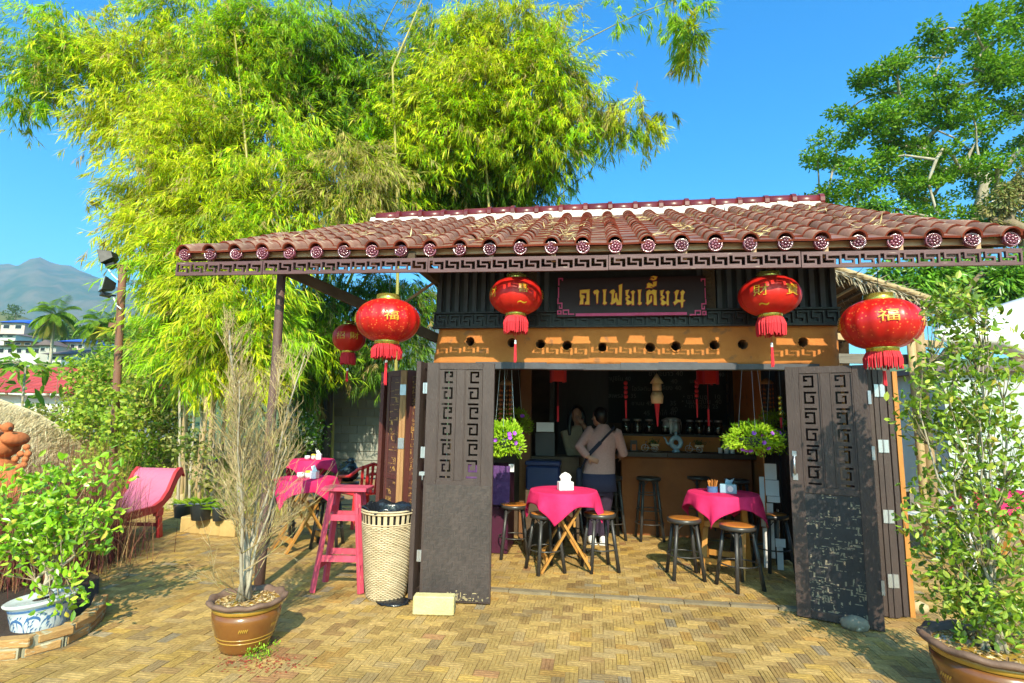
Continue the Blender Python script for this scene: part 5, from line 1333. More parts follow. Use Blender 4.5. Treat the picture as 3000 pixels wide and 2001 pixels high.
# ---- person behind the counter end, hand raised to the mouth
PY2 = 7.45; q = lambda px, py, dy=0.0: Vector(gy(px, py, PY2 + dy))
P2 = thing('person', (q(1690, 1400).x, PY2, 0), 0, 'long-haired person in beige top leaning with hand at mouth behind cool box', 'person')
head = q(1690, 1216, -.02); neck = q(1693, 1243); hipc = q(1700, 1400); bd = MB(); bd.smooth = True
bd.ell(head, (.075, .09, .108), 18, 14); fdir = Vector((.15, -1, -.12)).normalized()
bd.ell(head + fdir * .025 + Vector((0, 0, -.055)), (.052, .055, .058), 12, 8); bd.tube([head + fdir * .085 + Vector((0, 0, .012)), head + fdir * .108 + Vector((0, 0, -.02)), head + fdir * .088 + Vector((0, 0, -.03))], [.008, .014, .010], 8)
for s_ in (-1, 1):
    bd.ell(head + Vector((s_ * .076, .01, -.01)), (.014, .02, .03), 8, 6); bd.ell(head + Vector((s_ * .032, -.078, .012)), (.018, .012, .010), 8, 6)
bd.tube([neck + Vector((0, 0, -.1)), neck, head + Vector((0, 0, -.05))], [.068, .052, .048], 12)
loft(bd, [(neck + Vector((0, 0, -.05)), .08, .07, 0), (neck + Vector((0, 0, -.12)), .16, .09, 0), (neck.lerp(hipc, .5), .13, .09, 0), (hipc, .16, .11, 0), (hipc + Vector((0, 0, -.12)), .155, .11, 0)], 18)
shL, shR = q(1655, 1262), q(1728, 1262); elL = q(1668, 1320, -.05); haL = q(1676, 1352, -.22); elR = q(1738, 1292, -.16); haR = q(1706, 1240, -.17)
bd.tube([shL, elL, haL], [.047, .04, .028], 10); bd.tube([shR, elR, haR], [.047, .04, .028], 10)
hand(bd, haL, (.15, -.6, -.7), (.2, -.4, .9), .9, .4); hand(bd, haR, (-.6, .2, .75), (-.2, .9, -.2), .85, .8)
for sx in (-.08, .08):
    hp = hipc + Vector((sx, 0, -.05)); ft = Vector((hp.x, PY2, .06)); bd.tube([hp, hp.lerp(ft, .5), ft], [.085, .058, .036], 12); bd.ell((ft.x, ft.y - .05, .035), (.04, .11, .035), 10, 7)
solid(bd, 'body', 'skin', P2, .009)
hr = MB(); hr.smooth = True; hr.ell(head + Vector((0, .025, .03)), (.088, .092, .1), 16, 12)
for s_ in (-1, 1): hr.tube([head + Vector((s_ * .06, .0, .06)), head + Vector((s_ * .088, -.01, -.03)), head + Vector((s_ * .10, -.03, -.16)), head + Vector((s_ * .09, -.06, -.27))], [.035, .036, .036, .02], 10)
hr.tube([head + Vector((0, .06, .03)), head + Vector((0, .085, -.12)), head + Vector((0, .09, -.28))], [.07, .075, .05], 10); solid(hr, 'hair', 'hair', P2, .009, 3)
sw = MB(); sw.smooth = True
loft(sw, [(neck + Vector((0, 0, -.02)), .085, .07, 0), (neck + Vector((0, 0, -.085)), .16, .092, 0), (neck.lerp(hipc, .3), .17, .115, 0), (neck.lerp(hipc, .7), .165, .115, 0), (hipc + Vector((0, 0, -.05)), .185, .13, 0)], 24)
sw.tube([shL, shL.lerp(elL, .5), elL, elL.lerp(haL, .7)], [.065, .06, .056, .05], 12); sw.tube([shR, shR.lerp(elR, .5), elR, elR.lerp(haR, .6)], [.065, .06, .056, .05], 12); solid(sw, 'blouse', 'beige_cloth', P2, .01, 4)
tr = MB(); tr.smooth = True; loft(tr, [(hipc + Vector((0, 0, .02)), .165, .115, 0), (hipc + Vector((0, 0, -.14)), .165, .115, 0)], 18)
for sx in (-.08, .08): hp = hipc + Vector((sx, 0, -.08)); tr.tube([hp, Vector((hp.x, PY2, .42)), Vector((hp.x, PY2, .09))], [.095, .07, .06], 12)
solid(tr, 'trousers', 'trousers', P2, .012, 4)

# ================================================================== PLANTS
def pick(r, pal, n, jit=.12):
    pal = np.array([p[:3] for p in pal]); c = pal[r.integers(0, len(pal), n)]
    return np.clip(c * (1 + r.normal(0, jit, (n, 1))), .005, 1)
def blob_pts(r, c, rad, n, shell=.55):
    d = unit(r.normal(0, 1, (n, 3))); q = r.uniform(shell ** 3, 1, (n, 1)) ** (1 / 3)
    return c + d * q * rad, d
def px_blob(px, py, Y, rx, ry, dep=None):
    c = gy(px, py, Y); s_ = proj(c)[2] / FPX; return c, np.array([rx * s_, (dep if dep else rx * s_ * .6), ry * s_])

# ---- bamboo clump
r = np.random.default_rng(11)
YG = [(.53, .58, .010), (.46, .56, .009), (.62, .62, .014), (.38, .51, .010), (.66, .60, .05)]
GR = [(.27, .48, .008), (.35, .55, .010), (.20, .39, .008), (.42, .58, .012), (.31, .51, .008)]
MX = YG + GR
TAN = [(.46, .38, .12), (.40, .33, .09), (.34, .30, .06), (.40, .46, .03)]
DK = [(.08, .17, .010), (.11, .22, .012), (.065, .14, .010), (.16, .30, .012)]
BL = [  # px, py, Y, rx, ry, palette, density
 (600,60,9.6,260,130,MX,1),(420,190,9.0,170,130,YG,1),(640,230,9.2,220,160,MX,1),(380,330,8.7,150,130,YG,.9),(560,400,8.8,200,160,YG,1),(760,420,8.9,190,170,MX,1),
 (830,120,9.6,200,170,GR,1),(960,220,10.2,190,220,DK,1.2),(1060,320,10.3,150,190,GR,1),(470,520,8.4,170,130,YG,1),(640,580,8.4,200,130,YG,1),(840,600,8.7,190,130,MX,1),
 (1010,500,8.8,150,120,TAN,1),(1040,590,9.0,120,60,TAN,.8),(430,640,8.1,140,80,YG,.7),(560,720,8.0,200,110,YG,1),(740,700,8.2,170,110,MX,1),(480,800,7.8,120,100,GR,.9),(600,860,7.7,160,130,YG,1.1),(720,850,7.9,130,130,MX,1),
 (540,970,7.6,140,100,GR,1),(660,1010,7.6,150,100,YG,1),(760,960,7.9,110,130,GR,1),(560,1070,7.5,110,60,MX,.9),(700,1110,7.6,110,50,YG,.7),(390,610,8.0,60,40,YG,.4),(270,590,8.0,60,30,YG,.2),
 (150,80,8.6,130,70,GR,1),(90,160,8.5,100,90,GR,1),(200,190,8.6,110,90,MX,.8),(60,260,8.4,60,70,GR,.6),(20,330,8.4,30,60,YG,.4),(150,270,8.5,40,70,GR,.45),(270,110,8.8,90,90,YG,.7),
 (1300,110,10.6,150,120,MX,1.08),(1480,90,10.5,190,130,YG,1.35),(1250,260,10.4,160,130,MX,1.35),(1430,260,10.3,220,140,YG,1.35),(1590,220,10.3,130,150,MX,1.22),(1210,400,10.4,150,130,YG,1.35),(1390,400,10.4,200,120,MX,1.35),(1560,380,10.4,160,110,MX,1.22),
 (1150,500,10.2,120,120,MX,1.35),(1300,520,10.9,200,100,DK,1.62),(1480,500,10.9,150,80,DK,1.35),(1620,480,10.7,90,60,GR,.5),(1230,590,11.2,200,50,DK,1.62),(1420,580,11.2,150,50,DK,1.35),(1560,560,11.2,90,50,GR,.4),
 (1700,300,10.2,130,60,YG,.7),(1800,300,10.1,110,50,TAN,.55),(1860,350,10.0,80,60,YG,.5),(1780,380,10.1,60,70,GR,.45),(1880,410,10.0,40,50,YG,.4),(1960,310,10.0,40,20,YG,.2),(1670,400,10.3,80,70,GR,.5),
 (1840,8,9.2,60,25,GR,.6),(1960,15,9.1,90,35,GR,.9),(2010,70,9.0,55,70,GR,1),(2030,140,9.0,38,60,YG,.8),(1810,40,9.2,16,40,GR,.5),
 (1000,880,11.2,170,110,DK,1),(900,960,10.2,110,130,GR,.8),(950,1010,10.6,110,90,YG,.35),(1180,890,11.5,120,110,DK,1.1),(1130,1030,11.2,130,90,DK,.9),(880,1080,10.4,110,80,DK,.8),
]
BP, BD, BN, BLn, BW_, BC, tw0, tw1 = [], [], [], [], [], [], [], []
for (px, py, Y, rx, ry, pal, dens) in BL:
    c, rad = px_blob(px, py, Y, rx, ry, max(.45, rx * Y / 1600 * .55)); area = math.pi * rad[0] * rad[2]
    ns = int(area * 250 * dens) + 5
    npl = max(2, ns // 17); pc, pd = blob_pts(r, c, rad, npl, .3)          # drooping plumes with gaps between them
    pax = unit(pd * [1, 1, .35] + r.normal(0, .3, (npl, 3)) + [0, 0, -.75]); own = r.integers(0, npl, ns); u_ = r.random((ns, 1))
    pl = float(np.clip(min(rad[0], rad[2]) * .85, .12, .55)); o = pc[own] + pax[own] * (u_ * pl - pl * .3) + r.normal(0, 1, (ns, 3)) * (.05 + .13 * u_) * (pl / .55); d = pd[own]
    inner = r.random(ns) < .36; ni = int(inner.sum()); oi, di = blob_pts(r, c + np.array([0, .25, 0]), rad * .9, ni, .1); o[inner] = oi; d[inner] = di     # looser filling behind the plumes
    t = unit(pax[own] + d * [.5, .5, .2] + r.normal(0, .42, (ns, 3)) + [0, 0, -.2]); L = r.uniform(.16, .36, ns) * min(1, pl / .35)
    tw0.append(o); tw1.append(o + t * L[:, None])
    tone = (1 + r.normal(0, .2, (npl, 1)))[own] * (1 + r.normal(0, .08, (ns, 1))); dead = r.random(ns) < .06
    for k in range(11):
        f = (k + 1) / 11
        p = o + t * (L * f)[:, None]; side = unit(np.cross(t, r.normal(0, 1, (ns, 3))))
        D = unit(t * (.75 + .5 * f) + side * r.uniform(.35, 1.0, (ns, 1)) + [0, 0, -.35])
        BP.append(p); BD.append(D); BN.append(side * .6 + [.2, -.75, .75]); BLn.append(r.uniform(.10, .25, ns)); BW_.append(r.uniform(.014, .029, ns))
        cc = pick(r, pal, ns, .10) * tone; cc[inner] *= .92; cc[dead] = np.array([.42, .32, .12]); BC.append(cc)  # inner leaves slightly darker, shade put into their colour
BAM = thing('bamboo_clump', tuple(gz(890, 1400, 0)), 0, 'huge arching bamboo clump with yellow-green leaves behind the pavilion', 'bamboo')
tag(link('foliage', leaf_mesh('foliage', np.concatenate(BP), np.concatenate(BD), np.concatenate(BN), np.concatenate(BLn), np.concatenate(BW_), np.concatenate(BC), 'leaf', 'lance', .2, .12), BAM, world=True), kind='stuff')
t0, t1 = np.concatenate(tw0), np.concatenate(tw1)
tag(link('twigs', seg_mesh('twigs', t0, t1, .0028, .0012, 'twig', 3, np.tile((.32, .27, .08), (len(t0), 1))), BAM, world=True), kind='stuff')
base = np.array([BAM.location.x, BAM.location.y, 0])
tips = [(530,-150,9.6),(690,-60,9.4),(720,120,9.2),(430,120,9.0),(250,40,8.8),(90,90,8.6),(1060,-100,10.0),(1230,-80,10.3),(1450,0,10.4),(1640,180,10.3),(1850,300,10.1),(500,500,8.6),(520,760,8.1),(950,-100,10.2),(1330,200,10.5),(600,300,9.0),(820,-100,9.5),(2000,-10,9.2),(640,860,8.0)]
for k, (px, py, Y) in enumerate(tips):
    e = np.array(gy(px, py, Y)); b = base + [r.uniform(-.6, .6), r.uniform(-.4, .4), 0]; hgt = e[2]; m = MB(); m.smooth = True
    pts = []; rads = []
    for i in range(26):
        f = i / 25; h = 1 - (1 - f) ** 1.7
        pts.append((b[0] + (e[0] - b[0]) * f ** 1.9, b[1] + (e[1] - b[1]) * f ** 1.9, hgt * h)); rads.append((.042 * (1 - f) + .006) * (1.12 if i % 2 == 0 else .97))
    m.tube(pts, rads, 8); m.build('culm', 'bamboo_culm', BAM, world=True)
for way in ([(725, 480, 8.55), (708, 300, 8.6), (690, 120, 8.9), (660, -80, 9.3)], [(565, 330, 8.6), (548, 200, 8.7), (522, 80, 9.0), (480, -60, 9.4)], [(1150, 200, 9.6), (1190, 110, 9.6), (1235, 0, 9.8), (1270, -80, 10)], [(1420, 420, 10.1), (1440, 250, 10.3), (1480, 80, 10.6)]):
    w0_ = np.array(gy(*way[0])); pts = ([base + [r.uniform(-.4, .4), -.3, 0], np.array(gy(way[0][0] + 20, 900, way[0][2] + .6))] if way[0][0] < 1000 else [np.array([w0_[0] + .3, w0_[1] + .3, 0]), w0_ * [1, 1, .6] + [.2, .2, 0]]) + [np.array(gy(*q_)) for q_ in way]; fine = []
    for a_, b_ in zip(pts, pts[1:]): fine += [a_ + (b_ - a_) * f_ for f_ in np.linspace(0, 1, 8)[:-1]]
    fine.append(pts[-1]); m = MB(); m.smooth = True; m.tube(fine, [(.024 * (1 - i / len(fine)) + .010) * (1.15 if i % 2 == 0 else .97) for i in range(len(fine))], 8); m.build('culm', 'bamboo_culm', BAM, world=True)
for k in range(16):
    x = gz(840 + k * 9, 1400)[0]; b = (x + r.uniform(-.05, .05), BAM.location.y + r.uniform(-.5, .3), 0); m = MB(); m.smooth = True
    m.tube([(b[0] + r.uniform(-.03, .03) * i, b[1], i * .7) for i in range(6)], [.075, .07, .065, .06, .055, .05], 8); m.build('culm', 'trunk_dark', BAM, world=True)
# dry leaves fallen on the roof
n = 650; cl = [(r.uniform(EX0 + .4, EX1 - .6), r.uniform(.05, .8)) for _ in range(46)]
pp = []; ci = r.integers(0, 46, n)
for i in range(n):
    x, t = cl[ci[i]]; x += r.normal(0, .07); t = min(.95, max(.01, t + r.normal(0, .02))); x = min(max(x, -2.9), 2.5); pp.append(slope_pt(x, t, .035 + r.uniform(0, .03)))
tag(link('leaf_litter', leaf_mesh('leaf_litter', np.array(pp), r.normal(0, 1, (n, 3)) * [1, .6, .25], np.tile([0, -.4, 1], (n, 1)) + r.normal(0, .3, (n, 3)), r.uniform(.07, .15, n), r.uniform(.008, .016, n), pick(r, [(.55, .42, .2), (.48, .34, .14), (.60, .50, .26)], n), 'straw')), 'dry bamboo leaves scattered over the roof tiles', 'dry leaves', kind='stuff')

# ---- glazed pots
def make_pot(name, loc, R, H, label, rz=0, scallop=True):
    T = thing(name, loc, rz, label, 'plant pot')
    pf = [(R * .62, 0), (R * .66, .02), (R * .80, H * .35), (R * .90, H * .62), (R * .905, H * .78)]
    m = MB(); m.smooth = True; m.lathe(pf, 48); m.build('body', 'glaze_brown', T)
    for (z0, z1) in ((H * .80, H * .90), (H * .22, H * .245), (H * .30, H * .32)):
        rr_ = lambda z: np.interp(z, [p[1] for p in pf] + [H * .9], [p[0] for p in pf] + [R * .89])
        b = MB(); b.smooth = True; b.lathe([(rr_(z0) - .004, z0 - .002), (rr_(z0) + .0025, z0), (rr_(z1) + .0025, z1), (rr_(z1) - .004, z1 + .002)], 48); b.build('glaze_band', 'glaze_yellow', T)
    b = MB(); b.smooth = True; n_ = 96
    b.lathe([(R * .86, H * .885), (R * .98, H * .90), (R * 1.06, H * .95), (R * 1.04, H), (R * .94, H * 1.005), (R * .86, H * .95), (R * .84, H * .88)], n_, wob=lambda r_, z, a, i: (r_ + (.005 * math.sin(11 * a) if 1 <= i <= 3 else 0), z + (.005 * math.sin(11 * a) if 1 <= i <= 4 else 0))); b.build('rim', 'pot_rim', T)
    for k, a in enumerate((-1.1, -2.1, -.3, 1.2)):
        b = MB(); 
        for i in range(5):
            a2 = a + i * .055; b.add([(R * .885 * 1.0 * math.cos(a2 + dx) , R * .885 * math.sin(a2 + dx), H * .5 + dz) for dx, dz in ((0, -.012), (.03, 0), (.06, .012), (.03, .014), (.0, .004))], [(0, 1, 2, 3, 4)])
        b.build('glaze_mark', 'glaze_yellow', T)
    MB().lathe([(R * .88, H * .88), (R * .5, H * .90), (.001, H * .91)], 30).build('soil', 'soil', T)
    n = 420; a = rng.uniform(0, 6.28, n); q = R * .84 * np.sqrt(rng.random(n)); Pp = np.stack([q * np.cos(a), q * np.sin(a), np.full(n, H * .905) + rng.random(n) * .012], 1)
    tag(link('wood_chips', leaf_mesh('wood_chips', Pp, rng.normal(0, 1, (n, 3)) * [1, 1, .25], np.tile([0, 0, 1.], (n, 1)) + rng.normal(0, .4, (n, 3)), rng.uniform(.018, .04, n), rng.uniform(.008, .018, n), pick(rng, [(.48, .33, .16), (.38, .24, .10), (.56, .42, .24), (.25, .15, .07)], n), 'chips', 'oval'), T), kind='stuff')
    return T
LPOT = gz(716, 1895); LPOT[2] = .002
make_pot('glazed_pot', tuple(LPOT), .226, .31, 'brown glazed pot with yellow bands and scalloped rim holding a bare shrub', .9)
RPOT = gz(2905, 1905, .30); RPOT[2] = .002
make_pot('glazed_pot', tuple(RPOT), .30, .34, 'brown glazed pot with wavy rim under the leafy potted shrub', 2.0)
# ---- bare shrub
r = np.random.default_rng(5)
DS = thing('bare_shrub', (LPOT[0], LPOT[1], .28), 0, 'leafless grey-brown shrub with dense upright twigs in a brown glazed pot', 'shrub')
z0, z1 = .28, 2.02
stems = []
for k in range(7):
    lean = r.normal(0, .02, 2); b = np.array([r.normal(0, .035), r.normal(0, .035)]); h = z1 - z0 if k == 0 else r.uniform(.55, .93) * (z1 - z0)
    pts = [np.array([LPOT[0] + b[0] + lean[0] * i + .012 * math.sin(i * 1.3 + k) + .008 * i * (.4 if k == 0 else .2), LPOT[1] + b[1] + lean[1] * i, z0 + h * i / 9]) for i in range(10)]
    stems.append(pts); m = MB(); m.smooth = True; m.tube(pts, [(.024 if k == 0 else .012) * (1 - .085 * i) for i in range(10)], 8); m.build('stem', 'bark_pale', DS, world=True)
S0_, S1_, R0_, R1_, CT = [], [], [], [], []
def twig(p, d, L, rad, lev):
    n = 4 if lev < 2 else 3; q = p.copy()
    for i in range(n):
        d2 = unit(d + r.normal(0, .10, 3) + [0, 0, .10]); e = q + d2 * L / n
        S0_.append(q); S1_.append(e); R0_.append(rad * (1 - i / n * .6)); R1_.append(rad * (1 - (i + 1) / n * .6)); q = e; d = d2
        if lev < 2:
            for _ in range(r.integers(1, 3)):
                nd = unit(d + unit(r.normal(0, 1, 3)) * .62 + [0, 0, .15]); twig(q, nd, L * r.uniform(.35, .6), rad * .55, lev + 1)
for k in range(125):
    st = stems[r.integers(0, 7) if k % 3 else 0]; f = r.random() ** .85; i = min(8, int(f * 9)); p = st[i] + (st[i + 1] - st[i]) * r.random()
    zz = (p[2] - z0) / (z1 - z0); a = r.uniform(0, 6.28); out = 1.5 * max(0, 1 - zz * 1.5) + .34
    twig(p, unit(np.array([math.cos(a) * out, math.sin(a) * out, .95])), (.46 - .27 * min(1, zz * 1.3)) * r.uniform(.7, 1.15), .0048, 0)
col = pick(r, [(.44, .33, .17), (.37, .265, .13), (.50, .39, .22), (.40, .34, .13)], len(S0_))
tag(link('twigs', seg_mesh('twigs', S0_, S1_, R0_, R1_, 'twig', 3, col), DS, world=True), kind='stuff')
n = 90; idx = r.integers(0, len(S1_), n); link('last_leaves', leaf_mesh('last_leaves', np.array(S1_)[idx], r.normal(0, 1, (n, 3)) + [0, 0, .5], r.normal(0, 1, (n, 3)), r.uniform(.02, .035, n), r.uniform(.008, .013, n), pick(r, [(.38, .46, .05), (.45, .5, .08)], n), 'leaf', 'oval'), DS, world=True)
# ---- leafy shrub generator
def shrub(name, base, blobs, label, nl, leaf, pal, seed, stems_n=5, ratio=.55, stem_mat='bark', shell=.3, cat='shrub', up=.35, twigs_n=260, gloss='leaf_gloss', parent_world=True, stem_r=.012, flow=0.0):
    r = np.random.default_rng(seed); T = thing(name, tuple(base), 0, label, cat)
    w = np.array([b[1][0] * b[1][2] for b in blobs]); w = w / w.sum(); P_, D_ = [], []
    for (c, rad), wi in zip(blobs, w):
        o, d = blob_pts(r, np.array(c), np.array(rad), max(8, int(nl * wi)), shell); P_.append(o); D_.append(d)
    P_ = np.concatenate(P_); D_ = np.concatenate(D_); n = len(P_)
    # cluster leaves around twig tips
    k = max(6, n // 9); tips = P_[r.integers(0, n, k)]; own = r.integers(0, k, n); sp = leaf * .9
    Q = tips[own] + r.normal(0, sp, (n, 3)); D = unit(D_ + r.normal(0, .7, (n, 3)) + [0, 0, up])
    tone = (1 + r.normal(0, .16, (k, 1)))[own]
    ln = leaf * r.uniform(.65, 1.2, n)
    tag(link('foliage', leaf_mesh('foliage', Q, D, r.normal(0, .7, (n, 3)) + [.15, -.6, .9], ln, ln * ratio * r.uniform(.85, 1.15, n), np.where(r.random((n, 1)) < .035, np.array([[.50, .42, .06]]), pick(r, pal, n) * tone), gloss, 'oval', .18, flow), T, world=True), kind='stuff')
    b = np.array(base); A, B, ra, rb_ = [], [], [], []
    main = []
    for s_ in range(stems_n):
        c, rad = blobs[s_ % len(blobs)]; e = np.array(c) + r.normal(0, .35, 3) * rad; pts = [b + r.normal(0, .03, 3) * [1, 1, 0] + (e - b) * [f ** 1.3, f ** 1.3, f] for f in np.linspace(0, 1, 8)]
        for i in range(1, 7): pts[i] = pts[i] + r.normal(0, .012, 3)
        m = MB(); m.smooth = True; m.tube(pts, [stem_r * (1 - .1 * i) for i in range(8)], 7); m.build('stem', stem_mat, T, world=True); main += pts[2:]
    main = np.array(main); sel = tips[r.integers(0, k, min(k, twigs_n))]
    for t in sel:
        j = np.argmin(np.linalg.norm((main - t) * [1, 1, .8] + [0, 0, .15], axis=1)); m0 = main[j]; mid = (m0 + t) / 2 + [0, 0, -.02]
        A += [m0, mid]; B += [mid, t]; ra += [stem_r * .32, stem_r * .22]; rb_ += [stem_r * .22, stem_r * .12]
    tag(link('twigs', seg_mesh('twigs', A, B, ra, rb_, 'twig', 4, pick(r, [(.33, .27, .17), (.26, .2, .12)], len(A))), T, world=True), kind='stuff')
    return T
def wb(px, py, Y, rx, ry, dep=None): c, rd = px_blob(px, py, Y, rx, ry, dep); return (tuple(c), tuple(rd))
SG = [(.22, .35, .022), (.16, .28, .018), (.29, .40, .045), (.36, .43, .06), (.13, .22, .018)]
Yr = RPOT[1]
shrub('potted_shrub', (RPOT[0], RPOT[1], .3), [wb(2800, 900, Yr, 75, 75, .16), wb(2870, 960, Yr, 60, 50, .15), wb(2800, 1060, Yr, 110, 70, .2), wb(2900, 1080, Yr, 90, 60, .2), wb(2780, 1180, Yr, 130, 80, .26), wb(2900, 1230, Yr, 110, 80, .26), wb(2800, 1310, Yr, 140, 90, .28), wb(2930, 1380, Yr, 100, 100, .28), wb(2830, 1460, Yr, 140, 90, .3), wb(2760, 1560, Yr, 95, 80, .25), wb(2900, 1580, Yr, 130, 100, .3), wb(2820, 1700, Yr, 110, 80, .25), wb(2940, 1720, Yr, 100, 90, .28), wb(2890, 1810, Yr, 120, 60, .24), wb(2830, 1760, Yr, 90, 70, .22), wb(2940, 1840, Yr, 90, 40, .2)],
      'tall loose shrub with small oval leaves in a brown glazed pot', 4600, .049, SG, 21, 9, .5, 'bark_pale', .1, twigs_n=420, stem_r=.011)
# ---- lime shrub in the blue and white pot
bp = gz(70, 1862); BPOT = thing('porcelain_pot', (bp[0], bp[1] + .12, -.01), .6, 'white porcelain pot painted with blue dragons, set in the curved brick edging', 'plant pot')
BPOT.rotation_euler = (.0, -.11, .3); BPOT.scale = (.86,) * 3
m = MB(); m.smooth = True; m.lathe([(.17, 0), (.185, .05), (.20, .15), (.21, .22), (.235, .235), (.24, .25), (.225, .258), (.20, .24)], 44); m.build('body', 'porcelain', BPOT)
MB().lathe([(.205, .235), (.001, .242)], 28).build('soil', 'soil', BPOT)
m = MB(); m.lathe([(.2075, .195), (.2115, .213), (.2105, .213)], 44); m.build('blue_band', 'cobalt', BPOT)
r = np.random.default_rng(8)
def curl(a0, z0, s_):
    m = MB(); pts = [((t * .04) * math.cos(t * 1.1) * s_, (t * .04) * math.sin(t * 1.1) * s_) for t in np.linspace(.5, 6, 26)]
    out = []
    for i, (u, v) in enumerate(pts):
        for w_ in (-.010, .010): rr_ = np.interp(z0 + v + w_, [0, .05, .15, .22], [.17, .185, .20, .21]) + .002; a = a0 + u / .2 + w_ * 1.5; out.append((rr_ * math.cos(a), rr_ * math.sin(a), max(.005, min(.19, z0 + v + w_))))
    m.add(out, [(2 * i, 2 * i + 1, 2 * i + 3, 2 * i + 2) for i in range(25)])
    for t in range(14):
        a = a0 + .4 * math.cos(t * .45) * s_ + r.normal(0, .03); z = z0 + .07 * math.sin(t * .45) * s_; out = []
        for du, dz in ((0, 0), (.05, .012), (.12, .03), (.04, .025)):
            zz = max(.004, min(.19, z + dz * s_)); rr_ = np.interp(zz, [0, .05, .15, .22], [.17, .185, .20, .21]) + .0018; out.append((rr_ * math.cos(a + du * s_), rr_ * math.sin(a + du * s_), zz))
        m.add(out, [(0, 1, 2, 3)])
    m.build('dragon_painting', 'cobalt', BPOT)
for k, a in enumerate((-3.0, -2.35, -1.75, -1.15, -.5)): curl(a, .10 if k % 2 else .075, 1.0 if k % 2 == 0 else .8)
LG = [(.28, .50, .02), (.21, .42, .018), (.35, .56, .03), (.16, .33, .015), (.42, .58, .05)]
Yb = bp[1] + .12
shrub('lime_shrub', (bp[0], Yb, .22), [wb(60, 1450, Yb, 90, 70, .25), wb(170, 1440, Yb, 110, 70, .25), wb(100, 1540, Yb, 130, 80, .3), wb(230, 1530, Yb, 90, 70, .25), wb(60, 1620, Yb, 90, 60, .25), wb(170, 1600, Yb, 110, 60, .25), wb(290, 1500, Yb, 50, 30, .12), wb(190, 1720, Yb - .15, 60, 50, .12), wb(300, 1400, Yb, 40, 50, .1)],
      'bright green lime shrub with glossy oval leaves in the blue and white pot', 1700, .066, LG, 31, 6, .48, 'bark_pale', .15, twigs_n=120, stem_r=.014)
T = thing('lime_fruit', (bp[0], Yb, .8), 0, 'small green limes hanging among the glossy leaves', 'fruit')
for k in range(12):
    c = gy(r.uniform(30, 270), r.uniform(1430, 1620), Yb - .2); m = MB(); m.smooth = True; m.ell(c, (.016, .016, .017), 10, 8); m.build('lime', 'limeskin', T, world=True)
# ---- purple fountain grass behind it
def grass(name, base_pts, n, hrange, spread, pal, label, cat, seed, width=.006, stuff=True, droop=.7):
    r = np.random.default_rng(seed); base_pts = np.array(base_pts); b = base_pts[r.integers(0, len(base_pts), n)] + r.normal(0, 1, (n, 3)) * [spread * .35, spread * .35, 0]
    a = r.uniform(0, 6.28, n); h = r.uniform(*hrange, n); o = r.uniform(.15, 1, n) * spread; sd = np.stack([-np.sin(a), np.cos(a), 0 * a], 1) * width; V = []
    for i in range(5):
        f = i / 4; c = b + np.stack([np.cos(a) * o * f ** 1.6, np.sin(a) * o * f ** 1.6, h * (f - droop * .45 * f ** 3 * (o / spread))], 1); ww = 1 - .85 * f; V += [c - sd * ww / 2, c + sd * ww / 2]
    V = np.stack(V, 1).reshape(-1, 3); F = np.array([[2 * i, 2 * i + 1, 2 * i + 3, 2 * i + 2] for i in range(4)]); FF = (np.arange(n)[:, None, None] * 10 + F[None]).reshape(-1, 4)
    o_ = link(name, np_mesh(name, V, FF, 'straw', np.repeat(pick(r, pal, n), 10, 0))); return tag(o_, label, cat, kind='stuff' if stuff else None)
RG = [(.17, .045, .04), (.11, .03, .03), (.26, .12, .06), (.33, .20, .09), (.20, .06, .045)]
grass('fountain_grass', [gz(60, 1690), gz(150, 1680), gz(210, 1660), gz(20, 1720), gz(240, 1640)], 3200, (.5, 1.2), .48, RG, 'dark red fountain grass behind the lime shrub', 'grass', 41)
grass('fountain_grass', [gz(60, 1640), gz(140, 1630), gz(200, 1620), gz(240, 1610)], 900, (.9, 1.5), .38, RG, 'tall dark-red grass stems rising against the straw thatch', 'grass', 43, .005)
grass('fountain_grass', [gz(250, 1650), gz(180, 1690)], 260, (.5, .8), .75, RG, 'drooping straw-red grass blades beside the pink bench', 'grass', 42)
# ---- curved brick edging
def edging(pts, label):
    T = thing('brick_edging', tuple(gz(200, 1840)), 0, label, 'edging'); P_ = [Vector(gz(*p)) for p in pts]; cur = []
    for a, b in zip(P_, P_[1:]):
        for i in range(6): cur.append(a.lerp(b, i / 6))
    acc = [cur[0]]
    for c in cur[1:]:
        if (c - acc[-1]).length > .185: acc.append(c)
    core = MB()
    for i in range(len(acc) - 1):
        d = acc[i + 1] - acc[i]; ang = math.atan2(d.y, d.x); mid = (acc[i] + acc[i + 1]) / 2; L = d.length
        for lay in range(2):
            q = MB(); R3 = Matrix.Rotation(ang + random.uniform(-.03, .03), 3, 'Z'); cx = mid + (d * .5 * (lay % 2) * .6)
            q.box((cx.x, cx.y, .028 + lay * .062), (L * .93, .085, .05), R3); o = q.build('brick', 'edge_brick', T, world=True, bevel=.006)
        core.box((mid.x, mid.y, .055), (L * 1.02, .072, .112), Matrix.Rotation(ang, 3, 'Z'))
    core.build('mortar', 'edge_mortar', T, world=True)
edging([(-60, 1935), (60, 1925), (150, 1905), (225, 1870), (275, 1830), (298, 1780)], 'curved low edging of worn yellow bricks round the porcelain pot')
o = MB().add([(*gz(-80, 1930)[:2], .03), (*gz(150, 1890)[:2], .03), (*gz(285, 1790)[:2], .03), (*gz(290, 1700)[:2], .03), (*gz(180, 1640)[:2], .03), (*gz(-80, 1680)[:2], .03)], [(0, 1, 2, 3, 4, 5)]).build('planting_bed', 'soil'); tag(o, kind='structure')
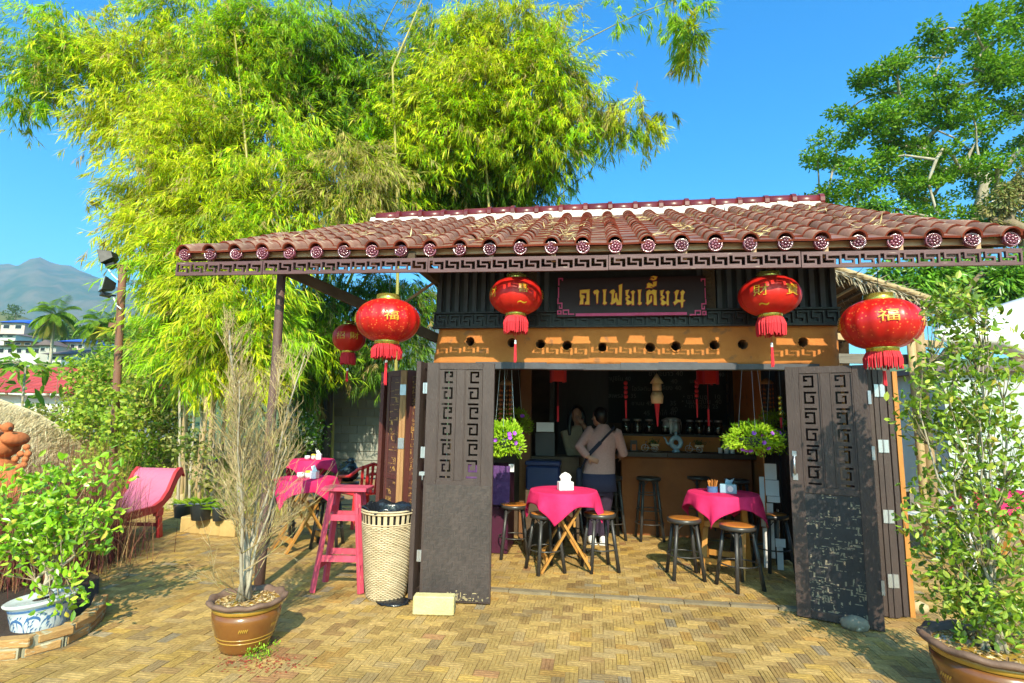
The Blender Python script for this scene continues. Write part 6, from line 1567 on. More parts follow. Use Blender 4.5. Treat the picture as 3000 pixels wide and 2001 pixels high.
# ---- terracotta animal statue
c = gy(20, 1310, 4.6); T = thing('terracotta_statue', (c[0], c[1], 0), 0, 'orange terracotta frog-like statue with bulging eyes behind the lime shrub', 'statue')
s_ = MB(); s_.smooth = True; k_ = proj(c)[2] / FPX
def pt(px, py, dy=0): return Vector(gy(px, py, 4.6 + dy))
s_.ell(pt(-20, 1300), (.24, .2, .13), 20, 14, Matrix.Rotation(.25, 3, 'Y')); s_.ell(pt(45, 1285), (.09, .13, .065), 16, 10, Matrix.Rotation(.4, 3, 'Y')); s_.ell(pt(-30, 1420), (.26, .24, .30), 20, 14)
s_.ell(pt(22, 1252, -.06), (.052, .05, .05), 14, 10); s_.ell(pt(-18, 1250, -.12), (.052, .05, .05), 14, 10); s_.tube([pt(-10, 1380), pt(40, 1400), pt(60, 1470)], [.10, .08, .07], 12)
for i, (x, y) in enumerate(((60, 1330), (75, 1345), (70, 1362), (82, 1330), (55, 1368), (45, 1345), (78, 1310))): s_.ell(pt(x, y, -.1), (.034, .03, .03), 10, 8)
s_.ell(pt(-10, 1500), (.3, .26, .12), 18, 10); s_.tube([pt(-30, 1480), Vector((pt(-30, 1480).x, 4.6, 0))], [.24, .26], 14)
solid(s_, 'body', 'terracotta', T, .009, 2)
e = MB(); e.smooth = True; e.ell(pt(30, 1256, -.095), (.018, .012, .018), 8, 6); e.build('pupil', 'soil', T, world=True)

# ================================================================== LEFT SIDE
# pink chaise bench
BX0, BX1 = gz(366, 1572)[0], gz(468, 1572)[0]; bw = BX1 - BX0; byb = gz(468, 1572)[1]
BN_ = thing('chaise_bench', ((BX0 + BX1) / 2, byb - .5, .002), .10, 'pink painted wooden chaise bench with curved scroll backrest', 'bench')
hw = .275
prof_b = [(-.62, .355), (.28, .375), (.40, .42), (.50, .52), (.56, .63), (.61, .72), (.68, .775), (.72, .77), (.735, .74)]
m = MB(); m.smooth = True; vs = [(x, y, z) for (y, z) in prof_b for x in (-hw, hw)] + [(x, y + .03 * (1 if z > .5 else 0), z - .03) for (y, z) in prof_b for x in (-hw, hw)]
n = len(prof_b); fs = [(2 * i, 2 * i + 1, 2 * i + 3, 2 * i + 2) for i in range(n - 1)] + [(2 * n + 2 * i + 2, 2 * n + 2 * i + 3, 2 * n + 2 * i + 1, 2 * n + 2 * i) for i in range(n - 1)]
m.add(vs, fs); m.build('seat_and_back', 'bench_pink', BN_)
for sx in (-1, 1):
    m = MB(); x = sx * hw
    vs = [(x - sx * .03, y, z + .012) for y, z in prof_b] + [(x - sx * .03, y + (.05 if z > .5 else 0), z - .075) for y, z in prof_b] + [(x + sx * .012, y, z + .012) for y, z in prof_b] + [(x + sx * .012, y + (.05 if z > .5 else 0), z - .075) for y, z in prof_b]
    fs = []
    for i in range(n - 1): fs += [(i, i + 1, n + i + 1, n + i), (2 * n + i, 3 * n + i, 3 * n + i + 1, 2 * n + i + 1), (i, 2 * n + i, 2 * n + i + 1, i + 1), (n + i, n + i + 1, 3 * n + i + 1, 3 * n + i)]
    fs += [(0, n, 3 * n, 2 * n), (n - 1, 3 * n - 1, 4 * n - 1, 2 * n - 1)]
    m.add(vs, fs); m.build('side_rail', 'bench_red', BN_)
    for y in (-.55, .38):
        q = MB(); q.bar((x * .96, y, .33), (x * .96, y + (.06 if y > 0 else -.05), 0), .045, .055, up=(0, 1, 0)); q.bar((x * .96, y, .345), (x * .96, y, .26), .05, .11, up=(0, 1, 0)); q.build('leg', 'bench_red', BN_)
for y in (-.55, .40): MB().bb(-hw * .93, hw * .93, y - .012, y + .012, .13, .17).build('stretcher', 'bench_red', BN_)
MB().bb(-hw * .9, hw * .9, -.64, -.615, .27, .345).build('front_rail', 'bench_red', BN_)
# row of yellow blocks with plant pots
p0, p1 = gz(535, 1560), gz(680, 1575)
for k in range(5):
    c = p0 + (p1 - p0) * (k + .5) / 5; o = MB().bb(-.10, .10, -.075, .075, 0, .19).build('edging_block', 'yellow_block', bevel=.008); o.location = (c[0], c[1] + .06, .002); o.rotation_euler = (0, 0, .05 + random.uniform(-.03, .03))
    tag(o, 'yellow mud block in the low row carrying the nursery pots', 'block', 'yellow blocks under the nursery pots')
def npot(px, py, z, R, H, label, plant=0, tilt=0, Y=None):
    c = gz(px, py, z) if Y is None else gy(px, py, Y)
    T = thing('nursery_pot', tuple(c), random.random(), label, 'plant pot', 'black plastic nursery pots')
    T.rotation_euler = (tilt, 0, random.random())
    m = MB(); m.smooth = True; m.lathe([(R * .72, 0), (R * .95, H * .9), (R * 1.04, H * .92), (R * 1.04, H), (R * .95, H), (R * .9, H * .8), (.001, H * .8)], 24); m.build('pot', 'plastic_pot', T)
    if plant:
        n = plant; r_ = np.random.default_rng(int(px)); a = r_.uniform(0, 6.28, n); D = np.stack([np.cos(a), np.sin(a), r_.uniform(.4, 1.6, n)], 1)
        link('plant', leaf_mesh('plant', np.tile([0, 0, H * .8], (n, 1)) + r_.normal(0, R * .3, (n, 3)) * [1, 1, 0], D, np.tile([0, 0, 1.], (n, 1)), r_.uniform(.12, .26, n), r_.uniform(.01, .02, n), pick(r_, [(.30, .42, .03), (.2, .36, .02)], n), 'leaf', 'lance', .1, .35), T)
npot(587, 1522, .192, .135, .21, 'large dark nursery pot with a young fern on the yellow blocks', 90)
npot(640, 1525, .192, .085, .16, 'small grey nursery pot on the yellow blocks near the bamboo stakes', 25)
npot(533, 1515, 0, .13, .20, 'low black nursery pot standing behind the yellow blocks', 30)
npot(620, 1372, 0, .085, .14, 'grey pot wedged among the bamboo stakes', 20, .2, 7.0)
# bamboo stakes and stalks leaning together behind the bare shrub
r = np.random.default_rng(77)
for k in range(11):
    px = 520 + k * 11 + r.uniform(-6, 6); b = gz(px, 1500 + r.uniform(-15, 15)); t = gy(px + r.uniform(-5, 45), r.uniform(1080, 1200), b[1] + r.uniform(-.1, .2)); m = MB(); m.smooth = True
    pts = [tuple(b + (t - b) * f + r.normal(0, .006, 3)) for f in np.linspace(0, 1, 7)]; m.tube(pts, [.03 * r.uniform(.6, 1.1)] * 7, 8); o = m.build('bamboo_stake', 'bamboo_old' if k % 3 else 'bark_pale'); tag(o, 'weathered bamboo stake in the leaning bundle behind the bare shrub', 'stake', 'bundle of bamboo stakes')
# light pole with two floodlights
LPY = 7.1; b = gy(343, 1330, LPY); t = gy(360, 778, LPY)
LP = thing('light_pole', (b[0], b[1], 0), 0, 'rusty brown pole with two black floodlights among the shrubs', 'light pole')
m = MB(); m.smooth = True; m.tube([(b[0] + (t[0] - b[0]) * (f - .0), b[1], t[2] * f) for f in np.linspace(0, 1, 9)], [.052] * 9, 14); m.build('pole', 'rust_pole', LP, world=True)
def flood(px, py, tilt, yawf, lab):
    c = gy(px, py, LPY - .02); T = thing('floodlight', tuple(c), yawf, lab, 'floodlight', 'floodlights on the pole'); T.rotation_euler = (0, tilt, yawf); T.scale = (.74,) * 3
    m = MB(); vs = [(-.14, -.19, -.15), (-.14, .19, -.15), (-.14, .19, .15), (-.14, -.19, .15), (.08, -.11, -.07), (.08, .11, -.07), (.08, .11, .07), (.08, -.11, .07)]
    m.add(vs, [(4, 5, 6, 7), (0, 1, 5, 4), (1, 2, 6, 5), (2, 3, 7, 6), (3, 0, 4, 7), (0, 3, 2, 1)]); m.build('housing', 'flood_black', T, bevel=.008)
    MB().bb(-.147, -.141, -.165, .165, -.125, .125).build('glass', 'flood_glass', T)
    MB().bb(-.12, .06, -.09, .09, -.235, -.155).build('ballast_box', 'flood_black', T, bevel=.008); MB().bar((.02, 0, -.19), (.14, 0, -.17), .04, .03).build('bracket', 'flood_black', T)
flood(322, 838, .12, .95, 'lower black floodlight facing the camera side with clear glass'); flood(326, 752, -.35, .25, 'upper black floodlight tilted down at the pole top')
MB().bar(gy(330, 778, LPY), gy(378, 785, LPY), .05, .07).build('cross_arm', 'rust_pole', LP, world=True); MB().bar(gy(322, 952, LPY), gy(352, 955, LPY), .05, .07).build('cross_arm', 'rust_pole', LP, world=True)
for q_ in ([(318, 790, .05), (330, 806, .09), (345, 820, .09)], [(333, 872, .05), (342, 895, .09), (355, 905, .09)]): MB().tube([gy(a_, b_, LPY - c_) for a_, b_, c_ in q_], .009, 5).build('cable', 'paper_white', LP, world=True)
# thatched mound roof, far left
TH = thing('thatched_roof', (-9.3, 8.2, 0), 0, 'low straw-thatched roof sloping down behind the terracotta statue', 'thatched roof')
def thz(px): return np.interp(px, [-200, 0, 100, 180, 240, 275], [1120, 1168, 1205, 1250, 1300, 1370])
m = MB(); m.smooth = True; vs = []; cols = np.linspace(-260, 282, 24); ny_ = 9
for px in cols:
    top = gy(px, thz(min(px, 275)), 8.6); 
    for j in range(ny_):
        f = j / (ny_ - 1); y = 8.6 - 1.9 * f; z = top[2] * (1 - f) + min(top[2] - .05, .25) * f + .12 * math.sin(math.pi * f); x = top[0] * (1 - .11 * f) if True else top[0]
        vs.append((x + .006 * r.normal(), y, z + .008 * r.normal()))
m.add(vs, [(i * ny_ + j, (i + 1) * ny_ + j, (i + 1) * ny_ + j + 1, i * ny_ + j + 1) for i in range(len(cols) - 1) for j in range(ny_ - 1)]); m.build('thatch_base', 'thatch', TH, world=True)
V_ = np.array(vs).reshape(len(cols), ny_, 3); n = 9000; ii = r.uniform(0, len(cols) - 1.01, n); jj = r.uniform(0, ny_ - 1.01, n); i0 = ii.astype(int); j0 = jj.astype(int); fi = (ii - i0)[:, None]; fj = (jj - j0)[:, None]
Pp = (V_[i0, j0] * (1 - fi) + V_[i0 + 1, j0] * fi) * (1 - fj) + (V_[i0, j0 + 1] * (1 - fi) + V_[i0 + 1, j0 + 1] * fi) * fj; Dn = unit(V_[i0, j0 + 1] - V_[i0, j0] + r.normal(0, .03, (n, 3)))
tag(link('straw', leaf_mesh('straw', Pp + [0, -.01, .015], Dn + r.normal(0, .12, (n, 3)), np.tile([.2, -.8, .7], (n, 1)) + r.normal(0, .15, (n, 3)), r.uniform(.2, .5, n), r.uniform(.007, .014, n), pick(r, [(.68, .56, .34), (.60, .48, .28), (.74, .63, .42), (.48, .37, .2)], n), 'straw'), TH, world=True), kind='stuff')
# shrubs and creepers round the pole, each its own plant
VG = [(.28, .42, .03), (.20, .33, .02), (.36, .46, .05), (.13, .24, .018), (.44, .48, .06)]
OL = [(.26, .27, .06), (.33, .30, .09), (.20, .24, .04), (.38, .36, .12)]
def bush(px, py, Y, blobs, lab, n, leaf, pal, seed, ratio=.6, flow=.15, cat='shrub'):
    b = gy(px, py, Y); return shrub('wild_shrub', (b[0], b[1], 0), [wb(*q) for q in blobs], lab, n, leaf, pal, seed, 4, ratio, 'bark', .15, cat, .1, 60, 'leaf', stem_r=.014, flow=flow)
bush(300, 1300, 9.0, [(290, 1100, 9.2, 80, 80, .6), (330, 1180, 9.0, 110, 110, .7), (260, 1240, 9.0, 90, 70, .6), (338, 1240, 7.0, 34, 110, .14)], 'dense creeper-covered shrub wrapped round the light pole', 4200, .085, VG, 51)
bush(440, 1300, 8.6, [(440, 1120, 8.7, 90, 120, .6), (420, 1250, 8.5, 100, 90, .6), (480, 1180, 8.8, 80, 90, .5)], 'tangled olive-green shrub between the light pole and the bamboo', 3800, .085, OL + VG, 52)
bush(300, 1390, 8.0, [(360, 1330, 8.0, 100, 60, .5), (290, 1360, 7.8, 80, 50, .4), (400, 1390, 7.8, 70, 40, .4)], 'low bright shrub behind the pink bench', 2600, .07, VG, 53)
bush(220, 1230, 9.8, [(190, 1250, 9.8, 90, 40, .5), (250, 1180, 9.6, 60, 60, .5), (120, 1225, 10.2, 80, 30, .4)], 'dry olive hedge along the edge of the straw thatch', 2300, .08, OL, 54)
bush(560, 1380, 8.3, [(530, 1290, 8.6, 60, 60, .4), (500, 1240, 8.7, 60, 50, .4), (470, 1380, 8.2, 70, 40, .4), (560, 1300, 6.9, 50, 60, .25), (600, 1400, 6.8, 40, 50, .2)], 'sparse dark shrub on the earth bank', 1100, .08, [(.09, .14, .02), (.14, .2, .03)] + OL, 55)
bush(840, 1380, 8.9, [(850, 1290, 9.0, 80, 50, .4), (900, 1270, 9.2, 60, 60, .4)], 'dark shrub with small white flowers behind the outdoor tables', 1500, .07, DK + [(.5, .52, .5)], 56)
bush(360, 1290, 10.5, [(385, 1030, 11, 50, 60, .5), (330, 1060, 11.5, 60, 40, .5), (430, 1030, 10.5, 50, 60, .4)], 'tall leafy shrub with long drooping leaves behind the pole', 1700, .17, [(.14, .27, .02), (.2, .33, .03), (.1, .2, .02)], 57, .22, .35)
# papaya-like sapling and banana leaves before the red roof
T = thing('papaya_sapling', tuple(gy(65, 1230, 10.5)), 0, 'thin papaya sapling with lobed leaves in front of the red roof', 'sapling'); c0 = gy(62, 1225, 10.5); c1 = gy(75, 1070, 10.5)
m = MB(); m.smooth = True; m.tube([(c0[0], c0[1], 0), c0, c1], [.03, .026, .018], 8); m.build('stem', 'bark_pale', T, world=True)
LP_, LD_, LL_ = [], [], []
for k in range(17):
    a = r.uniform(0, 6.28); e = r.uniform(-.2, .7); tip = c1 + np.array([math.cos(a) * math.cos(e), math.sin(a) * math.cos(e), math.sin(e) * .6 - .1]) * r.uniform(.25, .75)
    m = MB(); m.tube([c1, (c1 + tip) / 2 + [0, 0, .06], tip], .006, 5); m.build('leaf_stalk', 'bark_pale', T, world=True)
    for f in range(7): aa_ = a + (f - 3) * .42; LP_.append(tip); LD_.append([math.cos(aa_), math.sin(aa_), -.35]); LL_.append(.34 - .03 * abs(f - 3))
n = len(LP_); link('leaves', leaf_mesh('leaves', np.array(LP_), np.array(LD_), np.tile([0, 0, 1.], (n, 1)), np.array(LL_), np.array(LL_) * .34, pick(r, [(.2, .36, .02), (.3, .44, .03), (.13, .26, .02)], n), 'leaf', 'lance', .1, .15), T, world=True)
bush(140, 1190, 11.2, [(160, 1150, 11.2, 80, 40, .5), (60, 1180, 11.4, 60, 30, .4), (30, 1070, 12, 50, 50, .4), (200, 1060, 12, 60, 20, .4)], 'broad-leaved plants growing in front of the red roof', 90, .34, [(.12, .25, .02), (.2, .34, .03), (.26, .4, .02)], 58, .36, .3)
# earth bank with dry grass behind the bench
m = MB(); m.smooth = True; vs = []; nx_, ny_ = 26, 8
for i in range(nx_):
    px = 180 + i * 26
    for j in range(ny_):
        f = j / (ny_ - 1); y = 7.6 + 2.2 * f; z = .95 * (f ** .8) * min(1, max(0, (850 - px) / 260)) + .06 * r.normal() * (0 < f < 1); vs.append((gy(px, 1300, y)[0], y, z - .05))
m.add(vs, [(i * ny_ + j, (i + 1) * ny_ + j, (i + 1) * ny_ + j + 1, i * ny_ + j + 1) for i in range(nx_ - 1) for j in range(ny_ - 1)]); tag(m.build('earth_bank', 'stone_pale'), kind='structure')
bv = np.array(vs)
grass('bank_grass', bv[(bv[:, 2] < .8)], 6500, (.12, .38), .16, [(.40, .36, .06), (.33, .38, .04), (.48, .40, .12), (.24, .32, .03)], 'yellowing grass on the earth bank behind the bench', 'grass', 61, .007)
# grey concrete block wall behind the outdoor tables
WL = thing('block_wall', (-5.2, 12.4, 0), 0, 'grey concrete block wall in shade behind the outdoor tables', 'wall'); x0 = gy(870, 1200, 12.4)[0]; x1 = gy(1115, 1200, 12.4)[0]
blk = MB().bb(-.195, .195, -.07, .07, -.093, .093).mesh('concrete_block', 'block_wall')
row = 0
while row * .2 < 2.3:
    x = x0 + (.2 if row % 2 else 0)
    while x < x1 + .6: o = link('concrete_block', blk, WL, world=True); o.location = (x, 12.4 + random.uniform(-.004, .004), .1 + row * .2); x += .4
    row += 1
MB().bb(x0 - .2, x1 + .8, 12.37, 12.43, 0, 2.36).build('mortar', 'edge_mortar', WL, world=True)
r = np.random.default_rng(9)
for k in range(5):
    b = gz(930 + k * 30, 1345); m = MB(); m.smooth = True; a = r.uniform(-.4, .4); pts = [(b[0] + a * f * .9 + .05 * math.sin(f * 5 + k), b[1] + .1, 1.9 * f) for f in np.linspace(0, 1, 8)]; m.tube(pts, [.012 * (1 - .09 * i) for i in range(8)], 6)
    for i in range(3, 8): m.tube([pts[i], (pts[i][0] + r.uniform(-.3, .3), pts[i][1], pts[i][2] + r.uniform(.15, .35))], [.005, .002], 4)
    tag(m.build('bare_sapling', 'bark'), 'thin bare sapling in front of the grey block wall', 'sapling', 'bare saplings by the block wall')
# red plastic chair with black bag on stool
g = gz(1035, 1540); T = thing('plastic_chair', (g[0] + .05, g[1] + .1, .002), -2.2, 'red plastic armchair beside the outdoor tables', 'chair')
m = MB(); m.smooth = True; m.box((0, 0, .42), (.44, .44, .03)); m.build('seat', 'red_plastic', T, bevel=.01)
m = MB(); m.smooth = True; m.tube([(-.24, -.2, .63), (-.25, .1, .66), (-.2, .24, .76), (0, .27, .82), (.2, .24, .76), (.25, .1, .66), (.24, -.2, .63)], .022, 8); m.build('arm_rail', 'red_plastic', T)
for k in range(5): x = -.14 + k * .07; MB().bar((x, .22, .43), (x * 1.1, .265, .8), .035, .012, up=(0, 1, 0)).build('back_slat', 'red_plastic', T)
for sx in (-1, 1):
    for sy in (-1, 1): MB().bar((sx * .21, sy * .2, .62 if sy < 0 else .43), (sx * .25, sy * .24, 0), .045, .03).build('leg', 'red_plastic', T)
g = gz(1012, 1530); m = MB(); m.smooth = True; m.ell((0, 0, .13), (.14, .11, .14), 18, 12, jit=.25, seed=9); m.ell((.03, 0, .27), (.05, .04, .05), 12, 8, jit=.3, seed=3); o = m.build('black_bag', 'black_plastic'); o.location = (g[0], g[1], .552); tag(o, 'crumpled black bag sitting on the stool by the red chair', 'bag')

# ================================================================== FAR LEFT: houses, palms, hills
def ground_at(p): return float(hill_z(np.array([p[0]]), np.array([p[1]]))[0])
def house(px, py_base, dist, wpx, hpx, roofpx, roofmat, wallmat, label, rz=0.0, depth=6.0, nwin=3, gable=False):
    c = gy(px, py_base, dist); s_ = proj(c)[2] / FPX; W = wpx * s_; H = hpx * s_; RH = roofpx * s_
    T = thing('house', (c[0], c[1], c[2]), rz + .15, label, 'house'); D = depth
    g_ = ground_at(c)
    MB().bb(-W / 2, W / 2, 0, D, min(0, g_ - c[2] - .5), H).build('wall', wallmat, T)
    m = MB(); o = .06 * W
    if gable: m.prism([(-W / 2 - o, 0), (W / 2 + o, 0), (0, RH)], 0, D + .8, Matrix.Translation((0, D + .4, H + .002)) @ Matrix.Rotation(math.pi / 2, 4, 'X'))
    else: m.add([(-W / 2 - o, -.6, H + .002), (W / 2 + o, -.6, H + .002), (W / 2 + o, D + .6, H + .002), (-W / 2 - o, D + .6, H + .002), (-W * .28, D / 2, H + RH), (W * .28, D / 2, H + RH)], [(0, 1, 5, 4), (1, 2, 5), (2, 3, 4, 5), (3, 0, 4), (3, 2, 1, 0)])
    m.build('roof', roofmat, T)
    for k in range(nwin):
        x = -W / 2 + W * (k + .5) / nwin; ww = W / nwin * .32
        f = MB().bb(x - ww, x + ww, -.06, -.005, H * .38, H * .8).build('window', 'house_white', T); MB().bb(x - ww * .8, x + ww * .8, -.075, -.062, H * .42, H * .76).build('pane', 'window_dark', f)
    return T
house(35, 975, 75, 70, 30, 16, 'blue_roof', 'house_pink', 'pink house with blue roof high on the green hillside', nwin=2, depth=5)
house(15, 992, 60, 60, 12, 8, 'grey_roof', 'house_white', 'small white house with pale roof just below the pink one', nwin=2, depth=4)
house(55, 1048, 48, 130, 34, 3, 'grey_roof', 'house_white', 'long white flat-roofed building with ochre parapet', nwin=5, depth=6)
house(52, 1018, 50, 85, 18, 2, 'grey_roof', 'house_ochre', 'ochre upper storey with brown pillars above the white building', nwin=3, depth=5)
house(137, 1040, 46, 50, 28, 16, 'grey_roof', 'house_grey', 'grey gabled house beside the tall palm trunk', nwin=2, depth=5, gable=True)
house(212, 1032, 48, 66, 30, 20, 'blue_roof', 'house_pink', 'pink house with bright blue roof between the palms', nwin=3, depth=5)
house(172, 1065, 38, 70, 26, 26, 'grey_roof', 'house_white', 'white house with dark hipped roof at the foot of the palms', nwin=2, depth=5)
# red tiled roof close by
RR = thing('red_roofed_house', tuple(gy(100, 1180, 14)), 0, 'low house with red tiled roof behind the saplings', 'house'); y0_ = 14.0
ra, rb2 = gy(-260, 1150, y0_), gy(212, 1150, y0_); zt = gy(100, 1080, 16.5)[2]; zb = gy(100, 1152, y0_)[2]
MB().bb(ra[0], rb2[0] - .3, y0_ + .4, y0_ + 4.4, 0, zb - .05).build('wall', 'house_white', RR, world=True)
m = MB(); m.add([(ra[0], y0_, zb), (rb2[0], y0_, zb), (rb2[0] - .4, y0_ + 2.5, zt), (ra[0], y0_ + 2.5, zt), (ra[0], y0_ + 5, zb), (rb2[0], y0_ + 5, zb)], [(0, 1, 2, 3), (3, 2, 5, 4), (1, 5, 2)]); m.build('roof', 'red_roof', RR, world=True)
rt = MB().bb(-.14, .14, 0, .40, 0, .03).mesh('roof_tile', 'red_roof'); nr = 8; ang = math.atan2(zt - zb, 2.5)
sl_ = math.hypot(2.5, zt - zb)
for i in range(nr):
    f = i / nr; xx = rb2[0] - .2 - .4 * f
    k = 0
    while xx > ra[0] + 1.2 and k < 26:
        o = link('roof_tile', rt, RR, world=True); o.location = (xx, y0_ + 2.5 * f - .02, zb + (zt - zb) * f + .012); o.rotation_euler = (ang - .03, 0, random.uniform(-.02, .02)); xx -= .29; k += 1
# palms
def palm(px, py_crown, dist, span_px, label, seed):
    r = np.random.default_rng(seed); c = gy(px, py_crown, dist); s_ = proj(c)[2] / FPX; R = span_px * s_ / 2; g_ = ground_at(c)
    T = thing('palm_tree', (c[0] + .3, c[1], g_), 0, label, 'palm tree', 'coconut palms beyond the garden')
    m = MB(); m.smooth = True; m.tube([(c[0] + .4 * (1 - f) ** 2, c[1], g_ - .3 + (c[2] - g_ + .3) * f) for f in np.linspace(0, 1, 8)], [R * .055 * (1.3 - .5 * f) for f in np.linspace(0, 1, 8)], 8); m.build('trunk', 'bark_pale', T, world=True)
    for k in range(24):
        a = k * 2.399 + r.uniform(-.2, .2); e = np.interp(k, [0, 23], [1.35, -.75]) + r.uniform(-.12, .12); L = R * r.uniform(.9, 1.15); pts = []; p = c.copy(); d = np.array([math.cos(a) * math.cos(e), math.sin(a) * math.cos(e), math.sin(e)])
        for i in range(14): pts.append(p.copy()); p = p + d * L / 13; d = unit(d + np.array([0, 0, -.10 - .012 * i]))
        pts = np.array(pts); P_, D_, L_ = [], [], []
        for i in range(1, 13):
            t = unit(pts[i + 1] - pts[i]); sd = unit(np.cross(t, [0, 0, 1])); 
            for f in (0, .33, .66):
                q = pts[i] + (pts[i + 1] - pts[i]) * f
                for sg in (-1, 1): P_.append(q); D_.append(unit(sd * sg + t * .7 + [0, 0, -.55])); L_.append(L * .36 * math.sin(math.pi * (.12 + .8 * i / 13)))
        n = len(P_); pal = [(.20, .33, .03), (.27, .40, .04), (.14, .25, .025)] if k < 16 else [(.28, .28, .06), (.34, .30, .08), (.2, .25, .05)]
        fr = link('frond', leaf_mesh('frond', np.array(P_), np.array(D_), np.tile([0, 0, 1.], (n, 1)), np.array(L_), np.array(L_) * .15, pick(r, pal, n), 'leaf', 'lance', .1, .1), T, world=True)
    m = MB(); m.smooth = True
    for k in range(7): m.ell(c + np.array([math.cos(k), math.sin(k), -.4]) * R * .09, (R * .06,) * 3, 8, 6)
    m.build('coconuts', 'bamboo_culm', T, world=True)
palm(162, 925, 36, 150, 'tall coconut palm above the white houses', 71); palm(296, 950, 30, 150, 'coconut palm half hidden by the rusty light pole', 72); palm(418, 985, 33, 120, 'palm crown peeping between the pole and the bamboo', 73)
# far trees as separate crowns on the hillside
r = np.random.default_rng(15)
def far_tree(px, py, dist, wpx, hpx, pal, lab, n=420, group='trees on the far hillside'):
    c = gy(px, py, dist); s_ = proj(c)[2] / FPX; T = thing('hill_tree', (c[0], c[1], ground_at(c)), 0, lab, 'tree', group); W, H = wpx * s_ / 2, hpx * s_ / 2
    P_, D_ = [], []
    for k in range(7): o, d = blob_pts(r, c + r.normal(0, .45, 3) * [W, W * .7, H], np.array([W, W, H]) * r.uniform(.35, .6), n // 7, .5); P_.append(o); D_.append(d)
    P_ = np.concatenate(P_); D_ = np.concatenate(D_); m_ = len(P_); lf = W * .24
    tag(link('crown', leaf_mesh('crown', P_, D_ + r.normal(0, .8, (m_, 3)), D_ + r.normal(0, .5, (m_, 3)), r.uniform(.6, 1.2, m_) * lf, r.uniform(.6, 1.2, m_) * lf * .6, pick(r, pal, m_), 'leaf', 'oval'), T, world=True), kind='stuff')
    m = MB(); m.tube([(c[0], c[1], ground_at(c) - .3), (c[0], c[1], c[2])], [W * .09, W * .05], 6); m.build('trunk', 'bark', T, world=True)
HG = [(.075, .13, .025), (.10, .17, .03), (.055, .10, .02), (.13, .18, .04)]
for k in range(34):
    px = r.uniform(-60, 470); d = r.uniform(60, 120); py = np.interp(d, [60, 120], [1015, 955]) + r.uniform(-12, 12); far_tree(px, py, d, r.uniform(45, 80), r.uniform(35, 55), HG, 'round dark-green tree on the hillside between the houses')
for k in range(14):
    px = -20 + k * 36 + r.uniform(-12, 12); far_tree(px, 985 + r.uniform(-12, 10), 78, 70, 50, HG, 'round dark-green tree on the hillside between the houses')
for px, py, d, w_, h_ in ((30, 1075, 22, 110, 40), (150, 1085, 20, 120, 36), (265, 1090, 18, 90, 60)): far_tree(px, py, d, w_, h_, [(.12, .24, .025), (.18, .3, .04), (.09, .18, .02)], 'leafy garden tree between the red roof and the white houses', 700, 'garden trees by the red roof')
far_tree(48, 915, 150, 45, 45, HG, 'lone round tree on the hill crest', 420, 'crest trees')
# hills and mountain
def ridge(name, pts, dist, mat, depth, zbase=-5, seed=1, rough=3.0):
    r = np.random.default_rng(seed); m = MB(); m.smooth = True; NP_ = 200; pxs = np.linspace(pts[0][0], pts[-1][0], NP_); nj = 26; vs = []
    for i, px in enumerate(pxs):
        py = np.interp(px, [p[0] for p in pts], [p[1] for p in pts]); top = gy(px, py, dist)
        for j in range(nj):
            f = j / (nj - 1); y = dist - depth * (1 - f); x = top[0] * y / dist; z = zbase + (top[2] - zbase) * (math.sin(f * math.pi / 2) ** 1.4); z += rough * (1 - .6 * f) * f * noise.noise((x * .012, y * .012, seed)) * 6 + rough * f * (noise.noise((x * .05, y * .05, seed + 3)) * 1.6 - abs(noise.noise((x * .022, y * .012, seed + 8))) * 3.2)
            vs.append((x, y, z))
    m.add(vs, [(i * nj + j, (i + 1) * nj + j, (i + 1) * nj + j + 1, i * nj + j + 1) for i in range(NP_ - 1) for j in range(nj - 1)])
    last = [vs[i * nj + nj - 1] for i in range(NP_)]; b = len(m.v); m.v += [(x, y + depth * .8, zbase) for x, y, z in last]; 
    for i in range(NP_ - 1): m.f.append([i * nj + nj - 1, (i + 1) * nj + nj - 1, b + i + 1, b + i]); m.m.append(0); m.sm.append(True)
    return tag(m.build(name, mat), kind='structure')
ridge('hill', [(-900, 905), (-200, 930), (0, 922), (60, 930), (150, 965), (300, 985), (600, 1000), (900, 1010)], 190, 'hill_green', 90, -3, 2, 1.0)
ridge('mountain', [(-2600, 900), (-1200, 820), (-500, 800), (0, 797), (60, 792), (110, 782), (150, 800), (240, 815), (290, 835), (330, 850), (400, 880), (520, 905), (700, 930), (1000, 950), (1600, 990), (2300, 1080), (3400, 1120)], 1500, 'mountain', 900, -20, 5, 9.0)

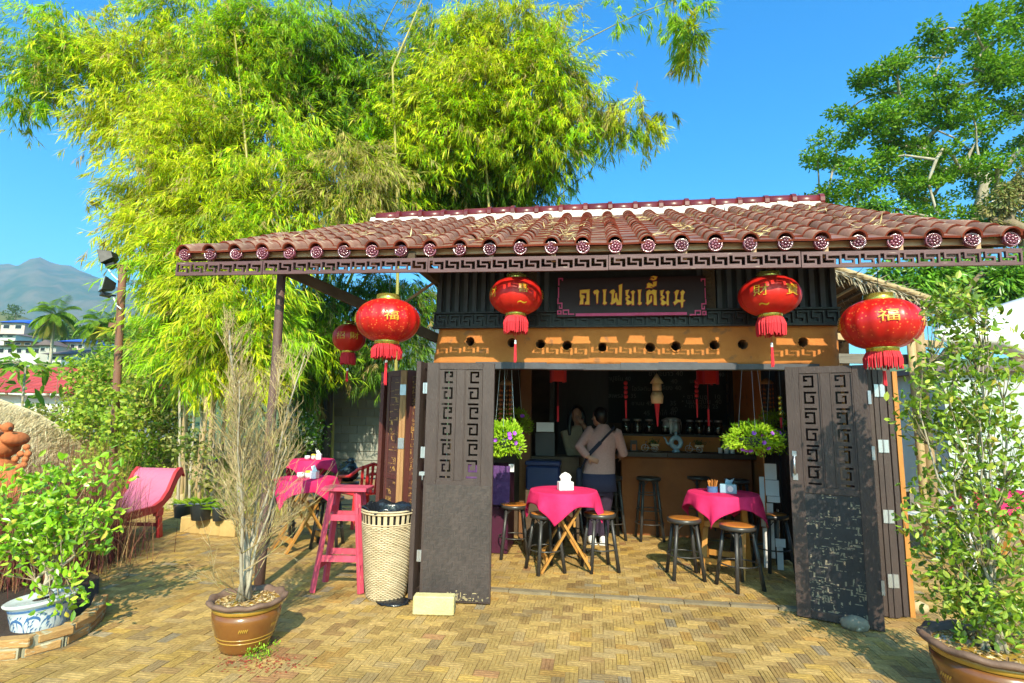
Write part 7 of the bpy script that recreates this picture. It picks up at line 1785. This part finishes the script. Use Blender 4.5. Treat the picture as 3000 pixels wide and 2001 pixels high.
# ================================================================== RIGHT SIDE
r = np.random.default_rng(23)
def colonise(root, targets, r0, name, mat, T, pw=.48, kink=.04):
    """join pads to a trunk: each target hooks to the nearest node already joined"""
    nodes = [np.array(root[0])]; par = [-1]
    for p in root[1:]: nodes.append(np.array(p)); par.append(len(nodes) - 2)
    order = sorted(range(len(targets)), key=lambda i: np.linalg.norm(targets[i] - nodes[-1])); ends = []
    for i in order:
        t = targets[i]; N_ = np.array(nodes); cost = np.linalg.norm(N_ - t, axis=1) + .55 * np.maximum(0, N_[:, 2] - t[2] + .15 * np.linalg.norm((N_ - t)[:, :2], axis=1)); j = int(np.argmin(cost)); a = nodes[j]; L = np.linalg.norm(t - a); k = max(2, int(L / .55)); pj = j
        for q in range(1, k + 1):
            f = q / k; p = a + (t - a) * f + np.array([0, 0, .10 * L * math.sin(math.pi * f)]) + r.normal(0, kink * L / k * 2, 3) * (f < 1); nodes.append(p); par.append(pj); pj = len(nodes) - 1
        ends.append(pj)
    w = np.zeros(len(nodes))
    for e in ends:
        k = e
        while k >= 0: w[k] += 1; k = par[k]
    A, B, ra, rb_ = [], [], [], []
    for k in range(1, len(nodes)):
        j = par[k]; A.append(nodes[j]); B.append(nodes[k]); ra.append(r0 * (w[j] / len(ends)) ** pw + .008); rb_.append(r0 * (w[k] / len(ends)) ** pw + .008)
    link(name, seg_mesh(name, A, B, ra, rb_, mat, 6), T, world=True)
# big airy tree
Y_ = 21.0; poly = [(2365, 590), (2385, 480), (2440, 390), (2470, 300), (2560, 190), (2590, 160), (2690, 120), (2730, 60), (2820, 90), (2890, 30), (2990, 0), (3200, 10), (3260, 300), (3200, 640), (2900, 650), (2600, 640), (2430, 610)]
def inpoly(x, y):
    c = False; j = len(poly) - 1
    for i in range(len(poly)):
        if (poly[i][1] > y) != (poly[j][1] > y) and x < (poly[j][0] - poly[i][0]) * (y - poly[i][1]) / (poly[j][1] - poly[i][1]) + poly[i][0]: c = not c
        j = i
    return c
pads = [(2400, 560), (2395, 470), (2450, 480), (2480, 330), (2500, 400), (2560, 200), (2590, 270), (2660, 170), (2720, 100), (2780, 130), (2900, 40), (2930, 110), (2560, 530), (2640, 520), (2700, 420), (2640, 360), (2760, 300), (2850, 200), (2960, 230), (2760, 500), (2420, 590), (2960, 330), (2880, 380)]
pset = list(pads)
while len(pset) < 95:
    x, y = r.uniform(2360, 3260), r.uniform(0, 650)
    if inpoly(x, y) and min((x - a) ** 2 + (y - b) ** 2 for a, b in pset) > 50 ** 2: pset.append((x, y))
BT_ = thing('shade_tree', (gy(2880, 1150, Y_)[0], Y_, 0), 0, 'tall airy shade tree with flat leaf clusters beyond the roof', 'tree')
tg = np.array([gy(x, y, Y_ + r.uniform(-2.2, 2.2)) for x, y in pset])
root = [(BT_.location.x, Y_, 0), gy(2870, 900, Y_), gy(2850, 760, Y_), gy(2860, 640, Y_), gy(2890, 520, Y_)]
colonise([np.array(p) for p in root], tg, .17, 'trunk', 'bark_pale', BT_)
P_, D_, C_ = [], [], []
for t in tg:
    n = int(r.uniform(330, 600)); w_ = r.uniform(.55, .9)
    for k in range(5): o, d = blob_pts(r, t + r.normal(0, .4, 3) * [w_, w_, .3], np.array([w_ * .6, w_ * .6, w_ * .30]), n // 5, .2); P_.append(o); D_.append(d * [1, 1, .4]); C_.append(pick(r, [(.14, .29, .012), (.19, .36, .018), (.10, .22, .010), (.26, .40, .03)], len(o)) * r.uniform(.75, 1.25))
P_ = np.concatenate(P_); D_ = np.concatenate(D_); n = len(P_)
tag(link('crown', leaf_mesh('crown', P_, D_ + r.normal(0, .7, (n, 3)), np.tile([0, 0, 1.], (n, 1)) + r.normal(0, .5, (n, 3)), r.uniform(.10, .19, n), r.uniform(.06, .10, n), np.concatenate(C_), 'leaf', 'oval'), BT_, world=True), kind='stuff')
# dense mango-like tree behind the hut, dry brown tree at the edge
def dense_tree(name, blobs, Y, n, leaf, pal, lab, ratio=.32, seed=3):
    r = np.random.default_rng(seed); T = thing(name, (gy(blobs[0][0], 1150, Y)[0], Y, 0), 0, lab, 'tree'); P_, D_, C_ = [], [], []; w = sum(b[2] * b[3] for b in blobs); cs = []
    for (px, py, rx, ry) in blobs:
        c, rad = px_blob(px, py, Y, rx, ry); cs.append(np.array(c)); nb = int(n * rx * ry / w)
        for k in range(10): o, d = blob_pts(r, c + unit(r.normal(0, 1, 3)) * rad * .62, rad * r.uniform(.28, .45), nb // 10, .5); P_.append(o); D_.append(d); C_.append(pick(r, pal, len(o)) * r.uniform(.8, 1.2))
    P_ = np.concatenate(P_); D_ = np.concatenate(D_); m_ = len(P_)
    tag(link('crown', leaf_mesh('crown', P_, D_ + r.normal(0, .5, (m_, 3)) + [0, 0, -.4], D_ + r.normal(0, .4, (m_, 3)) + [0, -.3, .5], r.uniform(.7, 1.2, m_) * leaf, r.uniform(.8, 1.2, m_) * leaf * ratio, np.concatenate(C_), 'leaf_gloss', 'oval', .2, .2), T, world=True), kind='stuff')
    colonise([np.array((T.location.x, Y, 0)), np.array((T.location.x, Y, 1.2))], np.array(cs), .16, 'trunk', 'bark', T)
MG = [(.10, .25, .014), (.14, .32, .018), (.08, .19, .012), (.19, .37, .025)]
dense_tree('mango_tree', [(2640, 830, 110, 90), (2760, 850, 120, 110), (2880, 800, 130, 110), (2990, 860, 120, 120), (3080, 780, 110, 120), (2900, 930, 110, 70), (3060, 960, 100, 90)], 14, 15000, .17, MG, 'dense dark-green tree behind the thatched hut and white awning')
dense_tree('dry_tree', [(2960, 590, 80, 90), (3050, 560, 80, 110), (2900, 640, 60, 40), (3010, 680, 90, 50)], 18, 4200, .14, [(.28, .24, .08), (.22, .22, .06), (.36, .30, .12), (.16, .2, .05)], 'half-dry brownish tree at the corner of the roof', .4, 5)
dense_tree('edge_tree', [(2430, 630, 80, 45), (2560, 640, 100, 60), (2700, 660, 110, 70), (2830, 690, 90, 60)], 19, 8000, .16, MG, 'low green tree seen just over the roof edge', .4, 6)
# thatched hut
HT = thing('thatched_hut', (3.9, 8.2, 0), 0, 'small open hut with palm-thatch roof on bamboo posts beside the pavilion', 'hut')
a, b = np.array(gy(2485, 795, 7.6)), np.array(gy(2720, 890, 7.2)); c, d = np.array(gy(2440, 800, 10.2)), np.array(gy(2560, 905, 10.2))
a2 = np.array(gy(2330, 760, 7.8))
m = MB(); m.add([a2, b, (b[0] + .2, 9.8, b[2]), (a2[0], 10.2, a2[2] + .0), a2 - [0, 0, .10], b - [0, 0, .08], (b[0] + .2, 9.8, b[2] - .08), (a2[0], 10.2, a2[2] - .1)], [(0, 1, 2, 3), (7, 6, 5, 4), (0, 4, 5, 1), (1, 5, 6, 2), (3, 2, 6, 7), (0, 3, 7, 4)]); m.build('thatch', 'thatch_dark', HT, world=True)
m = MB(); m.smooth = True; m.tube([a2 + [0, -.06, .05], b + [0, -.06, .05]], .035, 8); m.build('edge_pole', 'bamboo_old', HT, world=True)
m = MB(); m.add([(a2[0], 10.21, a2[2]), (b[0] + .2, 9.81, b[2]), (b[0] + .5, 10.6, 1.75), (a2[0], 11.0, 1.75), (a2[0], 10.3, a2[2]), (b[0] + .2, 9.9, b[2]), (b[0] + .5, 10.7, 1.75), (a2[0], 11.1, 1.75)], [(0, 1, 2, 3), (7, 6, 5, 4), (0, 4, 5, 1), (1, 5, 6, 2), (2, 6, 7, 3), (3, 7, 4, 0)]); m.build('rear_thatch', 'thatch_dark', HT, world=True)
for k in range(14):
    f = k / 13; p = a2 + (b - a2) * f; m = MB(); m.bar(p + [0, .0, -.12], (p[0] + .1, 9.9, p[2] - .12), .03, .03); m.build('purlin', 'bamboo_old' if k % 3 == 0 else 'thatch_dark', HT, world=True)
n = 1500; f = r.random((n, 1)); g_ = r.random((n, 1)); Pp = (a2 + (b - a2) * f) + np.array([0, 2.4, 0]) * g_ * (r.random((n, 1)) < .6) + [0, -.03, .03]
tag(link('palm_straw', leaf_mesh('palm_straw', Pp, np.tile([.5, -.45, -.75], (n, 1)) + r.normal(0, .4, (n, 3)), np.tile([0, -.5, 1.], (n, 1)), r.uniform(.1, .32, n), r.uniform(.01, .025, n), pick(r, [(.42, .34, .22), (.30, .22, .13), (.52, .45, .33)], n), 'straw'), HT, world=True), kind='stuff')
for (px, r_) in ((2672, .045), (2697, .055)):
    t = gy(px - 5, 985, 7.25); b_ = gy(px + 40, 1500, 7.25); m = MB(); m.smooth = True; m.tube([(b_[0], 7.25, 0), (t[0] + (b_[0] - t[0]) * .5, 7.25, t[2] * .5), (t[0], 7.25, b[2] - .05)], r_, 10); m.build('post', 'bamboo_old', HT, world=True)
MB().bar(gy(2440, 985, 7.3), gy(2760, 1010, 7.3), .06, .08).build('tie_beam', 'bamboo_old', HT, world=True); MB().bar(gy(2440, 1050, 7.35), gy(2800, 1055, 7.35), .04, .12).build('tie_beam', 'grey_plank', HT, world=True)
# white awning and pale wall behind
AW = thing('white_awning', tuple(gy(2950, 1250, 6.0)), 0, 'large white canvas awning beyond the potted shrub', 'awning'); Ya = 6.2
pts = [gy(2700, 975, Ya), gy(2800, 940, Ya + .3), gy(2900, 905, Ya + .6), gy(3000, 870, Ya + .8), gy(3200, 830, Ya + 1), gy(3200, 1110, Ya - .4), gy(3000, 1048, Ya - .2), gy(2900, 1025, Ya), gy(2800, 1018, Ya)]
m = MB(); m.smooth = True; m.add([tuple(p) for p in pts] + [tuple(np.array(gy(2960, 965, Ya - .35)))], [(0, 1, 9, 8), (1, 2, 9), (2, 3, 9), (3, 4, 5, 9), (5, 6, 9), (6, 7, 9), (7, 8, 9)]); o = m.build('canvas', 'tarp_white', AW, world=True); sm_ = o.modifiers.new('s', 'SUBSURF'); sm_.levels = 2; sm_.render_levels = 2
sd_ = o.modifiers.new('t', 'SOLIDIFY'); sd_.thickness = .012
for px, Yq in ((2790, Ya + .2), (3150, Ya)): t = gy(px, 1000, Yq); m = MB(); m.tube([(t[0], t[1], 0), tuple(t)], .03, 8); m.build('pole', 'white_paint', AW, world=True)
PW_ = thing('pale_building', tuple(gy(2950, 1200, 11)), 0, 'pale green-grey rendered building under the awning', 'building'); x0 = gy(2760, 1100, 11)[0]; MB().bb(x0, x0 + 6, 11, 14, 0, 2.4).build('wall', 'pale_wall', PW_, world=True); MB().bb(x0 - .2, x0 + 6.2, 10.8, 14.2, 2.4, 2.5).build('roof', 'grey_roof', PW_, world=True); MB().bb(x0 + 1.9, x0 + 2.7, 10.97, 11.02, .9, 1.7).build('window', 'window_dark', PW_, world=True)
# dark van parked behind the posts
c = gz(2655, 1330); VN = thing('parked_van', (c[0] + .2, 12.2, 0), -.12, 'dark van parked behind the bamboo posts, window coloured pale as if lit', 'van')
m = MB(); prof_v = [(-1.1, .35), (1.15, .35), (1.15, .95), (.8, 1.02), (.35, 1.62), (-1.0, 1.68), (-1.1, 1.0)]
m.prism(prof_v, -.8, .8, Matrix.Rotation(math.pi / 2, 4, 'X')); m.build('body', 'car_dark', VN, bevel=.06)
MB().add([(-.95, -.815, 1.05), (.55, -.815, 1.05), (.32, -.815, 1.52), (-.9, -.815, 1.56)], [(0, 1, 2, 3)]).build('window', 'pale_wall', VN)  # opaque pale colour stands for light on the glass
for x in (-.7, .72):
    for y in (-.72, .72):
        w_ = MB(); w_.smooth = True; w_.tube([(x, y - .1, .31), (x, y + .1, .31)], .31, 20); w_.build('wheel', 'flood_black', VN)
# green slatted chair, plank table, pink table and white chairs beyond the shrub
c = gz(2712, 1330); T = thing('slatted_fence', (c[0], c[1], 0), .1, 'short green painted slat fence by the bamboo posts', 'fence')
for k in range(5): MB().bb(k * .13, k * .13 + .06, 0, .03, 0, 1.05).build('slat', 'green_paint', T)
for z in (.3, .85): MB().bb(-.03, .64, .031, .06, z - .03, z + .03).build('rail', 'green_paint', T)
c = gz(2700, 1530); T = thing('plank_bench', (c[0] + .35, c[1] + .2, 0), .05, 'weathered grey plank bench behind the potted shrub', 'bench')
for k in range(3): MB().bb(-.55, .75, -.18 + k * .125, -.18 + k * .125 + .115, .44, .475).build('plank', 'grey_plank', T)
for x in (-.45, .65): MB().bb(x - .03, x + .03, -.15, .17, 0, .438).build('leg', 'grey_plank', T)
c = gz(2905, 1440, .74); place(T0, False, (c[0], c[1]), .4, 'folding table beyond the potted shrub', 'table', 'folding tables'); cloth('tablecloth', (c[0], c[1], .004), .3, 'pink cloth on the table beyond the potted shrub', half=.5, seed=12); PT = c
def mono_chair(loc, rz, lab):
    T = thing('plastic_chair', loc, rz, lab, 'chair', 'white plastic chairs beyond the shrub'); m = MB(); m.box((0, 0, .43), (.43, .43, .025)); m.build('seat', 'white_paint', T, bevel=.008)
    for k in range(4): MB().bar((-.13 + k * .087, .2, .43), (-.14 + k * .093, .26, .82), .05, .012, up=(0, 1, 0)).build('back_slat', 'white_paint', T)
    MB().bar((-.2, .262, .83), (.2, .262, .83), .02, .05).build('top_rail', 'white_paint', T)
    for sx in (-1, 1):
        for sy in (-1, 1): MB().bar((sx * .19, sy * .18, .42), (sx * .23, sy * .22, 0), .04, .03).build('leg', 'white_paint', T)
mono_chair((PT[0] - .55, PT[1] + .15, .002), -1.2, 'white plastic chair next to the plank bench'); mono_chair((PT[0] + .1, PT[1] + .7, .002), .2, 'white plastic chair behind the pink-clothed table')
# overhead wire
m = MB(); m.tube([gy(1620, 588, 9.6), gy(1680, 540, 10.5), gy(1735, 498, 11.5)], .008, 5); tag(m.build('cable', 'flood_black'), 'thin dark cable rising from the roof ridge to the sky', 'cable')
# weeds and spilled red leaves by the brown pot
shrub('weed', tuple(gz(760, 1925)), [wb(765, 1915, gz(760, 1925)[1], 45, 18, .08), wb(790, 1900, gz(760, 1925)[1] + .1, 25, 14, .06)], 'small bright weeds growing at the foot of the brown pot', 260, .016, LG, 91, 3, .5, 'bark', .2, 'weed', .5, 20, 'leaf', stem_r=.002)
n = 240; c = np.array([gz(760 + r.normal(0, 70), 1945 + r.normal(0, 16)) for _ in range(n)]); tag(link('fallen_petals', leaf_mesh('fallen_petals', c + [0, 0, .004], r.normal(0, 1, (n, 3)) * [1, 1, .1], np.tile([0, 0, 1.], (n, 1)), r.uniform(.012, .03, n), r.uniform(.008, .014, n), pick(r, [(.30, .05, .03), (.22, .04, .02), (.34, .18, .08)], n), 'straw', 'oval')), 'fallen dark-red leaves on the bricks by the brown pot', 'fallen leaves', kind='stuff')

# ================================================================== HAZE (the far mountain fades to blue)
HZ = MB().bb(-2600, 2600, -1200, 2400, -30, 480).build('haze', []); tag(HZ, kind='stuff')
hm_ = bpy.data.materials.new('haze'); hm_.use_nodes = True; _t = hm_.node_tree; _t.nodes.remove(_t.nodes['Principled BSDF'])
_v = _t.nodes.new('ShaderNodeVolumePrincipled'); _v.inputs['Color'].default_value = (.42, .70, 1.0, 1); _v.inputs['Density'].default_value = .00032; _v.inputs['Anisotropy'].default_value = .1
_t.links.new(_v.outputs[0], _t.nodes['Material Output'].inputs['Volume']); HZ.data.materials.append(hm_)
